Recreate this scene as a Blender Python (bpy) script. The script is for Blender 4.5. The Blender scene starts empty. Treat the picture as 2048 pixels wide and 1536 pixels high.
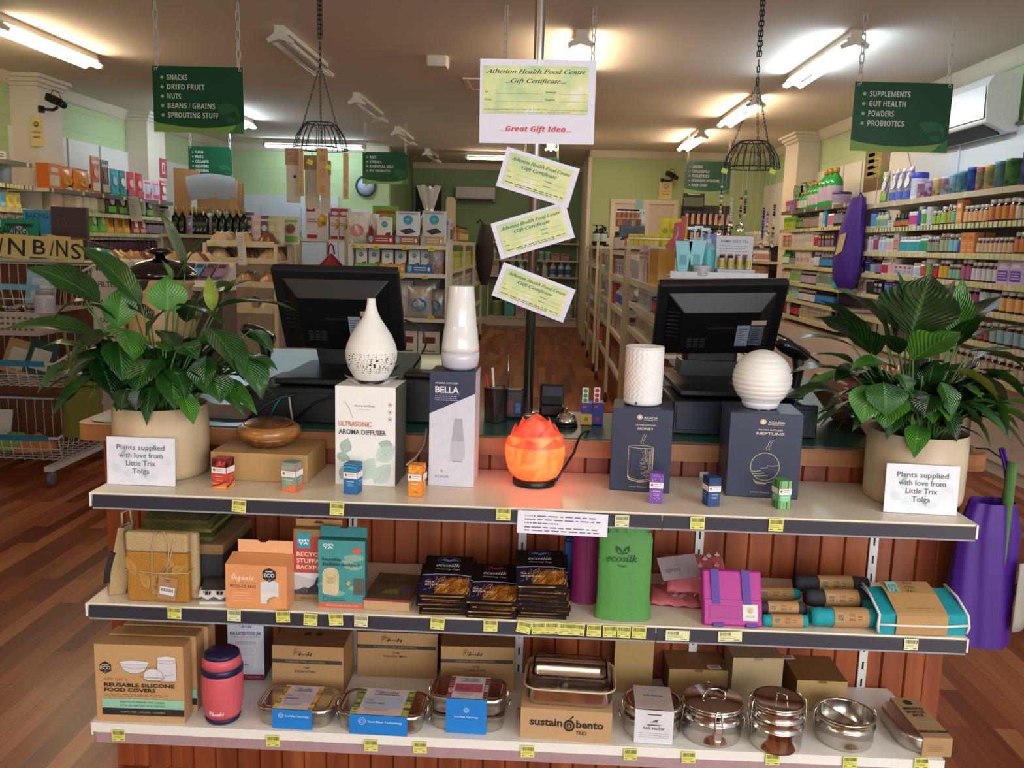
import bpy,bmesh,math,random
from mathutils import Vector,Matrix
PI=math.pi
R_=random.Random(7)
SC=bpy.context.scene
COL=SC.collection
FPX,CAMZ=1760.0,1.38
def _rot(yaw,pitch,roll):
 fwd=Vector((-math.sin(yaw)*math.cos(pitch),math.cos(yaw)*math.cos(pitch),-math.sin(pitch)))
 r0=Vector((math.cos(yaw),math.sin(yaw),0));u0=r0.cross(fwd)
 return r0*math.cos(roll)+u0*math.sin(roll),u0*math.cos(roll)-r0*math.sin(roll),fwd
RT,UP,FW=_rot(math.radians(1.765),math.radians(8.93),math.radians(1.6))
CAMP=Vector((0,0,CAMZ))
cd=bpy.data.cameras.new('camera');cam=bpy.data.objects.new('camera',cd);COL.objects.link(cam)
cd.sensor_width=36;cd.lens=FPX*36/2048;cd.clip_start=.02
mw=Matrix(((RT.x,UP.x,-FW.x,0),(RT.y,UP.y,-FW.y,0),(RT.z,UP.z,-FW.z,CAMZ),(0,0,0,1)))
cam.matrix_world=mw;SC.camera=cam
def at(px,py,X=None,Y=None,Z=None):
 """the point of the place that stands at photo position px, py on a given plane of the room"""
 d=RT*((px-1024)/FPX)-UP*((py-768)/FPX)+FW
 t=X/d.x if X is not None else Y/d.y if Y is not None else(Z-CAMZ)/d.z
 return CAMP+d*t
SC.view_settings.view_transform='Standard';SC.view_settings.look='None'
SC.view_settings.gamma=1;SC.view_settings.use_curve_mapping=False
SC.view_settings.exposure=0.0
w=bpy.data.worlds.new('world');SC.world=w;w.use_nodes=True
w.node_tree.nodes['Background'].inputs[0].default_value=(.86,.93,1,1)
w.node_tree.nodes['Background'].inputs[1].default_value=.30
def area(name,loc,size,rot,power,col):
 l=bpy.data.lights.new(name,'AREA');l.shape='RECTANGLE';l.size,l.size_y=size;l.energy=power;l.color=col
 o=bpy.data.objects.new(name,l);COL.objects.link(o);o.location=loc;o.rotation_euler=rot;return o
area('shopfront_window_daylight',(1.2,-2.85,1.55),(4.2,1.9),(math.radians(90),0,0),150,(.93,.96,1))
area('open_door_daylight',(3.0,-1.6,1.25),(1.6,2.1),(math.radians(90),0,math.radians(50)),80,(1,.96,.9))
TUBE=dict(warm=((1,.80,.50),24),cool=((.72,.92,1),30))
def lin(h):
 h=h.lstrip('#');o=[]
 for i in(0,2,4):
  c=int(h[i:i+2],16)/255;o.append(c/12.92 if c<=.04045 else((c+.055)/1.055)**2.4)
 return(*o,1)
_M={}
def mat(hexc,rough=.55,metal=0.,var=.07,scale=40.,bump=0.,name=None,trans=0.,ior=1.45,emit=None,alpha=1.,coat=0.):
 key=(hexc,rough,metal,var,scale,bump,trans,emit,alpha,coat,ior)
 if key in _M:return _M[key]
 m=bpy.data.materials.new(name or 'm_'+hexc.strip('#'));m.use_nodes=True
 nt=m.node_tree;b=nt.nodes['Principled BSDF'];c=lin(hexc)
 b.inputs['Base Color'].default_value=c;b.inputs['Roughness'].default_value=rough;b.inputs['Metallic'].default_value=metal
 b.inputs['IOR'].default_value=ior
 if trans:b.inputs['Transmission Weight'].default_value=trans
 if coat:b.inputs['Coat Weight'].default_value=coat;b.inputs['Coat Roughness'].default_value=.1
 if alpha<1:b.inputs['Alpha'].default_value=alpha
 if emit:b.inputs['Emission Color'].default_value=lin(emit[0]);b.inputs['Emission Strength'].default_value=emit[1]
 if(var or bump)and not trans:
  tc=nt.nodes.new('ShaderNodeTexCoord');n=nt.nodes.new('ShaderNodeTexNoise');n.inputs['Scale'].default_value=scale;n.inputs['Detail'].default_value=3
  nt.links.new(tc.outputs['Object'],n.inputs['Vector'])
  if var:
   mx=nt.nodes.new('ShaderNodeMix');mx.data_type='RGBA'
   mx.inputs[6].default_value=tuple(max(0,x*(1-var*1.6))for x in c[:3])+(1,);mx.inputs[7].default_value=tuple(min(1,x*(1+var*1.6))for x in c[:3])+(1,)
   nt.links.new(n.outputs['Fac'],mx.inputs[0]);nt.links.new(mx.outputs[2],b.inputs['Base Color'])
  if bump:
   bp=nt.nodes.new('ShaderNodeBump');bp.inputs['Strength'].default_value=bump;bp.inputs['Distance'].default_value=.003
   nt.links.new(n.outputs['Fac'],bp.inputs['Height']);nt.links.new(bp.outputs['Normal'],b.inputs['Normal'])
 _M[key]=m;return m
def nodemat(name,build,rough=.5,**kw):
 m=bpy.data.materials.new(name);m.use_nodes=True;nt=m.node_tree;b=nt.nodes['Principled BSDF'];b.inputs['Roughness'].default_value=rough
 for k,v in kw.items():b.inputs[k].default_value=v
 build(nt,b,lambda t:nt.nodes.new('ShaderNode'+t),nt.links.new);return m
def ramp(nt,stops):
 r=nt.nodes.new('ShaderNodeValToRGB');e=r.color_ramp.elements
 while len(e)<len(stops):e.new(.5)
 for el,(p,h)in zip(e,stops):el.position=p;el.color=lin(h)
 return r
def wood(name,dark,mid,light,vec=(1,1,1),scale=6.,rough=.4,coat=0.,dist=4.):
 """wood grain running along the axis with the smallest factor in vec"""
 def b(nt,p,N,L):
  tc=N('TexCoord');mp=N('Mapping');mp.inputs['Scale'].default_value=vec;L(tc.outputs['Object'],mp.inputs[0])
  n=N('TexNoise');n.inputs['Scale'].default_value=scale;n.inputs['Detail'].default_value=6;n.inputs['Distortion'].default_value=dist*.2
  L(mp.outputs[0],n.inputs['Vector']);r=ramp(nt,((.3,dark),(.52,mid),(.72,light)));L(n.outputs['Fac'],r.inputs[0]);L(r.outputs[0],p.inputs['Base Color'])
  p.inputs['Coat Weight'].default_value=coat
 return nodemat(name,b,rough)
_T={}
def sty(s,k):
 off=dict(bold=(0x1D5D4,0x1D5EE,0x1D7EC),script=(0x1D4D0,0x1D4EA,None),serif=(0x1D434,0x1D44E,None),sbold=(0x1D400,0x1D41A,0x1D7CE),bi=(0x1D63C,0x1D656,None),mono=(0x1D670,0x1D68A,None),sans=(0x1D5A0,0x1D5BA,None))[k];o=''
 for c in s:
  if 'A'<=c<='Z':o+=chr(off[0]+ord(c)-65)
  elif'a'<=c<='z':o+='\u210e' if k=='serif' and c=='h' else chr(off[1]+ord(c)-97)
  elif'0'<=c<='9' and off[2]:o+=chr(off[2]+ord(c)-48)
  else:o+=c
 return o
def glyphs(s,bold=0.,res=2):
 k=(s,bold,res)
 if k not in _T:
  c=bpy.data.curves.new('t','FONT');c.body=s;c.resolution_u=res;c.offset=bold
  o=bpy.data.objects.new('t',c);COL.objects.link(o)
  me=o.evaluated_get(bpy.context.evaluated_depsgraph_get()).to_mesh()
  v=[(p.co.x,p.co.y)for p in me.vertices];f=[tuple(p.vertices)for p in me.polygons]
  bpy.data.objects.remove(o);bpy.data.curves.remove(c)
  xs=[p[0]for p in v]or[0,1];x0=min(xs);_T[k]=([((x-x0)/.73,y/.73)for x,y in v],f,(max(xs)-x0)/.73)
 return _T[k]
class MB:
 def __init__(s):s.v,s.f,s.m,s.sm,s.mats,s.uv=[],[],[],[],[],{}
 def mi(s,m):
  if isinstance(m,str):m=mat(m)
  if m not in s.mats:s.mats.append(m)
  return s.mats.index(m)
 def add(s,pts,faces,m,smooth=False,uv=None):
  b=len(s.v);s.v+=[tuple(p)for p in pts];i=s.mi(m)
  for f in faces:s.f.append(tuple(b+k for k in f));s.m.append(i);s.sm.append(smooth)
  if uv:
   for k,q in enumerate(uv):s.uv[b+k]=q
  return s
 def poly(s,pts,m,smooth=False):return s.add(pts,[tuple(range(len(pts)))],m,smooth)
 def box(s,x0,x1,y0,y1,z0,z1,m,sides=None):
  p=[(x,y,z)for z in(z0,z1)for y in(y0,y1)for x in(x0,x1)]
  F=dict(b=(0,2,3,1),t=(4,5,7,6),f=(0,1,5,4),k=(2,6,7,3),l=(0,4,6,2),r=(1,3,7,5))
  if isinstance(m,dict):
   d=m.get('*')
   for k,f in F.items():
    if m.get(k,d):s.add([p[i]for i in f],[(0,1,2,3)],m.get(k,d))
   return s
  return s.add(p,[f for k,f in F.items()if not sides or k in sides],m)
 def lathe(s,prof,m,seg=20,c=(0,0,0),smooth=True,sx=1.,sy=1.,mx=None):
  """profile of (r, z); m may be a list with one material per band"""
  n=len(prof);pts=[]
  for r,z in prof:
   for k in range(seg):
    a=2*PI*k/seg;pts.append((c[0]+r*math.cos(a)*sx,c[1]+r*math.sin(a)*sy,c[2]+z))
  if mx is not None:pts=[tuple(mx@Vector(p))for p in pts]
  ms=m if isinstance(m,list)else[m]*(n-1)
  b=len(s.v);s.v+=pts
  for i in range(n-1):
   mi=s.mi(ms[min(i,len(ms)-1)])
   for k in range(seg):
    q=(k+1)%seg
    s.f.append((b+i*seg+k,b+i*seg+q,b+(i+1)*seg+q,b+(i+1)*seg+k));s.m.append(mi);s.sm.append(smooth)
  for i,fl in((0,True),(n-1,False)):
   if prof[i][0]>1e-5:
    f=tuple(b+i*seg+k for k in range(seg));s.f.append(f[::-1]if fl else f);s.m.append(s.mi(ms[0 if fl else-1]));s.sm.append(False)
  return s
 def tube(s,pts,r,m,seg=6,close=False,rs=None):
  P=[Vector(p)for p in pts];n=len(P);out=[];up=Vector((0,0,1));prev=None
  for i in range(n):
   d=(P[(i+1)%n]-P[i-1])if close else(P[min(i+1,n-1)]-P[max(i-1,0)])
   d=d.normalized()if d.length>1e-9 else Vector((0,0,1))
   a=prev if prev else(up if abs(d.z)<.9 else Vector((1,0,0)))
   u=(a-d*a.dot(d));u=u.normalized()if u.length>1e-6 else d.orthogonal().normalized();prev=u;v=d.cross(u)
   rr=rs[i]if rs else r
   out+=[tuple(P[i]+(u*math.cos(2*PI*k/seg)+v*math.sin(2*PI*k/seg))*rr)for k in range(seg)]
  F=[]
  for i in range(n if close else n-1):
   j=(i+1)%n
   for k in range(seg):q=(k+1)%seg;F.append((i*seg+k,i*seg+q,j*seg+q,j*seg+k))
  if not close:F+=[tuple(range(seg))[::-1],tuple((n-1)*seg+k for k in range(seg))]
  return s.add(out,F,m,True)
 def prism(s,pts,y0,y1,m,axis='y',msides=None):
  """outline of (x, z) pushed through y (or axis x / z)"""
  def q(a,b,d):return(a,d,b)if axis=='y' else(d,a,b)if axis=='x' else(a,b,d)
  n=len(pts);P=[q(a,b,y0)for a,b in pts]+[q(a,b,y1)for a,b in pts]
  s.add(P,[tuple(range(n)),tuple(range(2*n-1,n-1,-1))],m)
  return s.add(P,[(i,n+i,n+(i+1)%n,(i+1)%n)for i in range(n)],msides or m)
 def grid(s,fn,nu,nv,m,smooth=True,uv=False):
  pts=[tuple(fn(i/nu,j/nv))for j in range(nv+1)for i in range(nu+1)]
  F=[(j*(nu+1)+i,j*(nu+1)+i+1,(j+1)*(nu+1)+i+1,(j+1)*(nu+1)+i)for j in range(nv)for i in range(nu)]
  return s.add(pts,F,m,smooth,[(i/nu,j/nv)for j in range(nv+1)for i in range(nu+1)]if uv else None)
 def text(s,t,x,z,h,y,m,al='c',wfit=None,style=None,bold=0.,shear=0.,fr=None,maxw=None,res=2):
  if style:t=sty(t,style)
  v,f,wd=glyphs(t,bold,res);sx=h
  if wfit:sx=wfit/max(wd,.01)
  if maxw and wd*sx>maxw:sx=maxw/wd
  o=-wd*sx/2 if al=='c' else-wd*sx if al=='r' else 0
  pts=[(x+o+(p[0]+shear*p[1])*sx,y,z+p[1]*h)for p in v]
  if fr:pts=[fr(*p)for p in pts]
  return s.add(pts,f,m)
 def build(s,name,parent=None,loc=(0,0,0),rz=0.,bevel=0.,seg=2,solid=0.,subd=0,wn=False,rot=None):
  me=bpy.data.meshes.new(name);me.from_pydata(s.v,[],s.f);me.update()
  for m in s.mats:me.materials.append(m)
  me.polygons.foreach_set('material_index',s.m);me.polygons.foreach_set('use_smooth',s.sm)
  if s.uv:
   ul=me.uv_layers.new(name='uv')
   for lp in me.loops:ul.data[lp.index].uv=s.uv.get(lp.vertex_index,(0,0))
  o=bpy.data.objects.new(name,me);COL.objects.link(o);o.location=loc
  o.rotation_euler=rot if rot else(0,0,rz)
  if parent:o.parent=parent
  if subd:d=o.modifiers.new('s','SUBSURF');d.levels=d.render_levels=subd
  if solid:d=o.modifiers.new('t','SOLIDIFY');d.thickness=solid;d.offset=0
  if bevel:d=o.modifiers.new('b','BEVEL');d.width=bevel;d.segments=seg;d.limit_method='ANGLE';d.angle_limit=math.radians(50);d.harden_normals=False
  return o
def tag(o,label,cat,group=None):
 o['label']=label;o['category']=cat
 if group:o['group']=group
 return o
def thing(name,label,cat,loc=(0,0,0),rz=0.,group=None,rot=None):
 o=bpy.data.objects.new(name,None);COL.objects.link(o);o.location=loc;o.rotation_euler=rot if rot else(0,0,rz);o.empty_display_size=.05
 return tag(o,label,cat,group)
def struct(o):o['kind']='structure';return o
def stuff(o,label,cat):o['kind']='stuff';return tag(o,label,cat)
def dup(root,loc,rz=None,label=None,group=None,rot=None):
 def cp(o,par):
  c=o.copy();COL.objects.link(c)
  if par:c.parent=par
  for ch in o.children:cp(ch,c)
  return c
 r=cp(root,None);r.location=loc
 if rz is not None:r.rotation_euler=(0,0,rz)
 if rot:r.rotation_euler=rot
 if label:r['label']=label
 if group:r['group']=group
 return r
def front(bl,br,top,Z):
 """front bottom edge of a box from two photo points on the level Z -> middle, width, height, turn"""
 a,b=at(*bl,Z=Z),at(*br,Z=Z);d=b-a;mid=(a+b)/2
 return mid,d.length,at(top[0],top[1],Y=mid.y).z-Z,math.atan2(d.y,d.x)
class Face:
 """draws print on the front (-y) face of a box w wide and h high standing on its local origin"""
 def __init__(s,mb,w,h,y=0.,z0=0.,fr=None):s.mb,s.w,s.h,s.y,s.z0,s.k,s.fr=mb,w,h,y,z0,0,fr
 def p(s,u,v):q=((u-.5)*s.w,s.y-.0003*(s.k+1),s.z0+v*s.h);return s.fr(*q)if s.fr else q
 def up(s):s.k+=1;return s
 def rect(s,u0,u1,v0,v1,m):s.mb.poly([s.p(u0,v0),s.p(u1,v0),s.p(u1,v1),s.p(u0,v1)],m);return s
 def poly(s,pts,m):s.mb.poly([s.p(*q)for q in pts],m);return s
 def ell(s,u,v,ru,rv,m,n=20):return s.poly([(u+ru*math.cos(2*PI*k/n),v+rv*math.sin(2*PI*k/n))for k in range(n)],m)
 def ring(s,u,v,ru,rv,t,m,n=28):
  o=[s.p(u+ru*math.cos(2*PI*k/n),v+rv*math.sin(2*PI*k/n))for k in range(n)];i=[s.p(u+(ru-t/s.w)*math.cos(2*PI*k/n),v+(rv-t/s.h)*math.sin(2*PI*k/n))for k in range(n)]
  s.mb.add(o+i,[(k,(k+1)%n,n+(k+1)%n,n+k)for k in range(n)],m);return s
 def line(s,pts,t,m):
  for(a,b),(c,d)in zip(pts,pts[1:]):
   dx,dz=(c-a)*s.w,(d-b)*s.h;l=math.hypot(dx,dz)or 1;nx,nz=-dz/l*t/2/s.w,dx/l*t/2/s.h
   s.poly([(a-nx,b-nz),(c-nx,d-nz),(c+nx,d+nz),(a+nx,b+nz)],m)
  return s
 def txt(s,t,u,v,hh,m,al='c',wf=None,**k):
  s.mb.text(t,(u-.5)*s.w,s.z0+v*s.h,hh*s.h,s.y-.0003*(s.k+1),m,al,wf*s.w if wf else None,fr=s.fr,**k);return s
 def lines(s,u0,u1,v,n,dv,t,m,rag=.15,al='l'):
  """small print: rows of short dashes"""
  rr=random.Random(int(u0*99+v*77+n))
  for i in range(n):
   a=u0;e=u1-rr.random()*rag*(u1-u0)
   if al=='c':sh=(u1-e)/2;a,e=u0+sh,e+sh
   while a<e-.01:
    b=min(e,a+(.25+rr.random())*.11*(u1-u0));s.rect(a,b,v-i*dv,v-i*dv+t,m);a=b+.025*(u1-u0)
  return s
# ================================================================== the room
ZC=2.76
XR,XL,YB,YF=3.15,-4.78,15.6,-3.2
def floor_mat(nt,p,N,L):
 tc=N('TexCoord');mp=N('Mapping');mp.inputs['Rotation'].default_value=(0,0,PI/2);L(tc.outputs['Object'],mp.inputs[0])
 br=N('TexBrick');br.inputs['Scale'].default_value=1;br.inputs['Brick Width'].default_value=.62;br.inputs['Row Height'].default_value=.066
 br.inputs['Mortar Size'].default_value=.0009;br.offset=.37;br.inputs['Color1'].default_value=(0,0,0,1);br.inputs['Color2'].default_value=(1,1,1,1);br.inputs['Mortar'].default_value=(.2,.2,.2,1);br.inputs['Bias'].default_value=0
 L(mp.outputs[0],br.inputs['Vector'])
 m2=N('Mapping');m2.inputs['Scale'].default_value=(1,.05,1);L(tc.outputs['Object'],m2.inputs[0])
 n=N('TexNoise');n.inputs['Scale'].default_value=45;n.inputs['Detail'].default_value=5;n.inputs['Distortion'].default_value=.6;L(m2.outputs[0],n.inputs['Vector'])
 ad=N('Math');ad.operation='MULTIPLY_ADD';ad.inputs[1].default_value=.62;L(br.outputs['Color'],ad.inputs[0])
 mu=N('Math');mu.operation='MULTIPLY';mu.inputs[1].default_value=.5;L(n.outputs['Fac'],mu.inputs[0]);L(mu.outputs[0],ad.inputs[2])
 r=ramp(nt,((.12,'#4f2110'),(.4,'#7d3a1e'),(.62,'#985030'),(.95,'#b87a4a')));L(ad.outputs[0],r.inputs[0])
 L(r.outputs[0],p.inputs['Base Color'])
MFLOOR=nodemat('timber floorboards',floor_mat,.32)
MCEIL=mat('#d6cabc',.9,var=.03,scale=2,name='ceiling paint')
MGREEN=None
def block_mat(nt,p,N,L):
 g=N('NewGeometry');mp=N('Mapping');mp.inputs['Rotation'].default_value=(0,0,0);sx=N('SeparateXYZ');L(g.outputs['Position'],sx.inputs[0])
 ad=N('Math');L(sx.outputs[0],ad.inputs[0]);L(sx.outputs[1],ad.inputs[1]);cb=N('CombineXYZ');L(ad.outputs[0],cb.inputs[0]);L(sx.outputs[2],cb.inputs[1])
 br=N('TexBrick');br.inputs['Scale'].default_value=1;br.inputs['Brick Width'].default_value=.8;br.inputs['Row Height'].default_value=.2;br.inputs['Mortar Size'].default_value=.004
 br.inputs['Color1'].default_value=lin('#b3c897');br.inputs['Color2'].default_value=lin('#b0c494');br.inputs['Mortar'].default_value=lin('#a3b888');L(cb.outputs[0],br.inputs['Vector']);L(br.outputs['Color'],p.inputs['Base Color'])
 bp=N('Bump');bp.inputs['Strength'].default_value=.3;bp.inputs['Distance'].default_value=.003;bp.invert=True;L(br.outputs['Fac'],bp.inputs['Height']);L(bp.outputs[0],p.inputs['Normal'])
MGREEN=nodemat('green painted block wall',block_mat,.7)
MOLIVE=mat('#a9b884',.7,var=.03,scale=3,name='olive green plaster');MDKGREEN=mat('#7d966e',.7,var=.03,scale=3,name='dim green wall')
MPANEL=mat('#dcd9d2',.5,var=.02,scale=3,name='white wall panel');MCREAM=mat('#d6cbb8',.6,var=.02,scale=3,name='cream trim paint');MJOINT=mat('#a9a49a',.6,var=0)
MBLUEPANEL=mat('#ccd5dc',.45,var=.02,scale=3,name='bluish white wall panel')
def slab(name,*a):return struct(MB().box(*a).build(name))
slab('floor',XL-.3,XR+.3,YF-.5,YB+.2,-.1,0,MFLOOR)
slab('ceiling',XL-.3,XR+.3,YF-.5,YB+.2,ZC,ZC+.1,MCEIL)
ZP_N,ZP_F,ZPL=2.26,2.31,2.31
wr=MB();wr.box(XR,XR+.2,YF-.5,YB,0,ZC,MGREEN)
struct(wr.build('wall_right'))
pr_=MB();pr_.box(XR-.03,XR-.001,-3,7.75,0,ZP_N,MBLUEPANEL);pr_.box(XR-.02,XR-.001,7.75,13,0,ZP_F,MPANEL)
for y in(5.25,5.85,6.95):pr_.box(XR-.042,XR-.03,y-.012,y+.012,.6,ZP_N,MBLUEPANEL)
for y in(8.6,9.05,9.6):pr_.box(XR-.027,XR-.02,y-.006,y+.006,.6,ZP_F,MJOINT)
pr_.box(XR-.05,XR-.001,-3,7.75,ZP_N,ZP_N+.02,mat('#55524e'))
struct(pr_.build('wall_right_panelling'))
struct(MB().box(XL-.2,XL,YF-.5,YB,0,ZC,MGREEN).build('wall_left'))
pl_=MB();pl_.box(XL+.001,XL+.02,7.9,13.2,0,ZPL,MPANEL)
for y in(8.85,9.5):pl_.box(XL+.02,XL+.028,y-.01,y+.01,.6,ZPL,MJOINT)
struct(pl_.build('wall_left_panelling'))
def pilaster(name,x0,x1,y0,y1,m=MCREAM):
 b=MB();b.box(x0,x1,y0,y1,0,ZC,m);struct(b.build(name,bevel=.004))
 c=MB();e=.075
 for k,(d,z)in enumerate(((.02,.10),(.045,.065),(.075,.03))):c.box(x0-d,x1+d,y0-d,y1+d,ZC-z,ZC-z+.036,m)
 struct(c.build('trim_'+name[-1],bevel=.006))
pilaster('wall_left_pilaster_1',XL+.0,-4.53,7.95,8.35)
pilaster('wall_left_pilaster_2',XL+.0,-4.53,10.15,10.62)
pilaster('wall_right_pilaster_3',2.9,XR,10.55,11.1)
def cornice(name,pts):
 b=MB();prof=((0,.10),(.012,.10),(.02,.08),(.055,.03),(.075,.012),(.09,.0))
 for(xa,ya,xb,yb,nx,ny)in pts:
  A=[(xa+nx*d,ya+ny*d,ZC-z)for d,z in prof];B=[(xb+nx*d,yb+ny*d,ZC-z)for d,z in prof]
  n=len(A);b.add(A+B,[(i,i+1,n+i+1,n+i)for i in range(n-1)],MCREAM,True)
 return struct(b.build(name))
cornice('trim_4',[(XR,YF,XR,13.0,-1,0)]);cornice('trim_5',[(XL,YF,XL,13.2,1,0)])
cornice('trim_6',[(.63,13.0,XR,13.0,0,-1)]);cornice('trim_7',[(XL,13.2,-2.3,13.2,0,-1),(-2.3,15.6,.63,15.6,0,-1)])
slab('wall_back_partition',.63,XR,13.0,13.15,0,ZC,MOLIVE)
slab('wall_back_left',XL,-2.3,13.2,13.35,0,ZC,MGREEN)
slab('wall_back',-2.4,.75,15.6,15.75,0,ZC,MDKGREEN)
slab('wall_bay_right',.63,.75,13.15,15.6,0,ZC,MCREAM);slab('wall_bay_left',-2.4,-2.3,13.35,15.6,0,ZC,MDKGREEN)
slab('trim_8',.61,.66,12.96,13.02,0,ZC-.1,MCREAM)
slab('baseboard_back',-2.3,.63,15.55,15.6,0,.12,MCREAM);slab('baseboard_right',2.9,XR,-3,4.6,0,.12,MCREAM)
bp_=MB();bp_.box(-4.7,-3.05,13.16,13.2,0,2.02,MBLUEPANEL);bp_.box(-3.05,-2.35,13.16,13.2,0,1.85,MPANEL)
for x in(-4.2,-3.6,-3.05):bp_.box(x-.005,x+.005,13.155,13.165,.3,1.85,MJOINT)
struct(bp_.build('wall_back_left_panelling'))
fw=MB();fw.box(XL,-1.1,YF-.1,YF,0,ZC,MCREAM);fw.box(-1.1,XR,YF-.1,YF,2.6,ZC,MCREAM);fw.box(-1.1,3.15,YF-.1,YF,0,.5,MCREAM);struct(fw.build('wall_front'))
dr=MB();x0,x1=at(1222,398,Y=12.97).x,at(1357,402,Y=12.97).x;zt=at(1280,399,Y=12.97).z
for a,b in((x0,(x0+x1)/2),((x0+x1)/2,x1)):
 dr.box(a,b,12.95,12.999,0,zt,mat('#d3c5b2',.5));dr.box(a+.07,b-.07,12.945,12.951,.1,zt-.07,mat('#c6b7a4',.5))
 dr.box(a+.06,b-.06,12.943,12.95,zt-.075,zt-.06,mat('#9a8c7b'))
struct(dr.build('door_1'))
wn=MB();a=at(833,372,Y=15.55);b=at(884,372,Y=15.55);zb=1.2
wn.box(a.x-.05,b.x+.05,15.53,15.599,zb,a.z+.05,mat('#6c8560'));wn.box(a.x,b.x,15.5,15.54,zb,a.z,mat('#12161f',.1))
struct(wn.build('window_1'))
# ================================================================== ceiling lights
def batten(x,y0,y1,tube,label,along='y',n=1,z=ZC):
 L_=abs(y1-y0);t=thing('fluorescent_light',label,'ceiling light',(x,(y0+y1)/2,z)if along=='y' else((y0+y1)/2,x,z),0 if along=='y' else PI/2,'fluorescent battens on the ceiling')
 wh=mat('#d8d2c6',.5)
 b=MB();b.prism([(-.03,0),(-.03,-.03),(-.06,-.055),(.06,-.055),(.03,-.03),(.03,0)],-L_/2,L_/2,wh);b.build('housing',t)
 for s in(-1,1):
  e=MB();e.prism([(-.035,0),(-.035,-.05),(-.085,-.085),(-.075,-.11),(0,-.085),(.075,-.11),(.085,-.085),(.035,-.05),(.035,0)],s*L_/2-.02,s*L_/2+.02,wh);e.build('end_bracket',t,bevel=.004)
 for dx in((0,)if n==1 else(-.05,.05)):
  c=MB();pr=[(.001,-L_/2+.02),(.017,-L_/2+.02),(.017,L_/2-.02),(.001,L_/2-.02)]
  mm=mat('#ffffff',.4,var=0,emit=tube)if tube else mat('#c9c5bd',.3)
  c.lathe(pr,mm,8,mx=Matrix.Translation((dx,0,-.095))@Matrix.Rotation(PI/2,4,'X'));c.build('tube',t)
 return t
WARM,COOL=('#ffe4c0',44.),('#d4ecff',46.)
batten(-3.55,5.8,7.03,WARM,'lit warm fluorescent batten over the wall by the camera with the yellow notice',n=2)
batten(1.9,5.82,7.2,COOL,'lit cool bluish white fluorescent batten near the big green sign about supplements',n=2)
batten(1.84,8.15,9.5,WARM,'lit warm fluorescent batten behind the bead-strung hanging basket',n=2)
batten(1.77,10.5,11.8,WARM,'lit warm fluorescent batten above the hanging sign that begins with greens',n=2)
batten(-1.77,6.0,7.15,None,'unlit twin fluorescent batten behind the chain of the utensil basket',n=2)
batten(-1.80,8.55,9.75,None,'unlit fluorescent batten above the hanging sign that begins with rice')
batten(-1.8,10.9,12.0,None,'unlit fluorescent batten just behind the sign that begins with rice')
batten(-1.75,13.3,14.4,None,'unlit fluorescent batten above the dark window of the back bay')
batten(-3.5,9.35,10.6,COOL,'lit bluish fluorescent batten behind the big green sign about snacks',n=2)
batten(12.6,-3.95,-2.55,COOL,'lit cool fluorescent batten running across the room behind the hanging utensils',along='x')
batten(.2,5.95,7.2,WARM,'lit warm fluorescent batten hidden behind the large gift certificate sheet',n=2)
batten(.06,11.0,12.2,WARM,'lit warm fluorescent batten seen just under the large gift certificate sheet')
batten(13.6,-1.2,-.35,WARM,'lit warm fluorescent batten running across the back bay',along='x')
batten(-2.2,-.6,.7,WARM,'lit warm fluorescent batten over the entrance side',n=2);batten(2.0,-.6,.7,COOL,'lit cool fluorescent batten over the entrance side',n=2)
# ================================================================== counter and display shelves
Z1,Z2,Z3=.837,.588,.31
YFR,YBK=1.78,2.088
MEDGE=wood('oiled timber edge','#7c4a26','#9a6236','#b67c48',(.06,1,1),14,.4)
MBOARD=wood('red cedar boards','#6b3017','#8c4524','#a85e34',(1,1,.05),16,.38,dist=3)
MGREENLAM=mat('#23564a',.28,var=.03,name='green laminate')
ct=thing('shop_counter','long timber shop counter with green laminate top behind the display shelves','counter',(0,2.1,0))
b=MB();pitch=.0585;x=-1.05;i=0
while x<.99:
 x1=min(x+pitch,.99);g=.0035
 b.prism([(x+.0005,.006),(x+g,0),(x1-g,0),(x1-.0005,.006),(x1-.0005,.02),(x+.0005,.02)],0,.88,MBOARD,axis='z');x=x1
b.box(-1.05,.99,.012,.022,0,.88,MBOARD)
b.build('front_boards',ct)
for n,xx in(('end_post',-1.075),('end_post',.985)):
 e=MB();e.box(xx,xx+.045,-.004,.06,0,.88,MBOARD);e.build(n,ct,bevel=.003)
e=MB();e.box(-1.07,-1.04,.06,1.45,0,.878,MBOARD);e.build('side_panel',ct)
e=MB();e.box(.985,1.02,.06,1.2,0,.878,MBOARD);e.build('side_panel',ct)
def top_outline(e,r=.04):
 X0,X1=-1.14+e,1.085-e;Y0=-.020+e;pts=[]
 for k in range(6):a=PI+PI/2*k/5;pts.append((X0+r+r*math.cos(a),Y0+r+r*math.sin(a)))
 for k in range(6):a=1.5*PI+PI/2*k/5;pts.append((X1-r+r*math.cos(a),Y0+r+r*math.sin(a)))
 return pts+[(X1,1.25-e),(.33+e,1.25-e),(.33+e,.36-e),(-.37-e,.36-e),(-.37-e,1.6-e),(X0,1.6-e)]
e=MB();e.prism(top_outline(0),.878,.919,MEDGE,axis='z');e.build('timber_edge',ct,bevel=.008,seg=3)
e=MB();e.prism(top_outline(.022),.9185,.9212,MGREENLAM,axis='z');e.build('laminate_top',ct)
e=MB();e.box(-1.04,-.42,.1,1.5,0,.878,MBOARD,sides='lrfk');e.box(.38,.99,.1,1.15,0,.878,MBOARD,sides='lrfk');e.box(-.42,.38,.1,.3,0,.878,MBOARD,sides='fk');e.build('carcass',ct)
MSTRIP=mat('#d9d9d6',.35)
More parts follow.
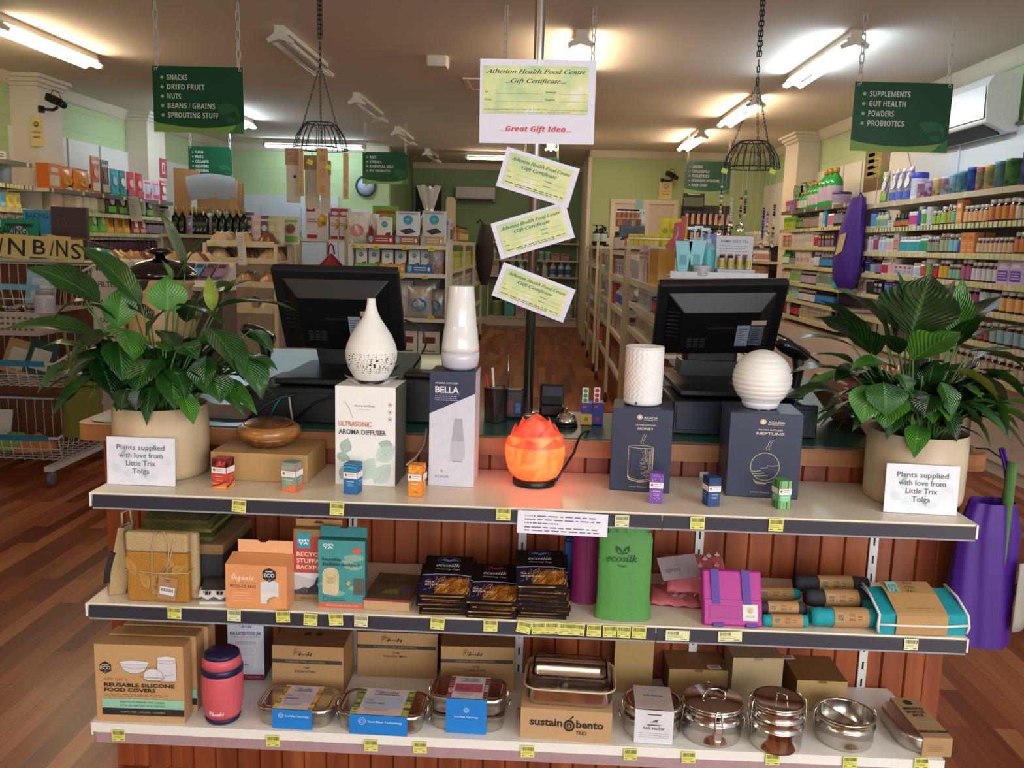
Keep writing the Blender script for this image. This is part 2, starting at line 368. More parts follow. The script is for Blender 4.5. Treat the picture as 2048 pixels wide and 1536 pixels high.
for k,xx in enumerate((-.451,-.028,.408,.832)):
 s=MB();s.box(-.010,.010,-.004,.001,0,.66,MSTRIP);z=.03
 while z<.64:s.box(-.0022,.0022,-.0045,-.0038,z,z+.02,mat('#1c1c1c'));z+=.046
 o=s.build('slotted_shelf_strip',None,(xx,2.0985,.19));tag(o,('white slotted shelf strip behind the teal and red backpack boxes','white slotted shelf strip behind the tallest stack of black packets','white slotted shelf strip behind the pink animal-print bags','white slotted shelf strip nearest the purple hanging bag')[k],'shelf strip','slotted strips on the counter front')
MCREAMLAM=mat('#e3d6be',.3,var=.02,scale=8,name='cream laminate');MLIP=mat('#34363f',.22,var=.02,name='dark grey ticket strip');MLIPLITE=mat('#8d8d93',.3)
MWHITELAM=mat('#e6e2da',.35,var=.02)
def shelf(z,x0,x1,label,low=False):
 t=thing('display_shelf',label,'shelf',(0,YFR,z),0,'display shelves on the counter front')
 b=MB();b.box(x0,x1,.004,YBK-YFR+.006,-.018,0,MCREAMLAM if not low else MWHITELAM);b.build('shelf_board',t,bevel=.0015)
 l=MB()
 if not low:
  for a,c in((x0+.006,.265),(.268,x1-.004)):
   l.box(a,c,-.0015,.004,-.0305,-.004,MLIP);l.box(a,c,-.003,.004,-.034,-.0305,MLIPLITE)
 else:
  l.box(x0,x1,-.001,.004,-.022,0,MWHITELAM);l.box(x0+.01,x1,-.003,.003,-.045,-.022,mat('#a58a8c',.25,coat=.5))
 l.build('ticket_strip',t)
 for xx in(-.451,-.028,.408,.832):
  k=MB();k.prism([(.004,-.018),(.30,-.018),(.30,-.075),(.26,-.075),(.05,-.03),(.004,-.03)],xx-.002,xx+.002,MSTRIP,axis='x');k.build('bracket',t)
 for xx in(x0,x1):e=MB();e.box(xx-.002,xx+.002,.0,.3,-.03,0,MWHITELAM);e.build('end_cap',t)
 return t
shelf(Z1,-.946,.914,'top cream display shelf holding the aroma diffusers and plants')
shelf(Z2,-.966,.921,'middle cream display shelf holding folded bags and packets')
shelf(Z3,-.967,.899,'bottom white display shelf holding steel lunch tins',True)
TY,TP,TINK=mat('#d8d56c',.6,var=.03),mat('#dcdba8',.6,var=.03),mat('#4a4a3c')
def ticket_mesh(w,h,paper,wide=False):
 m=MB();m.box(-w/2,w/2,-.0006,0,-h/2,h/2,paper);f=Face(m,w,h,-.0006,-h/2);rr=random.Random(int(w*1e4)+int(h*1e5));u=.1
 e=.55 if wide else .9
 while u<e:q=.012+rr.random()*.03;f.rect(u,u+q,.58,.9,TINK);u+=q+.012+rr.random()*.025
 f.lines(.08,.8,.42,2,.12,.05,mat('#8d8b5e'));f.lines(.08,.3,.12,1,.1,.06,TINK);f.lines(.66,.92,.12,1,.1,.07,TINK);return m
tk=[ticket_mesh(.030,.0265,TY).build('price_ticket'),ticket_mesh(.029,.0255,TP).build('price_ticket'),ticket_mesh(.050,.023,TP,True).build('price_ticket')]
tk_used=[0,0,0]
def ticket(px,py,lab,kind=0,tilt=0.,grp=None,y=YFR-.0045,dz=0):
 p=at(px,py,Y=y);o=tk[kind]
 if tk_used[kind]:o=dup(o,p)
 tk_used[kind]=1;o.location=p;o.rotation_euler=(0,math.radians(tilt),0);tag(o,lab,'price ticket')
 if grp:o['group']=grp
for px,py,k,t,l in((478,1012,0,4,'below the orange oil box'),(674,1018,0,2,'below the blue oil box'),(1007,1028,0,1,'just beside the printed diffuser notice'),(1244,1042,1,0,'below the purple oil box'),(1395,1046,0,0,'below the dark blue oil box'),(1552,1050,0,0,'below the green striped oil box')):
 ticket(px,py,'yellow ticket on the top shelf edge '+l,k,t)
G2='barcode tickets along the middle shelf edge'
for px,py,k,t,l in((349,1226,0,1,'below the mustard jute bag'),(468,1231,1,1,'below the corner of the orange produce bag box'),(566,1233,0,-3,'between the orange box and the red backpack box'),(621,1239,0,2,'below the red backpack box'),(672,1239,0,-4,'below the teal backpack box'),(722,1242,1,1,'between the teal box and the flat brown box'),(875,1247,0,4,'below the packet stack next to the flat box'),(981,1251,0,0,'below the lowest stack of black packets'),(1048,1254,0,12,'tilted below the tallest stack of black packets'),(1077,1256,0,-4,'second of five below the tallest packet stack'),(1104,1256,0,-3,'third of five below the tallest packet stack'),(1131,1258,0,1,'fourth of five below the tallest packet stack'),(1155,1259,0,3,'last of five before the green bag'),(1188,1261,0,1,'before the green bag, alone'),(1220,1263,0,-2,'first of the pair under the green bag'),(1247,1264,0,1,'second of the pair under the green bag'),(1278,1265,0,2,'below the last corner of the green bag'),(1822,1289,1,-1,'below the big folded teal bag')):
 ticket(px,py,'ticket on the middle shelf edge '+l,k,t)
ticket(1355,1271,'wide pale price ticket on the middle shelf edge below the pink animal-print bags',2,0);ticket(1460,1273,'wide pale price ticket on the middle shelf edge below the magenta bento folder',2,-3)
for px,py,l in((237,1471,'below the stacked food cover boxes'),(546,1482,'below the smallest blue-banded lunch tin'),(742,1491,'below the widest blue-banded lunch tin'),(840,1495,'between the two blue-banded tins'),(1055,1503,'below the brown bento carton'),(1261,1509,'below the white-sleeved tin'),(1377,1515,'between the white-sleeved and big round tins'),(1545,1519,'below the tall three-tier tin'),(1700,1524,'below the open round tin'),(1843,1527,'below the oval snack tin')):
 ticket(px,py,'yellow ticket on the bottom shelf edge '+l,0,-1,y=YFR-.005)
n=MB();a,c_=at(1035,1021,Y=1.772),at(1214,1073,Y=1.772);W_,H_=c_.x-a.x,a.z-c_.z
n.box(-W_/2,W_/2,-.0006,0,0,H_,'#dfdfea');f=Face(n,W_,H_,-.0006);f.lines(.08,.96,.76,2,.16,.05,mat('#6a6a74'));f.lines(.08,.5,.44,1,.1,.05,mat('#6a6a74'));f.lines(.08,.96,.26,2,.14,.05,mat('#6a6a74'))
f.up();f.rect(.08,.18,.75,.83,mat('#dfdfea'));f.txt('Humidifiers',.08,.755,.07,mat('#44444e'),'l');f.txt('Diffusers',.08,.25,.07,mat('#44444e'),'l')
tag(n.build('printed_notice',None,((a.x+c_.x)/2,1.7715,c_.z),.0,rot=(0,math.radians(.9),0)),'white printed notice about diffusers taped to the top shelf edge','notice')
# ================================================================== things on the top display shelf
WHITE=mat('#e8e6e2',.5,var=.02);NAVY=mat('#262c44',.42,var=.03,scale=60,name='navy card');GOLD=mat('#c9b287',.4,metal=.3);INK=mat('#26262a')
KRAFT=mat('#a9814f',.75,var=.06,scale=120,name='brown cardboard');KRAFTL=mat('#b8946a',.75,var=.05,scale=120);KRAFTD=mat('#8a6740',.8,var=.06,scale=120)
def ppm(p):return FPX/((Vector(p)-CAMP).dot(FW))
def carton(name,label,cat,bl,br,top,Z,depth,m,group=None,bevel=.0015,msides=None,drz=0.):
 mid,w,h,rz=front(bl,br,top,Z);t=thing(name,label,cat,(mid.x,mid.y,Z+.0005),rz+drz,group)
 b=MB();b.box(-w/2,w/2,0,depth,0,h,msides or m);b.build('carton_body',t,bevel=bevel);return t,w,h
GR1,GR2=mat('#9fb5a6',.6),mat('#c3d0c6',.6)
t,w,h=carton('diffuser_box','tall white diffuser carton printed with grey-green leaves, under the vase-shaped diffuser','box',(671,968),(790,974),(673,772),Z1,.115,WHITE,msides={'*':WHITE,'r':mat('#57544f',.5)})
b=MB();f=Face(b,w,h)
def leafprint(f,u,v,a,L,W,m,m2):
 ca,sa=math.cos(a),math.sin(a);P=lambda s,k:(u+(ca*s-sa*k),v+(sa*s+ca*k)*f.w/f.h)
 N_=9;o=[P(L*i/N_,W*math.sin(PI*(i/N_)**.8)*(1+.08*(i%2)))for i in range(N_+1)]+[P(L*i/N_,-W*math.sin(PI*(i/N_)**.8)*(1+.08*(i%2)))for i in range(N_-1,0,-1)]
 f.poly(o,m);f.up()
 f.line([P(0,0),P(L*.95,0)],.0008,m2)
 for i in range(2,8):f.line([P(L*i/N_,0),P(L*(i+1.2)/N_,W*.8*math.sin(PI*(i/N_)**.8))],.0006,m2);f.line([P(L*i/N_,0),P(L*(i+1.2)/N_,-W*.8*math.sin(PI*(i/N_)**.8))],.0006,m2)
for q in((.14,.32,1.3,.27,.1),(.02,.30,-.25,.24,.08),(.97,.40,2.9,.26,.09),(.7,.26,.7,.4,.13),(.42,.06,1.0,.44,.15),(.66,.03,.9,.42,.14),(.08,.06,.9,.34,.1)):leafprint(f,q[0],q[1],q[2],q[3],q[4],GR1 if q[3]<.4 else GR2,GR2 if q[3]<.4 else GR1)
f.up().txt('ULTRASONIC',.06,.60,.052,mat('#c4713f'),'l',wf=.55,bold=.012);f.txt('AROMA DIFFUSER',.06,.52,.05,mat('#3c4544'),'l',wf=.79,bold=.014)
f.txt('Aroma du Monde',.33,.80,.022,mat('#6f7472'),'l',wf=.33);f.lines(.38,.6,.77,1,.02,.006,mat('#b9bdbb'))
f.line([(.14,.84),(.19,.83),(.24,.78),(.3,.68)],.0009,mat('#8a9390'))
for v in(.83,.755,.685):f.ring(.915,v,.035,.02,.0008,mat('#9aa09d'));f.ell(.915,v,.012,.008,mat('#5f6663'))
b.build('printed_front',t)
p=t.location
d=thing('aroma_diffuser','matt white vase-shaped diffuser with pierced lower band, on the leaf-print carton','diffuser',(at(742,760,Y=p.y+.055).x,p.y+.058,Z1+h+.0005));s=ppm(d.location)
VASE=mat('#e4e2da',.75,var=.02,name='matt white ceramic')
prof=[(24,6),(33,10),(45,30),(51,50),(51.5,62),(48,78),(40,96),(28,115),(18,130),(12.5,142),(9,156),(8.2,168),(6.5,168),(6,150),(.01,146)]
b=MB();b.lathe([(r/s,z/s)for r,z in prof],VASE,48);b.build('shell',d)
hol=MB();DK=mat('#3a3936',.8);rr=random.Random(3)
def radz(z):
 for(r0,z0),(r1,z1)in zip(prof,prof[1:]):
  if z0<=z<=z1:return r0+(r1-r0)*(z-z0)/(z1-z0)
 return 50
for row,z in enumerate(range(26,64,4)):
 a=rr.random()*.1;
 while a<2*PI:
  big=row in(2,3,4,6,7)and rr.random()<.25;wa=(.09 if rr.random()<.3 else .028)+(.02 if big else 0);hz=2.1 if big else .9
  pts=[]
  for k in range(10):
   q=2*PI*k/10;aa=a+wa/2*math.cos(q);zz=z+hz*math.sin(q);r=radz(zz)+.25;pts.append((r/s*math.cos(aa),r/s*math.sin(aa),zz/s))
  hol.poly(pts,DK);a+=wa+.05+rr.random()*.09
hol.build('pierced_pattern',d)
b=MB();b.lathe([(22/s,0),(26/s,2/s),(25/s,7/s),(.001,7/s)],mat('#1d1d1d',.4),28);b.build('base',d)
b=MB();fn=lambda u,v:((30+22*v+3*math.sin(u*31)+2*math.sin(u*17))/s*math.cos(2*PI*u),(30+14*v+3*math.sin(u*31))/s*math.sin(2*PI*u),(2+12*v*(.5+.5*math.sin(2*PI*u*2+1.2))+1.5*math.sin(u*43))/s)
b.grid(fn,60,5,mat('#e6e6e4',.25,alpha=.75));b.build('plastic_wrap',d)
t,w,h=carton('diffuser_box','narrow grey and navy diffuser carton reading Bella, under the cone-shaped diffuser','box',(857,971),(947,975),(862,743),Z1,.10,NAVY,msides={'*':NAVY,'f':mat('#c9c8d2',.45),'r':mat('#c2c1c8')})
b=MB();f=Face(b,w,h);f.poly([(0,.635),(1,.82),(1,1),(0,1)],NAVY);f.up()
LG=mat('#d5d5de',.5);f.txt('AROMA DIFFUSER',.12,.895,.016,LG,'l',wf=.5);f.txt('BELLA',.12,.82,.055,LG,'l',wf=.52,bold=.03);f.rect(.12,.66,.806,.809,mat('#8a8ea0'));f.lines(.12,.64,.786,3,.017,.008,mat('#9a9eb0'))
for k,(u0,v0,u1,v1,m)in enumerate(((.655,.545,.84,.555,'#9c9ca4'),)):pass
cone=[(.50,.545),(.56,.35),(.565,.0)]
f.poly([(.555,.60),(.72,.60),(.775,.40),(.60-.105,.40)],mat('#a2a2ac'));f.poly([(.495,.40),(.775,.40),(.80,.32),(.79,.26),(.74,.225),(.53,.225),(.48,.26),(.47,.32)],mat('#b4b4bd'));f.rect(.53,.74,.218,.226,mat('#8d8d97'));f.poly([(.40,.22),(.53,.222),(.53,.235),(.48,.25)],mat('#b9b8c2'))
for k in range(8):a=2*PI*k/8;f.ell(.29+.022*math.cos(a),.135+.009*math.sin(a),.012,.006,mat('#c8a877'))
f.txt('ACACIA',.135,.075,.024,mat('#6a6a72'),'l',wf=.31);b.build('printed_front',t)
p=t.location;d=thing('aroma_diffuser','glossy white cone-shaped diffuser standing on the narrow navy carton','diffuser',(at(920,737,Y=p.y+.05).x,p.y+.05,Z1+h+.0005));s=ppm(d.location)
GW,GW2=mat('#dcdad6',.16,var=0,coat=.6,name='glossy white plastic'),mat('#c6c6d0',.2,var=0,coat=.5)
b=MB();b.lathe([(29/s,2/s),(36/s,8/s),(38.5/s,24/s),(38/s,36/s)],GW2,40);b.build('water_tank',d)
b=MB();b.lathe([(38.3/s,36/s),(37.5/s,46/s),(33/s,84/s),(32/s,86/s),(31.6/s,90/s),(25/s,164/s),(24/s,166/s),(21/s,165/s),(.001,164/s)],GW,40);b.build('cover',d)
b=MB();b.lathe([(24/s,0),(26/s,2/s),(.001,2.5/s)],mat('#8a8a90'),30);b.build('foot',d)
def acacia_print(f,name):
 for k in range(8):a=2*PI*k/8;f.ell(.455+.03*math.cos(a),.90+.021*math.sin(a),.016,.012,GOLD,10)
 f.up().ell(.455,.90,.014,.010,mat('#e8dcc0'));f.txt('ACACIA',.52,.885,.026,mat('#d8d3c6'),'l',wf=.23,bold=.01);f.lines(.52,.74,.868,1,.02,.006,GOLD,0)
 f.txt('AROMA DIFFUSER',.56,.80,.018,mat('#cfc6b2'),'c',wf=.34,bold=.01);f.txt(name,.56,.75,.032,mat('#d8cfba'),'c',wf=.26 if len(name)<6 else .38,bold=.008)
def smoke(f,u,v,k=1.):
 for o in(0,.035):f.line([(u+o,v),(u-.012+o,v+.03*k),(u+.02+o,v+.06*k),(u+.012+o,v+.075*k),(u+.05+o,v+.12*k)],.0009,GOLD)
t,w,h=carton('diffuser_box','navy diffuser carton with gold line drawing of a honeycomb cylinder','box',(1218,980),(1338,988),(1222,816),Z1,.118,NAVY)
b=MB();f=Face(b,w,h);acacia_print(f,'HONEY');smoke(f,.5,.58)
f.ring(.5,.545,.205,.02,.0011,GOLD);f.line([(.295,.545),(.295,.17)],.001,GOLD);f.line([(.705,.545),(.705,.17)],.0011,GOLD);f.line([(.295,.2),(.33,.165),(.5,.14),(.67,.165),(.705,.2)],.0012,GOLD);f.line([(.295,.185),(.33,.145),(.5,.12),(.67,.145),(.705,.185)],.0022,GOLD)
rr=random.Random(1)
for i in range(9):
 for j in range(26):
  u=.70-.024*i;v=.52-.0135*j
  if rr.random()<1-.09*i and u>.5:f.ell(u-.006,v+.004*(i%2),.008,.0045,GOLD,6)
f.txt('aroma lifestyle',.47,.055,.018,GOLD,'c',wf=.28,shear=.2);b.build('printed_front',t)
p=t.location;d=thing('aroma_diffuser','white dimpled cylinder diffuser standing on the navy honeycomb carton','diffuser',(at(1285,805,Y=p.y+.06).x,p.y+.062,Z1+h+.0005));s=ppm(d.location)
CER=mat('#e3e1dd',.45,var=.02);b=MB();R0=38.5;NA,NZ=96,54
def hc(u,v):
 i,j=u*NA,v*NZ;a=2*PI*u;cell=math.cos(2*PI*(i/4+.5*(int(j/3)%2)+.13*math.sin(j)))*math.cos(PI*(j%3-1)/3);r=R0-1.0+1.3*cell*(1 if .02<v<.98 else 0)
 return(r/s*math.cos(a),r/s*math.sin(a),(11+103*v)/s)
b.grid(hc,NA,NZ,CER);b.build('dimpled_shell',d)
b=MB();b.lathe([(37.5/s,112/s),(38.5/s,115/s),(37/s,117/s),(34/s,116/s),(30/s,113/s),(10/s,112/s),(.001,112/s)],CER,40);b.build('lid',d)
b=MB();b.lathe([(28/s,0),(34/s,2/s),(38/s,5/s),(38/s,11.5/s),(.001,11.5/s)],mat('#dcdbdc',.4),40);b.build('base',d)
b=MB();b.lathe([(.001,0),(2.4/s,0),(2.4/s,.8/s),(.001,.8/s)],mat('#17171b'),12,mx=Matrix.Translation((-16/s,-34.6/s,7/s))@Matrix.Rotation(PI/2,4,'X'));b.build('socket',d)
t,w,h=carton('diffuser_box','larger navy diffuser carton with gold line drawing of a globe','box',(1450,992),(1595,1000),(1460,825),Z1,.145,NAVY)
b=MB();f=Face(b,w,h);acacia_print(f,'NEPTUNE');smoke(f,.53,.57)
f.ring(.52,.375,.20,.20*w/h,.0011,GOLD,40)
for(u0,u1,v)in((.35,.47,.315),(.35,.52,.285),(.46,.56,.355),(.55,.71,.385),(.37,.57,.26)):f.line([(u0,v),((u0+u1)/2,v+.002),(u1,v+.012)],.001,GOLD)
f.line([(.37,.22),(.4,.195),(.52,.18),(.64,.2)],.001,GOLD);f.line([(.385,.205),(.42,.175),(.55,.172)],.0022,GOLD)
f.txt('aroma lifestyle',.47,.06,.018,GOLD,'c',wf=.26,shear=.2);b.build('printed_front',t)
sp=MB();fs=Face(sp,.145,h,fr=lambda x,y,z:(-w/2+y,-x+.0725,z))
for k in range(4):fs.line([(.12+.16*k,.2),(.06+.16*k,.30),(.16+.16*k,.36),(.10+.16*k,.43)],.0018,GOLD)
sp.build('printed_side',t)
p=t.location;d=thing('aroma_diffuser','white ribbed globe diffuser standing on the larger navy carton','diffuser',(at(1521,810,Y=p.y+.07).x,p.y+.072,Z1+h+.0005));s=ppm(d.location)
RG=58;prof=[]
for k in range(73):
 z=-46+104*k/72;a=math.acos(max(-1,min(1,z/RG)));rib=1.4*abs(math.sin(PI*(z+RG)/9.6));r=max(RG*math.sin(a)-1.6+rib*(math.sin(a)**.5),.01);prof.append((r/s,(z+59)/s))
prof[-1]=(.0001,117/s)
b=MB();b.lathe(prof,mat('#e8e5df',.5,var=.01),48);b.build('ribbed_globe',d)
b=MB();b.lathe([(30/s,1/s),(33/s,3/s),(36/s,9/s),(37/s,14/s),(.001,14/s)],mat('#dddce0',.4),40);b.build('base',d)
for a in(-1.2,-1.9,1.57):b=MB();b.lathe([(4/s,0),(4/s,2/s),(.001,2/s)],mat('#c9c9cd'),10,c=(26/s*math.cos(a),26/s*math.sin(a),0));b.build('foot',d)
t,w,h=carton('cardboard_box','flat plain brown cardboard box under the round wooden diffuser','box',(422,959),(615,967),(424,904),Z1,.16,mat('#b08a58',.7,var=.04,scale=90));p=t.location
d=thing('wooden_diffuser','round turned wooden diffuser on the flat brown cardboard box','diffuser',(at(537,882,Y=p.y+.08).x,p.y+.085,Z1+h+.0005));s=ppm(d.location)
WD,WL=wood('dark turned wood','#4a2b12','#71431d','#8f5c2b',(1,.3,.5),40,.3,.4),wood('light turned wood','#7a4a20','#a06a34','#b98246',(.3,.3,1),40,.3,.4)
b=MB();b.lathe([(36/s,3/s),(48/s,8/s),(57/s,16/s),(60/s,22/s)],WD,48);b.build('lower_bowl',d)
b=MB();b.lathe([(60/s,22/s),(62.5/s,29/s),(61/s,37/s),(54/s,43/s),(48/s,43.5/s),(46/s,41/s),(.001,40/s)],WL,48);b.build('upper_bowl',d)
b=MB();b.lathe([(46/s,0),(47/s,3/s),(44/s,5/s),(.001,7.5/s)],WD,48,mx=Matrix.Translation((-2/s,2/s,42/s))@Matrix.Rotation(math.radians(5),4,'X'));b.build('lid',d)
for k in range(3):a=-PI/2+k*2*PI/3;b=MB();b.lathe([(4/s,0),(5/s,4/s),(.001,6/s)],WD,10,c=(30/s*math.cos(a),30/s*math.sin(a),0));b.build('foot',d)
def oil(bl,br,top,label,base,lab2,pat,turn=0.):
 mid,w,h,rz=front(bl,br,top,Z1);w=min(w,.036);t=thing('essential_oil_box',label,'box',(mid.x,mid.y,Z1+.0005),math.radians(turn),'small essential oil cartons')
 b=MB();b.box(-w/2,w/2,0,.032,0,h,base);b.build('carton_body',t,bevel=.0008)
 q=MB();rr=random.Random(len(label));
 for side in(0,1,-1):
  fr=None if not side else(lambda x,y,z,sd=side:(sd*(w/2-y),.016+sd*x,z))
  f=Face(q,w if not side else .032,h,fr=fr)
  pat(f,rr);f.up();f.up();f.rect(0,1,.52,.72,mat('#e9e4e2'))
  if not side:f.up().ell(.18,.63,.09,.045,mat('#b5343c'),12);f.lines(.34,.92,.65,1,.05,.022,mat('#b5343c'),0);f.lines(.34,.86,.585,1,.05,.018,mat('#8b8b8b'))
  f.up();f.lines(.25,.8,.41,1,.05,.022,mat(lab2),0,'c');f.lines(.3,.75,.33,2,.05,.012,mat(lab2),.1,'c')
 q.build('printed_panels',t);return t
def flame(f,rr):
 f.rect(0,1,.72,1,mat('#5c1f22'));f.up()
 for k in range(7):u=rr.random();f.poly([(u-.12,.74),(u+.15,.74+.1*rr.random()),(min(1,u+.2),.97),(max(0,u-.05),.86)],mat(rr.choice(['#2a1416','#c0392b','#d3604a'])))
 f.rect(0,1,0,.2,mat('#e07a2e'));f.up();f.poly([(0,.1),(.5,.17),(1,.3),(1,.24),(.5,.1),(0,.05)],mat('#7c2a4a'));f.poly([(0,0),(1,0),(1,.1),(.4,.06)],mat('#efa03a'))
def sage(f,rr):f.poly([(0,0),(1,0),(1,.28),(.6,.22),(.3,.12),(0,.1)],mat('#df6f3f'));f.poly([(0,.74),(1,.8),(1,.92),(0,.86)],mat('#9c9486'));f.up().poly([(.9,.6),(1,.55),(1,1),(.92,.9)],mat('#d9603a'))
def waves(f,rr):
 for k in range(7):v=.74+.035*k;f.poly([(0,v),(.4,v+.03),(1,v-.005),(1,v+.015),(.4,v+.045),(0,v+.018)],mat(rr.choice(['#2f8fb5','#1c4f78','#54a9c2'])))
 for k in range(5):u=rr.random()*.7;f.rect(u,u+.2,.04+.03*k,.06+.03*k,mat('#1f5c8e'))
def peel(f,rr):
 for k in range(12):u,v=rr.random()*.9,rr.choice([rr.random()*.25,.75+rr.random()*.22]);f.ell(min(.85,max(.15,u)),v if v<.93 else .92,.13,.035,mat(rr.choice(['#f0a33c','#d9731f','#f2bb62'])),8);f.k=(f.k%6)+1
def lav(f,rr):
 for k in range(70):u,v=.06+rr.random()*.88,rr.choice([rr.random()*.26+.02,.74+rr.random()*.23]);f.ell(u,v,.05,.018,mat(rr.choice(['#5e3a86','#a77bc4','#c7a2dc','#71479b'])),6);f.k=(f.k+1)%8
def sleep(f,rr):
 f.poly([(0,.74),(.5,.86),(1,.72),(1,1),(0,1)],mat('#16305f'))
 for k in range(6):f.ell(.1+rr.random()*.8,.75+rr.random()*.2,.02,.008,mat('#b8c8e0'),6)
def reed(f,rr):
 for k in range(9):u=k/9;f.poly([(u,0),(u+.05,0),(u+.07,1),(u+.02,1)],mat(rr.choice(['#3e7a3c','#9cc483','#2c5a2e'])));f.k=k%2
 f.up();f.up();f.rect(.12,.95,.3,.54,mat('#7cc291'))
oil((425,976),(453,979),(425,918),'small red and orange essential oil box with flame print','#c6432f','#f0c0a0',flame,-12)
oil((563,983),(592,985),(565,926),'small sage green and orange essential oil box','#7f9284','#e4ebe4',sage,-12)
oil((687,988),(714,990),(688,928),'small mid blue essential oil box with wave print, before the leaf-print carton','#25689c','#cfe2f0',waves,-10)
oil((816,993),(843,995),(818,931),'small orange essential oil box beside the narrow navy and grey carton','#e08b2c','#fbe2b8',peel,-8)
oil((1298,1005),(1324,1009),(1300,948),'small purple essential oil box with lavender print','#7d4fa6','#e6d6f0',lav,-8)
oil((1414,1013),(1440,1014),(1416,956),'small dark blue essential oil box between the two navy cartons','#1f4278','#c5d2e8',sleep,12)
oil((1554,1018),(1581,1020),(1556,962),'small green striped essential oil box before the larger navy carton','#5f9a56','#e4f3e4',reed,10)
sl=thing('salt_lamp','glowing orange salt lamp carved as a flower on a dark round base','lamp',(at(1068,966,Z=Z1).x,at(1068,966,Z=Z1).y-.005,Z1+.0005));s=ppm(sl.location)
b=MB();b.lathe([(42/s,0),(43/s,2/s),(43/s,11/s),(40/s,14/s),(.001,14/s)],mat('#17120f',.35),48);b.build('base',sl)
def salt(nt,p,N,L):
 nt.nodes.remove(p);o=nt.nodes['Material Output'];tc=N('TexCoord');n=N('TexNoise');n.inputs['Scale'].default_value=26;n.inputs['Detail'].default_value=5;n.inputs['Distortion'].default_value=1.0;L(tc.outputs['Object'],n.inputs['Vector'])
 r=ramp(nt,((.32,'#f0805a'),(.5,'#ff9a76'),(.66,'#ffb092')));L(n.outputs['Fac'],r.inputs[0])
 a,d_,g,m1,m2=N('BsdfTranslucent'),N('BsdfDiffuse'),N('BsdfGlossy'),N('MixShader'),N('MixShader');g.inputs['Roughness'].default_value=.35
 L(r.outputs[0],a.inputs[0]);L(r.outputs[0],d_.inputs[0]);m1.inputs[0].default_value=.28;L(a.outputs[0],m1.inputs[1]);L(d_.outputs[0],m1.inputs[2]);m2.inputs[0].default_value=.05;L(m1.outputs[0],m2.inputs[1]);L(g.outputs[0],m2.inputs[2]);L(m2.outputs[0],o.inputs[0])
m=bpy.data.materials.new('salt crystal');m.use_nodes=True;salt(m.node_tree,m.node_tree.nodes['Principled BSDF'],lambda t_:m.node_tree.nodes.new('ShaderNode'+t_),m.node_tree.links.new);MSALT=m
bodyp=[(36,13),(46,20),(54,32),(58,48),(59,62),(58.5,78),(56,92),(51,106),(44,120),(36,134)]
def bodyr(z):
 for(r0,z0),(r1,z1)in zip(bodyp,bodyp[1:]):
  if z<=z1:return r0+(r1-r0)*(z-z0)/(z1-z0)
 return 36-(z-134)*.9
def petal_layer(name,r_s,zb,zt,npet,ph,amp):
 b=MB()
 def fn(u,v):
  k=u*npet+ph;q=(k%1);tip=max(0,1-abs(q*2-1)*1.15)**.8;top=zt-amp*(1-tip);z=zb+(top-zb)*v;r=bodyr(z)*r_s*(1+.012*math.sin(u*40+v*9));a=2*PI*u
  return(r/s*math.cos(a),r/s*math.sin(a),z/s)
 b.grid(fn,npet*10,14,MSALT,True);b.build(name,sl)
petal_layer('outer_petals',1.0,13,101,6,.25,15);petal_layer('middle_petals',.92,80,122,5,.15,16);petal_layer('inner_petals',.74,95,139,4,.55,14)
c_=MB();c_.lathe([(bodyr(96)*.80/s,98/s),(bodyr(118)*.6/s,122/s),(.12*bodyr(130)/s,128/s),(.0005,128/s)],MSALT,30);c_.build('crown',sl)
b=MB();b.lathe([(.001,-13/s),(9/s,-9/s),(13/s,0),(9/s,9/s),(.001,13/s)],mat('#fff0d0',.5,var=0,emit=('#ff8a44',62.)),14,c=(8/s,-12/s,68/s));b.build('bulb',sl)
P_=[at(1112,962,Y=1.99),at(1135,925,Y=2.03),at(1148,905,Y=2.06),at(1158,876,Y=2.07),at(1166,864,Y=2.11),at(1180,862,Y=2.2),at(1196,872,Y=2.24),at(1206,881,Y=2.25)]
b=MB();b.tube([tuple(q-sl.location)for q in P_],.0028,mat('#141414',.4),6);b.build('power_cord',sl)
def plant_sign(c,label,tilt):
 A,B,T=at(*c[3],Z=Z1),at(*c[2],Z=Z1),None;mid=(A+B)/2;w=(B-A).length;h=.106;t=thing('plant_sign',label,'sign',(mid.x,1.846,Z1+.001),rot=(math.radians(-3),0,math.atan2(B.y-A.y,B.x-A.x)))
 b=MB();b.box(-w/2,w/2,0,.0012,0,h,'#dcdde6');f=Face(b,w,h);rr=random.Random(5)
 for k in range(9):leafprint(f,rr.random()*.8+.05,rr.random()*.7+.1,rr.random()*6,.2,.06,mat('#d2d8de'),mat('#d8dce4'));f.k=0
 f.k=4
 for i,(q,wf)in enumerate((('Plants supplied',.70),('with love from',.64),('Little Trix',.43),('Tolga',.25))):f.txt(q,.5,.74-.165*i,.115,mat('#55565f'),'c',wf=wf)
 b.build('printed_sheet',t)
 k=MB();k.poly([(-.02,.0013,0),(.02,.0013,0),(.02,.0013,h*.8),(-.02,.0013,h*.8)],'#c9c9d0');k.build('backing_strip',t)
plant_sign(((225,870),(364,877),(361,967),(227,962)),'white printed plant supplier sign leaning on the planter beside the wooden diffuser',0)
plant_sign(((1762,926),(1902,932),(1895,1021),(1752,1013)),'white printed plant supplier sign leaning on the planter beside the ribbed globe',0)
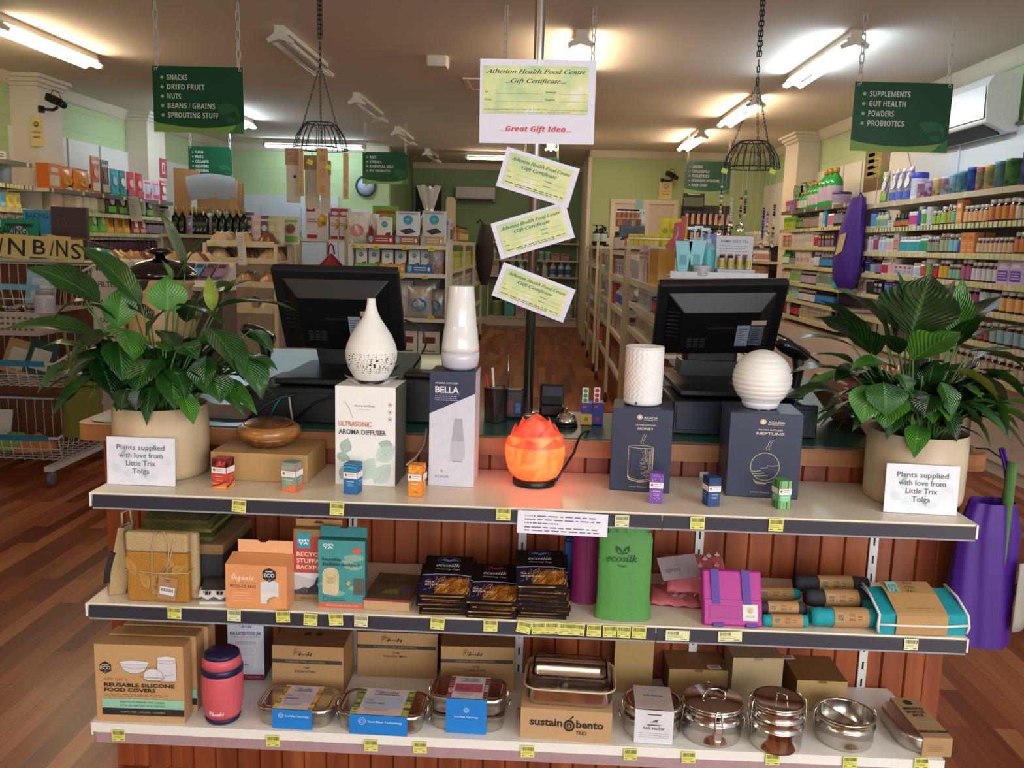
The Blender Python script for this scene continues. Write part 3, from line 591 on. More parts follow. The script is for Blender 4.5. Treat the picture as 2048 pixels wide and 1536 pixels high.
# ================================================================== peace lilies in round planters
def leaf_mat(name,c0,c1):
 def f(nt,p,N,L):
  u=N('UVMap');sx=N('SeparateXYZ');L(u.outputs[0],sx.inputs[0])
  ab=N('Math');ab.operation='SUBTRACT';ab.inputs[1].default_value=.5;L(sx.outputs[0],ab.inputs[0]);a2=N('Math');a2.operation='ABSOLUTE';L(ab.outputs[0],a2.inputs[0])
  ve=N('Math');ve.operation='MULTIPLY_ADD';ve.inputs[1].default_value=-.9;L(a2.outputs[0],ve.inputs[0]);L(sx.outputs[1],ve.inputs[2])
  cb=N('CombineXYZ');L(ve.outputs[0],cb.inputs[0]);wv=N('TexWave');wv.inputs['Scale'].default_value=3.6;wv.inputs['Distortion'].default_value=.6;L(cb.outputs[0],wv.inputs['Vector'])
  mid=ramp(nt,((.0,'#5f8a45'),(.022,'#5f8a45'),(.03,'#000000')));L(a2.outputs[0],mid.inputs[0])
  tc=N('TexCoord');n=N('TexNoise');n.inputs['Scale'].default_value=14;L(tc.outputs['Object'],n.inputs['Vector'])
  r=ramp(nt,((.3,c0),(.7,c1)));L(n.outputs['Fac'],r.inputs[0])
  ad=N('Mix');ad.data_type='RGBA';ad.blend_type='ADD';ad.inputs[0].default_value=.35;L(r.outputs[0],ad.inputs[6]);L(mid.outputs[0],ad.inputs[7]);L(ad.outputs[2],p.inputs['Base Color'])
  bp=N('Bump');bp.inputs['Strength'].default_value=.6;bp.inputs['Distance'].default_value=.0022;L(wv.outputs['Fac'],bp.inputs['Height']);L(bp.outputs[0],p.inputs['Normal'])
  p.inputs['Subsurface Weight'].default_value=0;p.inputs['Specular IOR Level'].default_value=.6
 return nodemat(name,f,.28)
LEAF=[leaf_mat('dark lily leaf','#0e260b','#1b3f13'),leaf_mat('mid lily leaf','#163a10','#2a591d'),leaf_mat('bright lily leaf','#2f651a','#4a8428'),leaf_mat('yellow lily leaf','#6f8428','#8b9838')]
MSTEM=mat('#4d7030',.5)
def leaf(mb,B,T,w,lift,m,rr,fold=.18,face=None):
 B,T=Vector(B),Vector(T);d=T-B;Ln=d.length;view=((B+T)/2-CAMP).normalized()
 side=d.cross(view).normalized();nrm=side.cross(d).normalized()
 if nrm.dot(view)>0:nrm=-nrm
 roll=rr.uniform(-.35,.35);side,nrm=side*math.cos(roll)+nrm*math.sin(roll),nrm*math.cos(roll)-side*math.sin(roll)
 up=Vector((0,0,1));cpt=(B+T)/2+up*lift*Ln+nrm*.06*Ln;NV,NU=12,6;wav=rr.uniform(.5,1.4);ph=rr.random()*6
 def fn(u,v):
  t=v;c=B*(1-t)**2+cpt*2*t*(1-t)+T*t*t;x=(u-.5)*2
  wd=w/2*(math.sin(PI*min(1,t**.82))**.85 if t<.55 else max(.0,math.sin(PI*t**.82))**1.05)
  return c+side*x*wd+nrm*(abs(x)*fold*wd+.05*wd*wav*math.sin(ph+t*13)*abs(x))
 mb.grid(fn,NU,NV,m,True,True)
def planter(name_label,cx,cy,R,H,leaves,wl,seed,fill,rot0):
 rr=random.Random(seed);base=Vector((cx,cy,Z1+.0005));t=thing('potted_peace_lily',name_label,'potted plant',base)
 POT=wood('limed wood planter %d'%seed,*wl,(1,1,.12),9,.55,dist=2)
 b=MB();b.lathe([(R*.90,0),(R*.97,.006),(R,.02),(R*1.01,H*.6),(R,H),(R*.955,H),(R*.95,H-.02),(R*.95,H-.03)],POT,56);b.build('pot',t)
 b=MB();b.lathe([(R*.949,H-.031),(.001,H-.022)],mat('#1d1510',.95,bump=.8,scale=90),30);b.build('soil',t)
 root=base+Vector((0,0,H-.02));fo=MB();st=MB()
 def stem(q,lean):
  a=root+Vector(((q.x-base.x)*.22+rr.uniform(-.02,.02),(q.y-base.y)*.22+rr.uniform(-.02,.02),0));mid=a*.5+q*.5+Vector((0,0,.03));pts=[tuple((a*(1-k/6)**2+mid*2*(k/6)*(1-k/6)+q*(k/6)**2)-base)for k in range(7)]
  st.tube(pts,.0028,MSTEM,5,rs=[.0034-.0003*k for k in range(7)])
 for L_ in leaves:
  (bx,by),(tx,ty),wpx,ci,dB,dT,lift=L_
  B,T=at(bx,by,Y=cy+dB),at(tx,ty,Y=cy+dT);s_=ppm((B+T)/2);leaf(fo,B-base,T-base,wpx/s_*1.62,lift,LEAF[ci],rr);stem(B,0)
 for k in range(fill):
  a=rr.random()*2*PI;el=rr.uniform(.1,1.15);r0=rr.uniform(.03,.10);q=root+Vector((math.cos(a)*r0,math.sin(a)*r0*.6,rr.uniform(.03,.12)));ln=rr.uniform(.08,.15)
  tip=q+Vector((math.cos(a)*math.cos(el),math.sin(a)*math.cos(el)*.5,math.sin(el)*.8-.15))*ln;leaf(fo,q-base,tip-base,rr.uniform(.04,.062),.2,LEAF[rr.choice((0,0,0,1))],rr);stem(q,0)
 for k in range(34):
  a=2*PI*k/34+rr.uniform(-.1,.1);ro=rr.uniform(.07,.13);z0=rr.uniform(.04,.15);ax=1.35;q=root+Vector((math.cos(a)*ro*ax,math.sin(a)*ro*.75,z0));ln=rr.uniform(.10,.15);dn=rr.uniform(-.75,.25)
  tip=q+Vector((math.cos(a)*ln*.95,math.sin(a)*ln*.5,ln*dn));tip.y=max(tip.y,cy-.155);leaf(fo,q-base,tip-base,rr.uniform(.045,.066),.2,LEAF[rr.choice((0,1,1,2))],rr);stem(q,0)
 fo.build('foliage',t);st.build('stems',t);return t
f_,b_,m_=-.13,.05,0.
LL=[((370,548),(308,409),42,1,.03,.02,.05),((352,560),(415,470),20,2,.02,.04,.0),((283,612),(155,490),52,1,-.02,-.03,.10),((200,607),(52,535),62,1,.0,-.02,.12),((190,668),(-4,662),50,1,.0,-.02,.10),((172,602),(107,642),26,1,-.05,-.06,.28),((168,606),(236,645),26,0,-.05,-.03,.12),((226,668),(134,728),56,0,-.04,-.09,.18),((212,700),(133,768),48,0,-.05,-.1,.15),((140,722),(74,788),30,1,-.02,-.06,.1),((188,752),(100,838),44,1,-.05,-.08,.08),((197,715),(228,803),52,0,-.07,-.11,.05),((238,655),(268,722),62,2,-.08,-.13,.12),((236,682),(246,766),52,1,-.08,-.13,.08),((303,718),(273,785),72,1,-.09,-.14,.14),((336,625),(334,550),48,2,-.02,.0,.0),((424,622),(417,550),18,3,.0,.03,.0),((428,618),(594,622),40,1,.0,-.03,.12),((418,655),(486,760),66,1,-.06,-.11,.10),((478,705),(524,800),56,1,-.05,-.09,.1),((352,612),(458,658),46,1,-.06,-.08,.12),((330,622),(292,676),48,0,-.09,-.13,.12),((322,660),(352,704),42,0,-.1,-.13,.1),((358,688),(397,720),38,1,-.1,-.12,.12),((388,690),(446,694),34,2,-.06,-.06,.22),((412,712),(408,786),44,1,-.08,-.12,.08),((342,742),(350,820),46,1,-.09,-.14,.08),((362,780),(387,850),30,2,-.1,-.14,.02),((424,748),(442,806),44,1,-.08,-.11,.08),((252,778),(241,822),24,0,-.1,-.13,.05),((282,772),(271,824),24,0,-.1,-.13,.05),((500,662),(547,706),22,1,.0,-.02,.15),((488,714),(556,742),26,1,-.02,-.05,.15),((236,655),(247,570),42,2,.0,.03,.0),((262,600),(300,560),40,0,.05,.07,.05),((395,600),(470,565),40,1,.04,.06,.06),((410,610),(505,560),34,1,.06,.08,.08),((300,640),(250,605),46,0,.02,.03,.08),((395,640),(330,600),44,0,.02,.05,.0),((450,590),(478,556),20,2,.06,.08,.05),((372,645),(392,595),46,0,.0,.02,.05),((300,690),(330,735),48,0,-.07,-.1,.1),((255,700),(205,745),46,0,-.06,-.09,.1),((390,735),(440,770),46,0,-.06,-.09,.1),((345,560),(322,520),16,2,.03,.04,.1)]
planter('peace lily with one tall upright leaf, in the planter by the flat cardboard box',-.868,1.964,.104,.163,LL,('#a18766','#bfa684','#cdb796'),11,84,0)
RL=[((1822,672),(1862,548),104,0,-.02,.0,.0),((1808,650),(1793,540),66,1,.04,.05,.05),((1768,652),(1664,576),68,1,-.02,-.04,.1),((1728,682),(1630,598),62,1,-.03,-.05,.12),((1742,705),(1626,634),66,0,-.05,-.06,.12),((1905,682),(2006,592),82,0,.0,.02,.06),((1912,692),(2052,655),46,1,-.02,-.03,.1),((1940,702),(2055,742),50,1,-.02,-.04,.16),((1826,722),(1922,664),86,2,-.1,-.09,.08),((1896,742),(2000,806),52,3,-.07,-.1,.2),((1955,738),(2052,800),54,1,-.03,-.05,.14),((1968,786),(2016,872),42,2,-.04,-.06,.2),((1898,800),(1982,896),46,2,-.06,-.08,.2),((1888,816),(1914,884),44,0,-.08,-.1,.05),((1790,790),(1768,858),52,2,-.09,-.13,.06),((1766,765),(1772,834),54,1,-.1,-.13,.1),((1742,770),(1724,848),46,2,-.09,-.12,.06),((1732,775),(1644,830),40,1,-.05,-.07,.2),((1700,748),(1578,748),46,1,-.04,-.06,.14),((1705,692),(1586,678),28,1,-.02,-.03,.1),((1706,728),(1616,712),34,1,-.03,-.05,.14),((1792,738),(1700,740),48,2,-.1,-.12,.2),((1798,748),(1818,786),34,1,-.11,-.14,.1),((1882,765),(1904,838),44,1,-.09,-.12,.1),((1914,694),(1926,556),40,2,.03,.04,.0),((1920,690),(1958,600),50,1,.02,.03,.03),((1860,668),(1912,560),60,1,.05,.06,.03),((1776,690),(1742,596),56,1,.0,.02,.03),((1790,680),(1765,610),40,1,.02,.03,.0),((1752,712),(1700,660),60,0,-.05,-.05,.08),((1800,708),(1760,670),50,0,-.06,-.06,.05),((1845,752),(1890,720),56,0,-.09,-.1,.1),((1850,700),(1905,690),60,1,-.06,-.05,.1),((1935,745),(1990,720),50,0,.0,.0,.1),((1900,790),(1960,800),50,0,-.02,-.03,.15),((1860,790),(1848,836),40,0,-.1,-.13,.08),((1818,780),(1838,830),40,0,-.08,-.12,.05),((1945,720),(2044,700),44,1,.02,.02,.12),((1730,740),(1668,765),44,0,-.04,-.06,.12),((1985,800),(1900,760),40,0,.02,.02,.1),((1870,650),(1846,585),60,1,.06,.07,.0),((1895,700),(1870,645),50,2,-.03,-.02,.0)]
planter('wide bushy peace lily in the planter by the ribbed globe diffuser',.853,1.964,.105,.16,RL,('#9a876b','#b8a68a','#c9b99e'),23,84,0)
# ================================================================== middle shelf: bags, packets and boxes
def cloth_tube(mb,W,D,H,m,prof,folds=9,amp=.06,seed=1,nu=48,nv=16,lean=0.,mfun=None):
 """an upright fabric bag: elliptical section following prof(v) -> (scale x, scale y), with folds"""
 rr=random.Random(seed);ph=rr.random()*6
 def fn(u,v):
  a=2*PI*u;sx,sy=prof(v);k=1+amp*math.sin(folds*a+ph+2*v)+amp*.5*math.sin((folds*2+1)*a+4*v);e=.45
  c,s_=math.cos(a),math.sin(a);q=(abs(c)**(2/.8)+abs(s_)**(2/.8))**-.4
  return(W/2*sx*c*q*k+lean*v*H,D/2*sy*s_*q*k,H*v)
 mb.grid(fn,nu,nv,m);return mb
JUTE,JUTEM,JUTEO=mat('#b59a70',.95,bump=1,scale=260,var=.12),mat('#a9762c',.95,bump=1,scale=260,var=.12),mat('#66602c',.95,bump=1,scale=220,var=.15)
mid,w,h,rz=front((250,1206),(374,1212),(250,1068),Z2);t=thing('jute_bag','flat mustard and natural jute bag tied with string, with a swing tag','bag',(mid.x,mid.y+.01,Z2+.001),rz)
b=MB();rr=random.Random(2)
b.box(-w/2,w/2,0,.022,0,h*.72,JUTEM);b.box(-w/2,w/2,0,.022,h*.72,h,JUTE);b.build('front_fold',t,bevel=.006,seg=3)
b=MB();b.box(-w/2+.006,w/2+.012,.023,.045,0,h*.97,JUTE);b.build('back_fold',t,bevel=.008,seg=3)
b=MB();f=Face(b,w,h)
for k in range(7):leafprint(f,rr.uniform(.1,.7),rr.uniform(.03,.45),rr.uniform(.3,2.6),.33,.07,mat('#b98a48',.9),mat('#96661f',.9));f.k=0
b.build('leaf_print',t)
STR=mat('#b5a07c',.9);b=MB();y=-.003
b.tube([(-w/2-.002,y,h*.46),(0,y-.001,h*.43),(w/2+.002,y,h*.45),(w/2+.004,.03,h*.46),(-w/2-.003,.03,h*.46)],.0014,STR,5,close=True)
b.tube([(-.012,y,.02),(-.010,y,h*.43),(-.008,y,h*.8),(.002,y,h*1.02),(.02,y,h*1.03),(.03,y,h*.85),(.028,y,h*.6),(.012,y,h*.44)],.0014,STR,5)
b.tube([(.02,y,h*.44),(.034,y,h*.7),(.042,y,h*.9),(.04,.01,h*1.0)],.0014,STR,5);b.build('string',t)
b=MB();b.box(-.021,.021,-.0008,0,-.026,.026,mat('#a37c56',.7));f=Face(b,.042,.052,-.0008,-.026);f.rect(.12,.9,.22,.56,mat('#d9d9d9'));f.k=1
for k in range(14):f.rect(.2+.046*k,.2+.046*k+.02+.012*(k%3==0),.36,.5,INK)
f.lines(.3,.75,.86,2,.08,.03,mat('#6d4f35'));b.build('swing_tag',t,(.024,-.004,h*.22),rot=(0,math.radians(8),0))
p=at(222,1192,Z=Z2);t=thing('hessian_bag','crumpled natural hessian bag slumped at the end of the shelf beside the jute bag','bag',(p.x+.004,p.y+.035,Z2+.001),-.2)
b=MB();cloth_tube(b,.042,.06,.155,JUTE,lambda v:(1-.35*v+.35*math.sin(5*v),1-.2*v),5,.16,5,36,14,.16);b.build('slumped_body',t)
b=MB();b.tube([(-.006,-.036,.03),(-.002,-.034,.06),(.010,-.032,.10)],.007,mat('#2b2723',.9),6);b.build('dark_trim',t)
b=MB();b.tube([(.012,0,.15),(.02,-.01,.185),(.032,0,.19),(.03,.01,.15)],.003,JUTE,5);b.build('handle',t)
a,c_=at(318,1190,Z=Z2),at(425,1190,Z=Z2);x0,x1=a.x-.05,c_.x+.02;y0=1.865
t=thing('fabric_crate','dark grey fabric crate with brown band behind the jute bag','crate',((x0+x1)/2,y0,Z2+.001));w=x1-x0;MGREYF=mat('#3b3a38',.95,bump=.8,scale=300)
b=MB();b.box(-w/2,w/2,0,.2,0,.098,MGREYF);b.build('crate_body',t,bevel=.005)
b=MB();b.box(-w/2-.002,w/2+.002,-.002,.202,.088,.112,mat('#8a6b45',.9,bump=.6,scale=260));b.build('rim_band',t,bevel=.004)
for k,(z,ww,col)in enumerate(((.1135,.9,'#57551f'),(.133,.86,'#6d6a33'),(.152,.78,'#4a4420'))):
 b=MB();W2=w*ww;rr=random.Random(k)
 b.grid(lambda u,v:(W2*(u-.5),.012+.15*v if True else 0,.009+.009*math.sin(PI*min(1,max(0,v)))**.3+.0012*math.sin(u*19+k)),24,8,mat(col,.95,bump=1,scale=200,var=.2));b.box(-W2/2,W2/2,.012,.162,0,.0085,mat(col,.95,bump=1,scale=200,var=.2))
 tag(b.build('folded_throw',None,((x0+x1)/2-.02,y0+.01,Z2+z)),('bottom','middle','top')[k]+' olive green folded throw in the pile on the dark grey crate','throw','folded throws on the crate')
p=at(427,1210,Z=Z2);t=thing('cloth_pack','small black and white patterned cloth pack beside the orange produce bag box','cloth',(p.x,p.y,Z2+.001),.1)
b=MB();b.grid(lambda u,v:(.064*(u-.5)*(1-.1*v),.06*v-.002,.004+.026*math.sin(PI*min(1,.15+.8*v))+.003*math.sin(u*15+v*5)),22,10,mat('#d4d2cd',.8,var=.1));b.box(-.03,.03,0,.055,0,.006,'#cfcdc8');b.build('white_fold',t)
b=MB();b.grid(lambda u,v:(.058*(u-.5)*(1-.15*v),.01+.055*v,.022+.022*math.sin(PI*min(1,.1+.75*v))),16,8,mat('#2e2a27',.85));
for k in range(7):b.poly([(-.027+.008*k,.004,.0205),(-.021+.008*k,.004,.0205),(-.021+.008*k,.009,.026),(-.027+.008*k,.009,.026)],mat('#1d1b1a'))
b.build('dark_wrap',t)
t,w,h=carton('produce_bag_box','orange hanging box of organic cotton produce bags','box',(452,1216),(575,1222),(452,1129),Z2,.001,mat('#d9935e',.55,var=.03))
OR,ORL,ORD=mat('#d9935e',.55,var=.03),mat('#e2a878',.55,var=.03),mat('#b8713f',.6,var=.03)
for ch in list(t.children):bpy.data.objects.remove(ch)
b=MB();b.prism([(0,0),(.05,0),(.05,h+.012),(0,h)],-w/2,w/2,OR,axis='x');b.build('carton_body',t,bevel=.001)
b=MB();b.prism([(-w/2+.012,0),(w/2-.002,0),(w/2-.002,.028),(.012,.028),(.006,.023),(-.006,.023),(-.012,.028),(-w/2+.012,.028)],.047,.0495,ORL);b.build('hang_flap',t,(0,0,h+.0122))
b=MB();f=Face(b,w,h);f.txt('Organic',.1,.66,.17,mat('#f4dcc4'),'l',wf=.36,style='script');f.txt('COTTON MUSLIN',.065,.57,.05,mat('#a8663c'),'l',wf=.46);f.txt('PRODUCE BAGS',.075,.48,.07,mat('#5e3a26'),'l',wf=.42,bold=.012);f.lines(.19,.4,.43,1,.05,.012,mat('#8a5636'));f.lines(.1,.42,.36,4,.06,.008,mat('#f0cfae'));f.line([(.05,.2),(.5,.2)],.0005,ORL);f.line([(.05,.14),(.5,.14)],.0005,ORL)
f.poly([(.57,.14),(.86,.14),(.86,.62),(.74,.68),(.57,.62)],mat('#cdd0cf'));f.up();f.poly([(.57,.14),(.70,.14),(.72,.24),(.82,.28),(.86,.36),(.86,.4),(.57,.42)],mat('#dbd8cf'));f.ell(.80,.19,.13,.12,mat('#dc9a62'))
f.up();f.poly([(.715+.125*math.cos(PI/6+PI/3*k),.80+.165*math.sin(PI/6+PI/3*k))for k in range(6)],mat('#26282e'));f.up();f.txt('ever',.715,.86,.05,mat('#e8e4de'),wf=.12,bold=.02);f.txt('ECO',.715,.75,.085,mat('#e8e4de'),wf=.17,bold=.02);f.ring(.715,.69,.022,.026,.0008,mat('#c9c5bf'),12)
b.build('printed_front',t)
def onya_logo(f,u,v,m,s=1.):f.txt('on',u,v+.045*s,.045*s,m,'l',wf=.24*s,bold=.03);f.txt('YA',u,v,.04*s,m,'l',wf=.24*s,bold=.03)
t,w,h=carton('backpack_box','red recycled stuffable backpack box behind the teal box','box',(588,1202),(680,1206),(590,1058),Z2,.024,mat('#8f7148',.7));
b=MB();f=Face(b,w,h);f.rect(0,1,.10,.90,mat('#b2483c',.55));f.up();f.rect(.08,.36,.74,.95,mat('#2f95a8'));f.up();onya_logo(f,.11,.79,mat('#e9eef0'),.95)
for k,q in enumerate(('RECYCLED','STUFFABLE','BACKPACK')):f.txt(q,.07,.63-.09*k,.06,mat('#e8cdb8'),'l',wf=.72,bold=.02)
f.rect(.0,.98,.10,.40,mat('#b8b4b4'));f.up();f.poly([(0,.38),(.98,.22),(.98,.40),(0,.40)],mat('#cfcfd2'));f.poly([(0,.16),(.4,.2),(.98,.12),(.98,.10),(0,.10)],mat('#4a3f44'));f.up();f.poly([(.3,.12),(.34,.2),(.44,.24),(.5,.34),(.56,.36),(.58,.3),(.5,.25),(.56,.18),(.48,.12)],mat('#2a2530'));f.ring(.24,.15,.1,.05,.002,mat('#2a2530'));f.ring(.6,.15,.1,.05,.002,mat('#2a2530'))
f.txt('REDUCE YOUR PLASTIC',.5,.035,.03,mat('#4b3a22'),wf=.7);b.build('printed_front',t)
b=MB();b.box(-w/2,w/2,.022,.0235,0,.016,KRAFT);b.poly([(-.012,.0215,.007),(.012,.0215,.007),(.006,.0215,.012),(-.006,.0215,.012)],INK);b.build('hang_flap',t,(0,0,h+.0005))
TEAL=mat('#3f8d8c',.55,var=.12,scale=30)
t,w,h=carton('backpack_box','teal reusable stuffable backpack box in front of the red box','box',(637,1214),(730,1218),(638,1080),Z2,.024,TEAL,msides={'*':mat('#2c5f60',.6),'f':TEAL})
b=MB();f=Face(b,w,h);f.rect(0,1,0,.075,mat('#c65d44'));f.up();f.txt('REDUCE YOUR PLASTIC USE',.5,.022,.026,mat('#e8b9a8'),wf=.68)
CR=mat('#c9b893',.6);
for q in((.9,.75,.22,.05),(.75,.62,.2,.05),(.62,.68,.14,.04),(.2,.35,.16,.05),(.35,.22,.22,.04),(.8,.3,.15,.04)):f.ell(min(.98-q[2],max(q[2]+.02,q[0])),q[1],q[2],q[3],mat('#7fa896',.6));f.k=(f.k+1)%4
f.k=5;onya_logo(f,.1,.88,mat('#d5e6e0'),.95)
f.poly([(.70,.86),(.76,.82),(.88,.82),(.94,.86),(.88,.89),(.86,.93),(.82,.89)],mat('#d0563f'));f.txt('Reusable',.09,.70,.05,mat('#28403f'),'l',wf=.4,bold=.02);f.txt('Stuffable Backpack',.09,.63,.05,mat('#28403f'),'l',wf=.82,bold=.02)
f.poly([(.09,.22),(.09,.5),(.13,.57),(.22,.60),(.34,.60),(.42,.56),(.45,.48),(.44,.22),(.38,.19),(.14,.20)],CR);f.up();f.ring(.27,.44,.1,.08,.0008,mat('#a8977a'));f.rect(.20,.34,.36,.46,mat('#b9a883'));f.ring(.27,.51,.13,.07,.0007,mat('#a8977a'))
f.poly([(.6,.37),(.65,.42),(.7,.38),(.65,.33)],mat('#cf9a5e'));f.rect(.76,.99,.21,.45,mat('#54564f'));f.ring(.16,.13,.06,.04,.001,mat('#1f4746'));f.lines(.26,.6,.14,2,.03,.01,mat('#24504f'));b.build('printed_front',t)
b=MB();b.prism([(-w/2,0),(w/2,0),(w/2,.024),(.010,.024),(.006,.020),(-.006,.020),(-.010,.024),(-w/2,.024)],.0215,.0235,mat('#33777b'));b.build('hang_flap',t,(0,0,h+.0005))
t,w,h=carton('flat_box','low brown box with dark olive printed lid next to the teal box','box',(727,1219),(818,1225),(727,1198),Z2,.15,KRAFTL)
b=MB();b.box(-w/2-.0008,w/2+.0008,-.0008,.151,-.004,.0012,mat('#7c2f34'));b.box(-w/2+.001,w/2-.001,.001,.149,.0012,.0016,mat('#4c4128',.5,var=.2));b.text('REUSABLE PRODUCE BAG',0,.09,.012,.0,mat('#2a2415'),wfit=w*.75,fr=lambda x,y,z:(x,z,.0018));
b.poly([(-.02,.03,.0019),(.02,.03,.0019),(.015,.06,.0019),(-.012,.055,.0019)],mat('#6f6330'));b.poly([(.025,.035,.0019),(w/2-.004,.035,.0019),(w/2-.004,.06,.0019),(.025,.06,.0019)],mat('#43386a'));b.build('lid',t,(0,0,h))
def packet(i,tint):
 W,D,T=.108,.15,.0085;b=MB();e=mat('#1b1712',.3,var=.3,scale=160);BK=mat('#0f0d0e',.28)
 b.box(-W/2,W/2,0,D,0,T,{'*':BK,'f':e if tint else mat('#20202c',.25,var=.6,scale=160),'l':BK,'r':e});rr=random.Random(i*7+tint)
 for k in range(5):u=-W/2+W*rr.random()*.5;b.poly([(u,-.0004,T*.35),(u+W*.4,-.0004,T*.45),(u+W*.45,-.0004,T*.7),(u,-.0004,T*.62)],mat(rr.choice(['#b57f38','#8a5c26','#d0a050','#3a3f58']),.3));b.poly([(W/2+.0004,D*k/5,T*.3),(W/2+.0004,D*(k+.8)/5,T*.4),(W/2+.0004,D*(k+.8)/5,T*.6),(W/2+.0004,D*k/5,T*.6)],mat('#a87a3c',.3))
 def fr(x,y,z):return(x,z,T+.0004-y*1.)
 f=Face(b,W,D,fr=fr);f.rect(.0,1,0,.48,mat('#1c1a3a',.3));f.up();rr=random.Random(4)
 f.poly([(0,.46),(.3,.495),(.7,.495),(1,.46),(1,.475),(.7,.51),(.3,.51),(0,.475)],mat('#b9bcc8',.3));f.up()
 f.poly([(.3,.02),(.97,0),(.98,.36),(.8,.43),(.55,.38),(.38,.2)],mat('#7a4a18',.4,var=.5,scale=300));f.up()
 for q in range(110):
  u,v=rr.uniform(.3,.95)if rr.random()<.75 else rr.random(),rr.random()*.36;a=rr.uniform(.2,1.4);l=rr.uniform(.06,.16);u1=min(.99,u+l*math.cos(a));f.line([(u,v),((u+u1)/2+.02,v+l*.4),(u1,min(.46,v+l*math.sin(a)))],.0012,mat(rr.choice(['#d9933a','#f0bc66','#a8642a','#c87a2e']),.4));f.k=3+(f.k+1)%4
 f.k=9;f.txt('ecosilk',.5,.68,.075,mat('#d8d8dc'),wf=.5,style='serif',bold=.01);f.txt('steaming bags',.5,.60,.045,mat('#c9c9d0'),wf=.5,style='script');f.txt('FOR A',.1,.26,.04,mat('#e8e4d8'),'l',wf=.17,bold=.02);f.txt('BETTER PLANET',.1,.19,.04,mat('#e8e4d8'),'l',wf=.42,bold=.02)
 lg='#5d6a9a' if tint!=2 else '#7c3038';f.poly([(.3,.84),(.4,.9),(.5,.86),(.6,.9),(.72,.84),(.6,.83),(.5,.80),(.42,.83)],mat(lg,.4));f.ring(.5,.85,.24,.09,.001,mat(lg,.4));return b
def stack(px,py,n,tint,desc,tilt,lastup):
 p=at(px,py,Z=Z2);proto=None;z=Z2+.0005;rr=random.Random(n);ords=['bottom','second','third','fourth','fifth','sixth','seventh','top']
 for i in range(n):
  tl=tilt;o=None
  if i in(0,n-1):
   o=packet(i,tint).build('produce_bag_packet')
  else:o=last.copy();COL.objects.link(o)
  last=o if i<n-1 else last if i else o
  o.location=(p.x+rr.uniform(-.006,.006),p.y+.003+rr.uniform(0,.006),z);o.rotation_euler=(math.radians(tl),0,rr.uniform(-.04,.04));z+=.0098
  tag(o,(('top' if i==n-1 else ords[i])+' black and gold bag packet of '+desc),'packet','black packets stacked on the middle shelf')
stack(886,1233,5,1,'the stack beside the low brown box',13,0);stack(985,1239,4,2,'the lowest stack, with the dull red emblem',11,0);stack(1085,1241,8,1,'the tallest stack',10,0)
def dbag(bl,br,top,d,col,label,seed,print_=None,rough=.6):
 mid,w,h,rz=front(bl,br,top,Z2);t=thing('drawstring_bag',label,'bag',(mid.x,mid.y+d/2,Z2+.001),rz);m=mat(col,rough,bump=.25,scale=60,var=.06)
 b=MB();cloth_tube(b,w,d,h*.97,m,lambda v:(1.06-.08*min(1,v*4)if v<.9 else 1-.9*(v-.9),1.05-.5*v),7,.012,seed,64,22);b.build('bag_body',t)
 b=MB();cloth_tube(b,w*.93,d*.6,.016,m,lambda v:(.93-.1*math.sin(PI*v),.9),14,.08,seed+1,64,6);b.build('gathered_top',t,(0,0,h*.955));return t,w,h,d
dbag((1142,1206),(1196,1212),(1142,1060),.06,'#7a1552','dark magenta drawstring bag beside the green one',3)
p=at(1137,1180,Y=1.93);b=MB();b.box(-.012,.012,0,.03,0,.12,mat('#1f4a86',.7));b.box(-.010,.010,.005,.028,.12,.128,mat('#1f4a86',.7));tag(b.build('folded_bag',None,(p.x,1.95,Z2+.001),bevel=.004),'blue folded bag just showing behind the dark magenta bag','bag')
t,w,h,d=dbag((1192,1240),(1300,1245),(1200,1062),.045,'#4d8a41','bright green drawstring bag with dark leaf emblem',8)
b=MB();f=Face(b,w,h,-d/2*1.02-.0015);f.fr=lambda x,y,z:(x,y+.26*d/h*z*.9,z);GI=mat('#163a1e');f.txt('ecosilk',.44,.655,.075,GI,wf=.58,style='serif',bold=.012);f.txt('bags',.44,.60,.03,GI,wf=.15)
for sx in(-1,1):f.poly([(.44,.73),(.44+sx*.03,.80),(.44+sx*.12,.83),(.44+sx*.13,.79),(.44+sx*.09,.745)],GI)
f.up();f.poly([(.42,.74),(.36,.79),(.35,.76)],mat('#4d8a41'));f.poly([(.46,.75),(.52,.8),(.53,.765)],mat('#4d8a41'));b.build('emblem',t)
PINK,PINKD=mat('#c2656b',.55,var=.08),mat('#b3575e',.55);ANI=mat('#e3c9c9',.6)
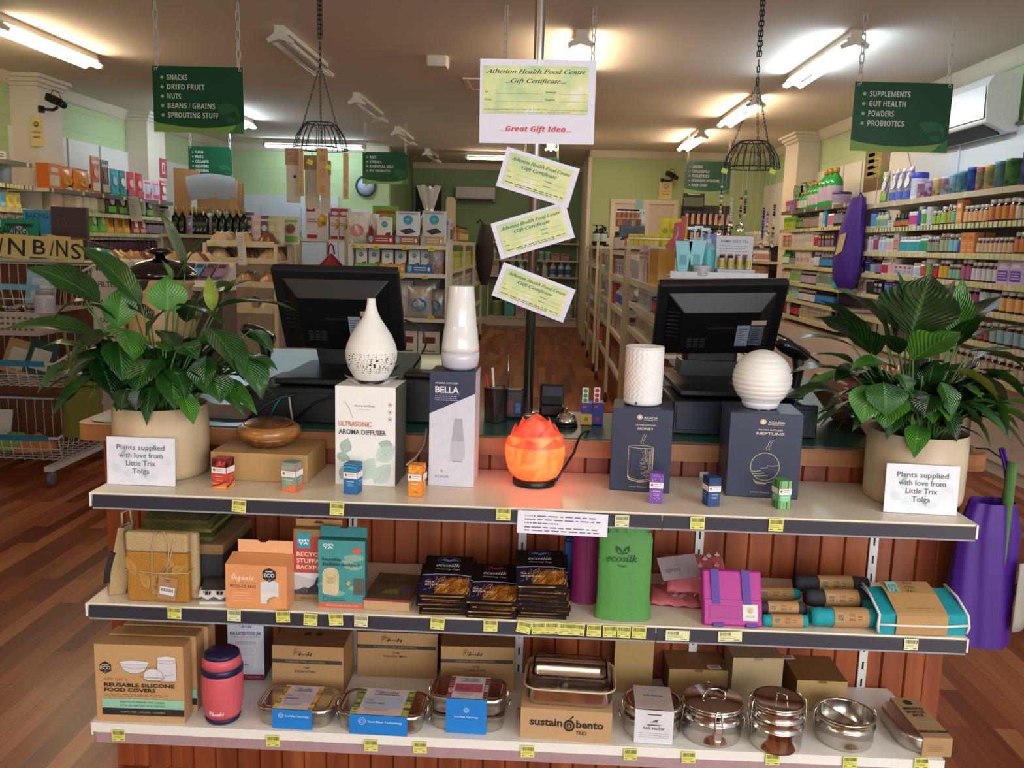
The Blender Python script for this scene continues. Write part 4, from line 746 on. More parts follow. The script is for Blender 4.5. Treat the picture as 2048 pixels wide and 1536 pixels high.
def pinkpack(px,py,W,D,rz,tilt,z,label,card,pts):
 p=at(px,py,Z=z);t=thing('printed_bag_pack',label,'bag',(p.x,p.y,z+.001),rot=(math.radians(tilt),0,rz));b=MB()
 b.grid(lambda u,v:(W*(u-.5),D*v,.003+.016*(math.sin(PI*u)*math.sin(PI*v))**.4+.002*math.sin(u*21+v*9)),26,20,PINK);b.grid(lambda u,v:(W*(.5-u),D*v,0),1,1,PINK,False);b.build('folded_cloth',t)
 b=MB();rr=random.Random(int(px))
 for k in range(9):
  u,v=rr.uniform(-.4,.4)*W,rr.uniform(.12,.88)*D;h_=.0215;q=.007;b.poly([(u-q,v,h_),(u,v-q*.7,h_),(u+q,v,h_),(u+q*.4,v+q,h_),(u-q*.4,v+q*.8,h_)],ANI);b.poly([(u-q*.3,v+q*.7,h_),(u+q*.1,v+q*1.9,h_),(u+q*.4,v+q*.7,h_)],ANI)
 b.build('animal_print',t)
 if card:b=MB();b.box(-.045,.045,-.03,.03,0,.0012,mat('#98898c',.6));b.text('apron',-.018,-.01,.012,0,mat('#5d4f55'),fr=lambda x,y,z:(x,z,.0016),wfit=.034,shear=.2);b.poly([(-.001,-.028,.0015),(0,-.028,.0015),(0,.028,.0015),(-.001,.028,.0015)],mat('#7d6e72'));b.build('header_card',t,(card[0],card[1],.024),rot=(math.radians(14),0,.25))
 b=MB();b.tube([(W*.3,D*.3,.022),(W*.38,D*.45,.03),(W*.44,D*.3,.026),(W*.36,D*.2,.022)],.0012,ANI,5);b.build('cord',t)
pinkpack(1350,1215,.115,.10,-.1,4,Z2,'pink animal-print cloth pack lying lowest beside the green bag',None,None)
pinkpack(1395,1188,.135,.12,-.06,24,Z2+.03,'pink animal-print cloth pack with grey header card, propped behind',(-.04,.055),None)
MAG,PURP=mat('#a51d80',.3,var=.02),mat('#4e2a8c',.5)
mid,w,h,rz=front((1412,1253),(1528,1256),(1393,1158),Z2);t=thing('bento_case','magenta plastic bento case with purple straps leaning back','lunch box',(mid.x-.004,mid.y,Z2+.002),rot=(math.radians(-24),0,rz-.03));w=.128;h=.118
b=MB();b.box(-w/2,w/2,.0,.022,0,h,MAG);b.build('case_body',t,bevel=.005,seg=3)
b=MB();b.box(-w/2+.003,w/2-.003,-.003,.0,.004,.055,MAG);b.box(-w*.4,w*.1,-.004,-.003,.015,.042,mat('#9c1a78',.3));b.build('front_flap',t,bevel=.0015)
for u in(-.28,.24):b=MB();b.prism([(u*w-.009,.045),(u*w+.009,.045),(u*w+.006,h),(u*w-.012,h)],-.0045,-.0005,PURP);b.build('strap',t,bevel=.001)
for u in(-.25,.3):b=MB();b.box(u*w-.012,u*w+.012,-.006,.024,-.001,.007,PURP);b.build('clasp',t,bevel=.001)
b=MB();b.box(.020,.052,-.0045,-.0035,.012,.046,mat('#d9d4ce'));f=Face(b,.032,.034,-.0046,.012,fr=lambda x,y,z:(x+.036,y,z));f.ell(.5,.64,.2,.2,mat('#b5c48a'));f.up();f.ell(.5,.6,.1,.1,mat('#d98f8a'));f.txt('NUDIE',.5,.2,.14,mat('#a8b58a'),wf=.6);b.build('sticker',t)
TQ,TQ2,CHAR=mat('#118f98',.75,bump=.5,scale=50,var=.1),mat('#0e7f88',.75),mat('#2c2d33',.8,bump=.5,scale=50)
def roll(px,py,L,r,z,col,label,rz=.05,band=(-.32,.36),back=0.,print_=True):
 p=at(px,py,Z=Z2);t=thing('rolled_bag',label,'bag',(p.x,p.y+r+back,Z2+z+r+.001),rz,'rolled reusable bags on the middle shelf');b=MB();rot=Matrix.Rotation(PI/2,4,'Y');rr=random.Random(px)
 prof=[(.001,-L/2),(r*.8,-L/2+.001)]+[(r*(.94+.05*math.sin(k*2.1+px)),-L/2+L*k/16)for k in range(1,16)]+[(r*.8,L/2-.001),(.001,L/2)]
 b.lathe(prof,col,22,mx=rot);sp=[]
 for k in range(40):a=k*.5;q=r*.85*(1-k/44);sp.append((-L/2-.0005,q*math.cos(a),q*math.sin(a)))
 b.tube(sp,.0012,TQ2 if col is TQ else mat('#1a1a1e'),4);b.build('cloth_roll',t)
 b=MB();b.lathe([(r*1.04,band[0]*L),(r*1.05,band[0]*L+.001),(r*1.05,band[1]*L-.001),(r*1.04,band[1]*L)],mat('#a98152',.7,var=.05,scale=120),28,mx=rot);rb=r*1.055
 if print_:
  def fr(x,y,z):a=z/rb;return(x,-(rb-y)*math.cos(a)*1.0,rb*math.sin(a)*1.0)
  f=Face(b,(band[1]-band[0])*L,r*1.1,0,-r*.2,fr=lambda x,y,z:fr(x+(band[0]+band[1])*L/2,y,z));f.rect(.06,.28,.15,.95,mat('#7fb3ac',.6));f.up();f.txt('on',.085,.56,.3,mat('#33504d'),'l',wf=.17,bold=.02);f.txt('YA',.085,.2,.3,mat('#33504d'),'l',wf=.17,bold=.02);f.txt('TOTE',.5,.6,.28,mat('#4a3720'),wf=.17);f.txt('BAG',.5,.2,.28,mat('#4a3720'),wf=.17);f.lines(.66,.8,.55,2,.25,.08,mat('#4a3720'))
 b.build('paper_band',t);return t
roll(1572,1259,.098,.0135,.0,TQ,'small teal rolled bag in front, beside the magenta case');roll(1566,1252,.098,.0135,.017,CHAR,'small dark rolled bag lying on the front teal roll',back=.012);roll(1575,1243,.098,.0135,.0,CHAR,'small dark rolled bag second from the shelf edge',back=.016);roll(1556,1220,.12,.014,.006,TQ,'small teal rolled bag at the back, behind the magenta case',back=.03)
roll(1695,1261,.150,.0205,.0,TQ,'larger teal rolled bag at the shelf edge, beside the big folded bag',band=(-.2,.3));roll(1700,1250,.165,.02,.014,CHAR,'large charcoal rolled bag right behind the larger teal roll',back=.042,band=(-.26,.2));roll(1690,1240,.17,.02,.020,CHAR,'rearmost large charcoal rolled bag, behind the other charcoal roll',back=.085,band=(-.2,.26))
p=at(1857,1272,Z=Z2);t=thing('folded_bag','big folded teal bag with white piping and a wide brown band','bag',(p.x-.012,p.y+.004,Z2+.001),.06);W,D,Hh=.190,.10,.043
b=MB();b.grid(lambda u,v:(W*(u-.5)*(1+.04*math.sin(v*7)),(D*.0+.0+D*max(0,v*1.6-.6))if v>.375 else 0,(Hh*(v/.375)**.7 if v<.375 else Hh+.024*math.sin((v-.375)*1.9))-.001*math.sin(u*23)),30,18,TQ);b.box(-W/2+.002,W/2-.002,.001,D,0,Hh*.9,TQ);b.build('folded_cloth',t)
b=MB();WP=mat('#d6d6d2',.7)
for xx in(-W/2,W/2):b.tube([(xx,-.001,.004),(xx*1.03,-.003,.02),(xx,.0,Hh),(xx,D*.5,Hh+.022),(xx*.97,D,Hh+.03)],.0032,WP,6)
b.tube([(-W/2,-.002,.022),(-W*.25,-.004,.021),(W*.25,-.004,.02),(W/2,-.002,.022)],.003,WP,6);b.build('piping',t)
b=MB();bw=W*.29;pr=[(-.004,0.001),(-.0055,.02),(-.004,Hh*.96),(.004,Hh+.004),(D*.55,Hh+.027),(D,Hh+.036)];mb_=mat('#ae8654',.7,var=.05,scale=120)
b.grid(lambda u,v:(bw*(u-.5)*2-.004,*(lambda k,q:(pr[k][0]*(1-q)+pr[k+1][0]*q,pr[k][1]*(1-q)+pr[k+1][1]*q))(min(4,int(v*5)),v*5-min(4,int(v*5)))),2,15,mb_,False)
def frb(x,y,z):return(x,.006+z*1.0,Hh+.0052+(z)*.43)
f=Face(b,bw*2,D*.85,fr=frb);f.rect(.04,.26,.55,.95,mat('#7fb3ac',.6));f.up();f.txt('on',.065,.76,.14,mat('#33504d'),'l',wf=.17,bold=.02);f.txt('YA',.065,.60,.14,mat('#33504d'),'l',wf=.17,bold=.02);f.txt('BULK',.5,.86,.09,mat('#4a3720'),wf=.2);f.txt('FOOD',.5,.73,.09,mat('#4a3720'),wf=.2);f.txt('BAG',.5,.60,.09,mat('#4a3720'),wf=.17);f.ring(.5,.48,.13,.06,.0012,mat('#5d4526'));f.txt('MEDIUM',.5,.30,.07,mat('#4a3720'),wf=.18);f.lines(.2,.8,.1,1,.1,.02,mat('#7b5e38'));b.build('paper_band',t)
MPUR=mat('#42177a',.5,bump=.35,scale=18,var=.1);q=at(1880,1290,Y=2.0)
t=thing('hanging_bag','big purple drawstring bag hanging from the counter end over the floor','bag',(1.045,2.0,.49));Hb=.40
b=MB();cloth_tube(b,.155,.10,.34,MPUR,lambda v:(1-.18*v if v<.8 else .85-1.2*(v-.8),1-.3*v),5,.07,4,60,24,.02);b.build('bag_body',t)
b=MB();b.grid(lambda u,v:(.012+.018*u-.012*v+.02*math.sin(v*3),-.02+.02*u+.012*math.sin(u*9),.30+.165*v),8,10,MPUR);b.build('gathered_neck',t,solid=.003)
b=MB();b.grid(lambda u,v:(.02+.016*u,-.032+.012*math.sin(u*5+1),.20+.24*v),3,8,mat('#4e7a3c',.6));b.build('green_strap',t,solid=.0015)
b=MB();b.tube([(.02,-.0,.44),(.0,.03,.455),(-.015,.055,.45)],.002,INK,5);b.build('cord',t)
b=MB();b.grid(lambda u,v:(.058+.05*u,-.052+.04*u*u,.045+.165*v),8,6,mat('#9b978c',.8,var=.06));
b.tube([(.085+.02*math.cos(k*.7),-.049+.02,.14+.022*math.sin(k*.7))for k in range(8)],.0008,INK,4);b.build('grey_pocket',t,solid=.002)
# ================================================================== bottom shelf: cartons, lunch tins
STEEL=mat('#cfc9c2',.16,metal=1.,var=.03,scale=20,name='polished steel');STEELB=mat('#bdb8b0',.32,metal=1.,var=.03,scale=30,name='brushed steel');WIRE=mat('#d5d2cc',.2,metal=1.,var=0)
def rr_ring(w,d,r,z,n=6):
 r=min(r,w/2-1e-4,d/2-1e-4);o=[]
 for cx,cy,a0 in((w/2-r,d/2-r,0),(-w/2+r,d/2-r,PI/2),(-w/2+r,-d/2+r,PI),(w/2-r,-d/2+r,1.5*PI)):
  o+=[(cx+r*math.cos(a0+PI/2*k/n),cy+r*math.sin(a0+PI/2*k/n),z)for k in range(n+1)]
 return o
def rrect(mb,w,d,r,prof,m,smooth=True,cap0=True,cap1=True):
 """rounded rectangle swept up through (inset, z) steps"""
 R=[rr_ring(w-2*i,d-2*i,max(.002,r-i),z)for i,z in prof];n=len(R[0]);P=[p for q in R for p in q]
 mb.add(P,[(a*n+k,a*n+(k+1)%n,(a+1)*n+(k+1)%n,(a+1)*n+k)for a in range(len(R)-1)for k in range(n)],m,smooth)
 if cap0:mb.add(R[0],[tuple(range(n))[::-1]],m)
 if cap1:mb.add(R[-1],[tuple(range(n))],m)
 return mb
def clip(t,x,y,z,s_=1,h=.03):
 b=MB();b.tube([(x,y-.012,z),(x+s_*.004,y-.012,z+h),(x+s_*.003,y-.008,z+h+.006),(x+s_*.003,y+.008,z+h+.006),(x+s_*.004,y+.012,z+h),(x,y+.012,z)],.0014,WIRE,6,close=True);b.tube([(x+s_*.003,y-.006,z-.012),(x+s_*.009,y-.006,z+.006),(x+s_*.009,y+.006,z+.006),(x+s_*.003,y+.006,z-.012)],.0014,WIRE,6);b.build('clip',t)
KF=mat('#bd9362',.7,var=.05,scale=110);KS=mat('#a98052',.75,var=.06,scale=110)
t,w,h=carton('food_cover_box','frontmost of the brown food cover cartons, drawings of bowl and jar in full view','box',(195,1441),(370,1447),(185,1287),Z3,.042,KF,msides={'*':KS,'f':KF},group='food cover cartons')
b=MB();f=Face(b,w,h);DB=mat('#2c2320');
f.poly([(.12+.075*math.cos(PI/6+PI/3*k),.70+.082*math.sin(PI/6+PI/3*k))for k in range(6)],mat('#24242a'));f.up();f.txt('ever',.12,.725,.026,mat('#d9cdbb'),wf=.08,bold=.02);f.txt('ECO',.12,.675,.045,mat('#d9cdbb'),wf=.115,bold=.02);f.ring(.12,.65,.015,.015,.0006,mat('#c9bda9'),10)
CL,CO=mat('#cfcbcc',.6),mat('#3b3a44')
f.poly([(.28,.77),(.62,.78),(.57,.68),(.49,.635),(.40,.635),(.32,.68)],CL);f.up();f.ell(.45,.775,.17,.03,mat('#dcd8d8'));f.up();f.ring(.45,.775,.17,.03,.0006,CO);f.line([(.28,.77),(.32,.68),(.40,.635),(.49,.635),(.57,.68),(.62,.78)],.0006,CO);f.line([(.31,.725),(.45,.69),(.6,.72)],.0005,CO)
f.rect(.71,.92,.55,.83,CL);f.up();f.ell(.815,.84,.105,.03,mat('#dcd8d8'));f.ring(.815,.84,.105,.03,.0006,CO);f.line([(.71,.82),(.70,.75),(.71,.55),(.75,.53),(.88,.53),(.92,.55),(.93,.75),(.92,.82)],.0006,CO);f.ring(.815,.80,.11,.025,.0006,CO);f.line([(.74,.60),(.9,.64)],.0005,CO)
f.k=4;f.poly([(.55,.58),(.56,.66),(.61,.70),(.70,.70),(.76,.66),(.78,.58),(.72,.55),(.60,.55)],mat('#d6d2d2'));f.up();f.line([(.55,.58),(.56,.66),(.61,.70),(.70,.70),(.76,.66),(.78,.58),(.72,.55),(.60,.55),(.55,.58)],.0006,CO);f.line([(.6,.70),(.655,.735),(.71,.70)],.0006,CO);f.line([(.5,.6),(.8,.585)],.0006,CO);f.ring(.66,.565,.12,.022,.0006,CO)
f.txt('SET OF 6',.10,.535,.036,mat('#a06a48'),'l',wf=.27);f.txt('REUSABLE SILICONE',.10,.46,.048,DB,'l',wf=.80,bold=.03);f.txt('FOOD COVERS',.10,.395,.048,DB,'l',wf=.58,bold=.03);f.lines(.1,.86,.355,2,.022,.006,mat('#8a5c38'))
f.rect(.07,1,.18,.30,mat('#8fc3a6'));f.up();f.txt('KEEP FOOD FRESHER FOR LONGER',.53,.25,.026,mat('#33584a'),wf=.5,bold=.01);f.txt('WITH AN AIRTIGHT SILICONE SEAL',.53,.205,.026,mat('#33584a'),wf=.52,bold=.01);f.rect(.07,1,.09,.18,mat('#2b2724'));f.up();f.txt('PLASTIC FREE  |  STRONG  |  DURABLE',.53,.122,.022,mat('#b9ab98'),wf=.5)
b.build('printed_front',t);b=MB();b.box(w/2-.0005,w/2+.0012,-.0007,.0427,.004,h-.003,mat('#b58c5e',.75));b.build('tuck_edge',t)
for k,q in((1,'second of the brown food cover cartons, just behind the frontmost'),(2,'rearmost of the brown food cover cartons')):dup(t,t.location+Vector((.008*k,.052*k,0)),label=q)
p=at(437,1449,Z=Z3);t=thing('food_jar','coral pink insulated food jar with navy lid and bands','jar',(p.x,p.y+.03,Z3+.001));s=ppm(t.location)
COR,NV=mat('#c95862',.4,var=.02),mat('#1b1c42',.35,var=.02)
b=MB();b.lathe([(33/s,10/s),(36/s,20/s),(39.5/s,45/s),(40.5/s,68/s),(39.5/s,96/s),(39/s,100/s)],COR,40);f=Face(b,80/s,142/s,0,0,fr=lambda x,y,z:(37.2/s*math.sin(x*s/37.2),-37.8/s*math.cos(x*s/37.2)+y-.0004,z));f.txt('Cheeki',.5,.16,.075,mat('#e8d2d0'),wf=.38,style='script',bold=.02);b.build('body',t)
b=MB();b.lathe([(28/s,0),(33/s,1.5/s),(34.5/s,8/s),(33.5/s,10/s)],NV,40);b.build('base_ring',t)
b=MB();b.lathe([(39/s,100/s),(40.5/s,102/s),(40/s,112/s),(38.5/s,114/s)],NV,40);b.build('seal_ring',t)
b=MB();b.lathe([(38.5/s,114/s),(37/s,126/s),(35/s,134/s)],COR,40);b.build('lid_band',t)
b=MB();b.lathe([(35/s,134/s),(34/s,139/s),(30/s,142/s),(.001,141/s)],NV,40);b.build('lid_top',t)
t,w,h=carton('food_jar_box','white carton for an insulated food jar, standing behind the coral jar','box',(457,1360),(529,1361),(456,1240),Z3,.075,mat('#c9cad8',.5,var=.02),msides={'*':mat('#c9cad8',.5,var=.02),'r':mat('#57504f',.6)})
b=MB();f=Face(b,w,h);f.rect(0,1,0,.10,mat('#7c2740'));f.up();f.txt('Cheeki',.5,.88,.06,mat('#3f6fae'),wf=.34,style='script',bold=.03);f.txt('INSULATED FOOD JAR',.5,.76,.055,mat('#43424d'),wf=.86,bold=.02);f.lines(.1,.9,.72,1,.03,.012,mat('#77767f'),0,'c');f.lines(.2,.8,.64,2,.03,.01,mat('#8d8c95'),.2,'c');LNG=mat('#9696a2');f.line([(.3,.5),(.3,.27),(.36,.22),(.64,.22),(.7,.27),(.7,.5),(.65,.54),(.35,.54),(.3,.5)],.0006,LNG);f.ring(.5,.5,.2,.03,.0005,LNG);f.line([(.3,.43),(.7,.43)],.0005,LNG);f.txt('460ml',.5,.25,.03,mat('#43424d'),wf=.14,bold=.02);f.txt('INSULATED',.7,.04,.03,mat('#c9a0ac'),wf=.36);b.build('printed_front',t)
def lunch_carton(bl,br,top,depth,label,name,drz=0):
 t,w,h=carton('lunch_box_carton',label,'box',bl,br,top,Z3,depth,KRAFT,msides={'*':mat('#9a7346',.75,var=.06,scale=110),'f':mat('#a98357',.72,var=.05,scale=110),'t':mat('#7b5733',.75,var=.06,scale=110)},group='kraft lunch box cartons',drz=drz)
 b=MB();f=Face(b,w,h);f.txt('Cheeki',.44,.80,.10,DB,wf=.24,style='script',bold=.03)
 for a in range(7):q=.5+a*.35;f.line([(.345+.03*math.cos(q+1),.85+.06*math.sin(q+1)),(.345+.05*math.cos(q+1),.85+.10*math.sin(q+1))],.0012,DB)
 f.rect(.0,.98,.64,.72,mat('#3a342e'));f.up();f.txt('STAINLESS STEEL LUNCH BOX',.47,.66,.042,mat('#9a8a72'),wf=.54);f.txt('THE',.48,.53,.045,DB,wf=.09,bold=.01);f.txt(name,.47,.455,.045,DB,wf=.30,bold=.01);b.build('printed_front',t)
 b=MB();
 for dx in(-.035,.0):b.lathe([(.009,0),(.009,.0004),(.001,.0004)],DB,16,c=(w*.08+dx*.8,depth*.55,h+.0006),sy=.9)
 b.build('lid_print',t)
lunch_carton((545,1386),(687,1392),(543,1290),.115,'kraft lunch tin carton just behind the smallest blue-banded tin','ESSENTIAL',0)
lunch_carton((715,1352),(874,1358),(713,1263),.045,'kraft lunch tin carton behind the widest blue-banded tin, pushed to the back','HUNGRY MAX')
lunch_carton((881,1382),(1027,1385),(879,1291),.12,'kraft lunch tin carton behind the double-tier blue-banded tin','DOUBLE STACK')
BLUE=mat('#1a78c8',.45,var=.02);PALE=mat('#c9bcbc',.5,var=.03)
def tin(cx,by,wpx,d,h,label,sleeve,fruit,band,name,tiers=1,clips=True,rz=-.03):
 p=at(cx,by,Z=Z3);s=ppm(p+Vector((0,d/2,0)));w=wpx/s;t=thing('lunch_tin',label,'lunch box',(p.x,p.y+d/2,Z3+.001),rz,'steel lunch tins with blue sleeves')
 hb=h/tiers;rim=.006
 for k in range(tiers):
  b=MB();z=k*hb;rrect(b,w-.006,d-.006,.028,[(.008,z),(.002,z+.004),(.0,z+.012),(0,z+hb-rim-.001),(-.0035,z+hb-rim),(-.0035,z+hb-.002)],STEELB);b.build('tin_body' if k==0 else 'upper_tier',t)
 b=MB();rrect(b,w,d,.03,[(-.001,h-.004),(-.001,h+.002),(.001,h+.003),(.004,h+.001),(.010,h+.0),(.012,h+.002)],STEEL);b.build('lid',t)
 if clips:
  for sg in(-1,1):clip(t,sg*(w/2+.001),0,h-.028,sg)
 b=MB();sw=w*sleeve;yo=-d/2-.0012;f=Face(b,sw,h+.003,yo);f.rect(0,1,0,1,BLUE);f.up()
 f.ring(.22 if tiers==1 else .5,.68,.06,.06*sw/h,.001,mat('#cfe0ee'));f.ring(.22 if tiers==1 else .5,.68,.03,.03*sw/h,.0008,mat('#cfe0ee'));f.txt('Sand Blast Technology',.62 if tiers==1 else .5,.63 if tiers==1 else .46,.10 if tiers==1 else .05,mat('#cfe0ee'),wf=.60,bold=.01);f.lines(.14,.9,.40 if tiers==1 else .36,5,.07,.012,mat('#2f8ed6'),.1)
 def top(x,y,z):return(x,z-d/2,h+.0036-y*1.)
 g=Face(b,sw,d,fr=top);g.rect(0,1,0,1,PALE);g.up();rr=random.Random(cx)
 for sd in(0,1):
  for k in range(9):v=.02+.105*k;g.rect(.0+.88*sd,.12+.88*sd,v,v+.09,mat(rr.choice(fruit)));g.up();g.ell(.06+.88*sd,v+.045,.04,.03,mat(rr.choice(fruit)),8);g.k-=1
 g.k=5;g.txt('Cheeki',.5,.80,.10,mat('#3f6fae'),wf=.42,style='script',bold=.03);g.lines(.28,.75,.74,1,.03,.03,mat('#5d5560'),0,'c');g.rect(.16,.84,.28,.62,mat(band));g.up();g.txt('THE',.2,.50,.05,mat('#3a3a4c'),'l',wf=.12);g.txt(name,.2,.38,.055,mat('#3a3a4c'),'l',wf=.34,bold=.02);g.lines(.22,.7,.2,2,.05,.02,mat('#b98a84'),.2)
 b.box(-sw/2,sw/2,yo+.0008,-d/2+.0,.0,h+.0034,PALE,sides='lr');b.build('paper_sleeve',t);return t
tin(586,1458,150,.105,.042,'smallest blue-sleeved steel lunch tin, with yellow edging and no clips',.53,['#d9a62f','#c98a1e','#e0c04a','#6a5a20'],'#b8a8b8','ESSENTIAL',clips=False)
tin(758,1470,172,.115,.042,'widest blue-sleeved steel lunch tin, with green fruit edging',.66,['#8aa32c','#5d7a22','#c9b83c','#3d5a24'],'#a9b4cc','HUNGRY MAX')
tin(933,1467,148,.10,.078,'two-tier blue-sleeved steel lunch tin with red band on its sleeve',.54,['#a8313a','#6a2430','#d9c9c4','#7c4a50'],'#a84a58','DOUBLE STACK',2)
t,w,h=carton('bento_carton','low brown bento carton under the clear-lidded steel tin','box',(1040,1475),(1222,1488),(1042,1417),Z3,.15,KRAFTL,msides={'*':KRAFTL,'f':mat('#b8946a',.7,var=.04,scale=110)});p=t.location;rz0=t.rotation_euler.z
b=MB();f=Face(b,w,h);BK=mat('#33291f');f.txt('sustain',.10,.46,.25,BK,'l',wf=.36,bold=.035);f.txt('bento',.61,.45,.25,BK,'l',wf=.30,bold=.035);f.txt('TRIO',.61,.22,.12,BK,'l',wf=.12,bold=.02);f.ell(.535,.50,.062,.20,BK,24);f.up();f.ring(.535,.50,.037,.12,.0014,mat('#b8946a'));f.ell(.535,.49,.012,.05,mat('#b8946a'),12);f.poly([(.535,.72),(.575,.84),(.585,.80),(.55,.70)],BK);b.build('printed_front',t)
b=MB();b.box(-w/2-.012,-w/2-.0005,.04,.05,h*.3,h*.6,mat('#7a5636'));b.build('side_tab',t,bevel=.002)
s=ppm(p);W2=172/s;D2=.135;q=thing('clear_lid_tin','rectangular steel tin with see-through plastic lid, on the brown bento carton','lunch box',(p.x+.008,p.y+.075,Z3+h+.002),rz0)
b=MB();rrect(b,W2,D2,.026,[(.010,0),(.003,.004),(0,.014),(0,.038),(-.002,.040)],STEEL,cap1=False);rrect(b,W2-.006,D2-.006,.024,[(.012,.003),(.003,.006),(.0,.04)],STEEL,cap1=False);b.build('tin_body',q)
CLEAR=mat('#e6d9d0',.06,trans=1.,ior=1.3,var=0,name='clear plastic')
b=MB();rrect(b,W2+.014,D2+.014,.034,[(.004,.038),(.0,.041),(.001,.047),(.008,.053),(.016,.055),(.017,.062),(.022,.067)],CLEAR,cap0=False);b.build('clear_lid',q,solid=.0012)
b=MB();b.tube([(x,y,z)for x,y,z in rr_ring(W2+.012,D2+.012,.034,.042,4)],.0028,mat('#c9b391',.25,var=.02),6,close=True);b.build('seal_rim',q)
rr=random.Random(8);b=MB()
for k in range(9):b.lathe([(.001,-.006),(.006,-.003),(.007,.002),(.001,.006)],mat(rr.choice(['#4c5a3a','#8a8f6a','#2f352c','#b3a98c'])),8,c=(-.01+rr.uniform(-.02,.02),rr.uniform(-.02,.015),.014+rr.uniform(0,.012)))
o=b.build('dried_food_sample',None,q.location);tag(o,'small clump of dried food seen through the clear tin lid','food')
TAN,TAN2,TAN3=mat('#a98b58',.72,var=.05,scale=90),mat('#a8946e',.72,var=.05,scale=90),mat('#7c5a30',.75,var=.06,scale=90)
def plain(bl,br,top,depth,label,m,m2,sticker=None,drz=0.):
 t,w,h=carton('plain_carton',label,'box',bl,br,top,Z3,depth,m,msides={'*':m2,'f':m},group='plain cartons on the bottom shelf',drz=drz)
 if sticker:
  b=MB();b.box(-.016,.016,-.010,.010,0,.0004,mat('#cfc3b8'))
  for k in range(7):b.box(-.010+.003*k,-.0085+.003*k,-.006,.006,.0004,.0006,INK)
  b.build('barcode_sticker',t,(sticker[0]*w,sticker[1]*depth,h+.0004),.1)
 b=MB();b.box(-.01,.01,-.0004,.0002,h-.006,h-.0003,m2);b.build('lid_tab',t)
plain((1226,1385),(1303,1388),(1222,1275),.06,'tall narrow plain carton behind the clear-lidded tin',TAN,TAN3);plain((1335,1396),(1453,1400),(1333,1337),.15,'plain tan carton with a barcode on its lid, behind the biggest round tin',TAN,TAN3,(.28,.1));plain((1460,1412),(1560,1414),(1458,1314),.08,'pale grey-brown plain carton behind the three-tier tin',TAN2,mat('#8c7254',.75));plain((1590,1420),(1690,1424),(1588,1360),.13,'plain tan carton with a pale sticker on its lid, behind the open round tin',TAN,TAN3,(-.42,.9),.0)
p=at(1308,1487,Z=Z3);s=ppm(p);t=thing('stacker_tin','oval steel stacker tin wrapped in a white paper sleeve','lunch box',(p.x,p.y+.052,Z3+.001),-.05);w,d,h=116/s,.105,.072
for z0,z1,nm in((0,.045,'tin_body'),(.046,.069,'upper_tier')):b=MB();rrect(b,w,d,.05,[(.010,z0),(.002,z0+.004),(0,z0+.01),(0,z1-.004),(-.002,z1-.003),(-.002,z1)],STEEL);b.build(nm,t)
b=MB();rrect(b,w+.002,d+.002,.05,[(0,.0695),(0,.074),(.004,.076),(.012,.074)],STEEL);b.build('lid',t)
for sg in(-1,1):clip(t,sg*(w/2+.001),0,.035,sg,.036)
b=MB();WS=mat('#d3d2d6',.5);sw=w*.66;f=Face(b,sw,h+.006,-d/2-.0015);f.rect(0,1,0,1,WS);f.up();G3=mat('#5a5960');f.txt('lunch',.5,.62,.06,G3,wf=.2,style='serif');f.poly([(.45,.66),(.52,.72),(.62,.72),(.58,.66)],G3);f.txt('tuck stacker',.5,.42,.11,G3,wf=.56,bold=.02);f.lines(.1,.92,.30,3,.06,.014,mat('#8a8990'),.1,'c')
g=Face(b,sw,d,fr=lambda x,y,z:(x,z-d/2,h+.0065-y));g.rect(0,1,0,1,mat('#b9a9a4',.5));g.up();g.txt('tuck stacker',.5,.55,.10,G3,wf=.56,bold=.02);g.txt('lunch',.5,.78,.06,G3,wf=.2,style='serif');g.lines(.1,.9,.4,4,.07,.014,mat('#8a7f7e'),.1,'c');b.build('paper_sleeve',t)
def wire_clip(t,a,r,z0,z1):
 c_,s_=math.cos(a),math.sin(a);P=lambda tt,rad,z:(c_*rad-s_*tt,s_*rad+c_*tt,z)
 b=MB();b.tube([P(-.007,r,z0),P(-.008,r+.006,(z0+z1)/2),P(-.007,r+.004,z1),P(-.003,r-.002,z1+.006),P(.003,r-.002,z1+.006),P(.007,r+.004,z1),P(.008,r+.006,(z0+z1)/2),P(.007,r,z0)],.0014,WIRE,6);b.build('wire_clip',t)
def bands(r,tiers,lid=True):
 pr=[(r*.9,0),(r*.97,.003),(r,.010)];z=0
 for k,th in enumerate(tiers):z+=th;pr+=[(r,z-.004),(r+.0022,z-.0035),(r+.0022,z-.001),(r,z)]
 return pr,z
p=at(1433,1500,Z=Z3);s=ppm(p);r=60/s;t=thing('round_tin','biggest round steel tin, its domed lid with handle and front latch','lunch box',(p.x,p.y+r,Z3+.001));pr,z=bands(r,(.052,.026))
b=MB();b.lathe(pr,STEEL,48);b.build('tin_body',t);b=MB();b.lathe([(r+.001,z),(r+.001,z+.005),(r*.97,z+.007),(r*.9,z+.0065),(r*.86,z+.009),(.001,z+.010)],STEEL,48);b.build('lid',t)
b=MB();b.tube([(-.026,-.012,z+.010),(-.024,-.012,z+.020),(-.01,.012,z+.022),(.012,.015,z+.022),(.026,.004,z+.020),(.027,0,z+.010)],.0022,WIRE,6);b.build('handle',t)
b=MB();b.box(-.009,.009,-r-.006,-r-.003,.022,.062,STEELB);b.box(-.008,.008,-r-.010,-r-.004,.040,.056,STEEL);b.box(-.007,.007,-r-.009,-r-.003,.012,.024,STEEL);b.build('latch',t,bevel=.0015)
wire_clip(t,-PI/2,r+.001,.03,z+.002);wire_clip(t,PI/2,r,.04,z+.006);wire_clip(t,-.15,r,.02,.05)
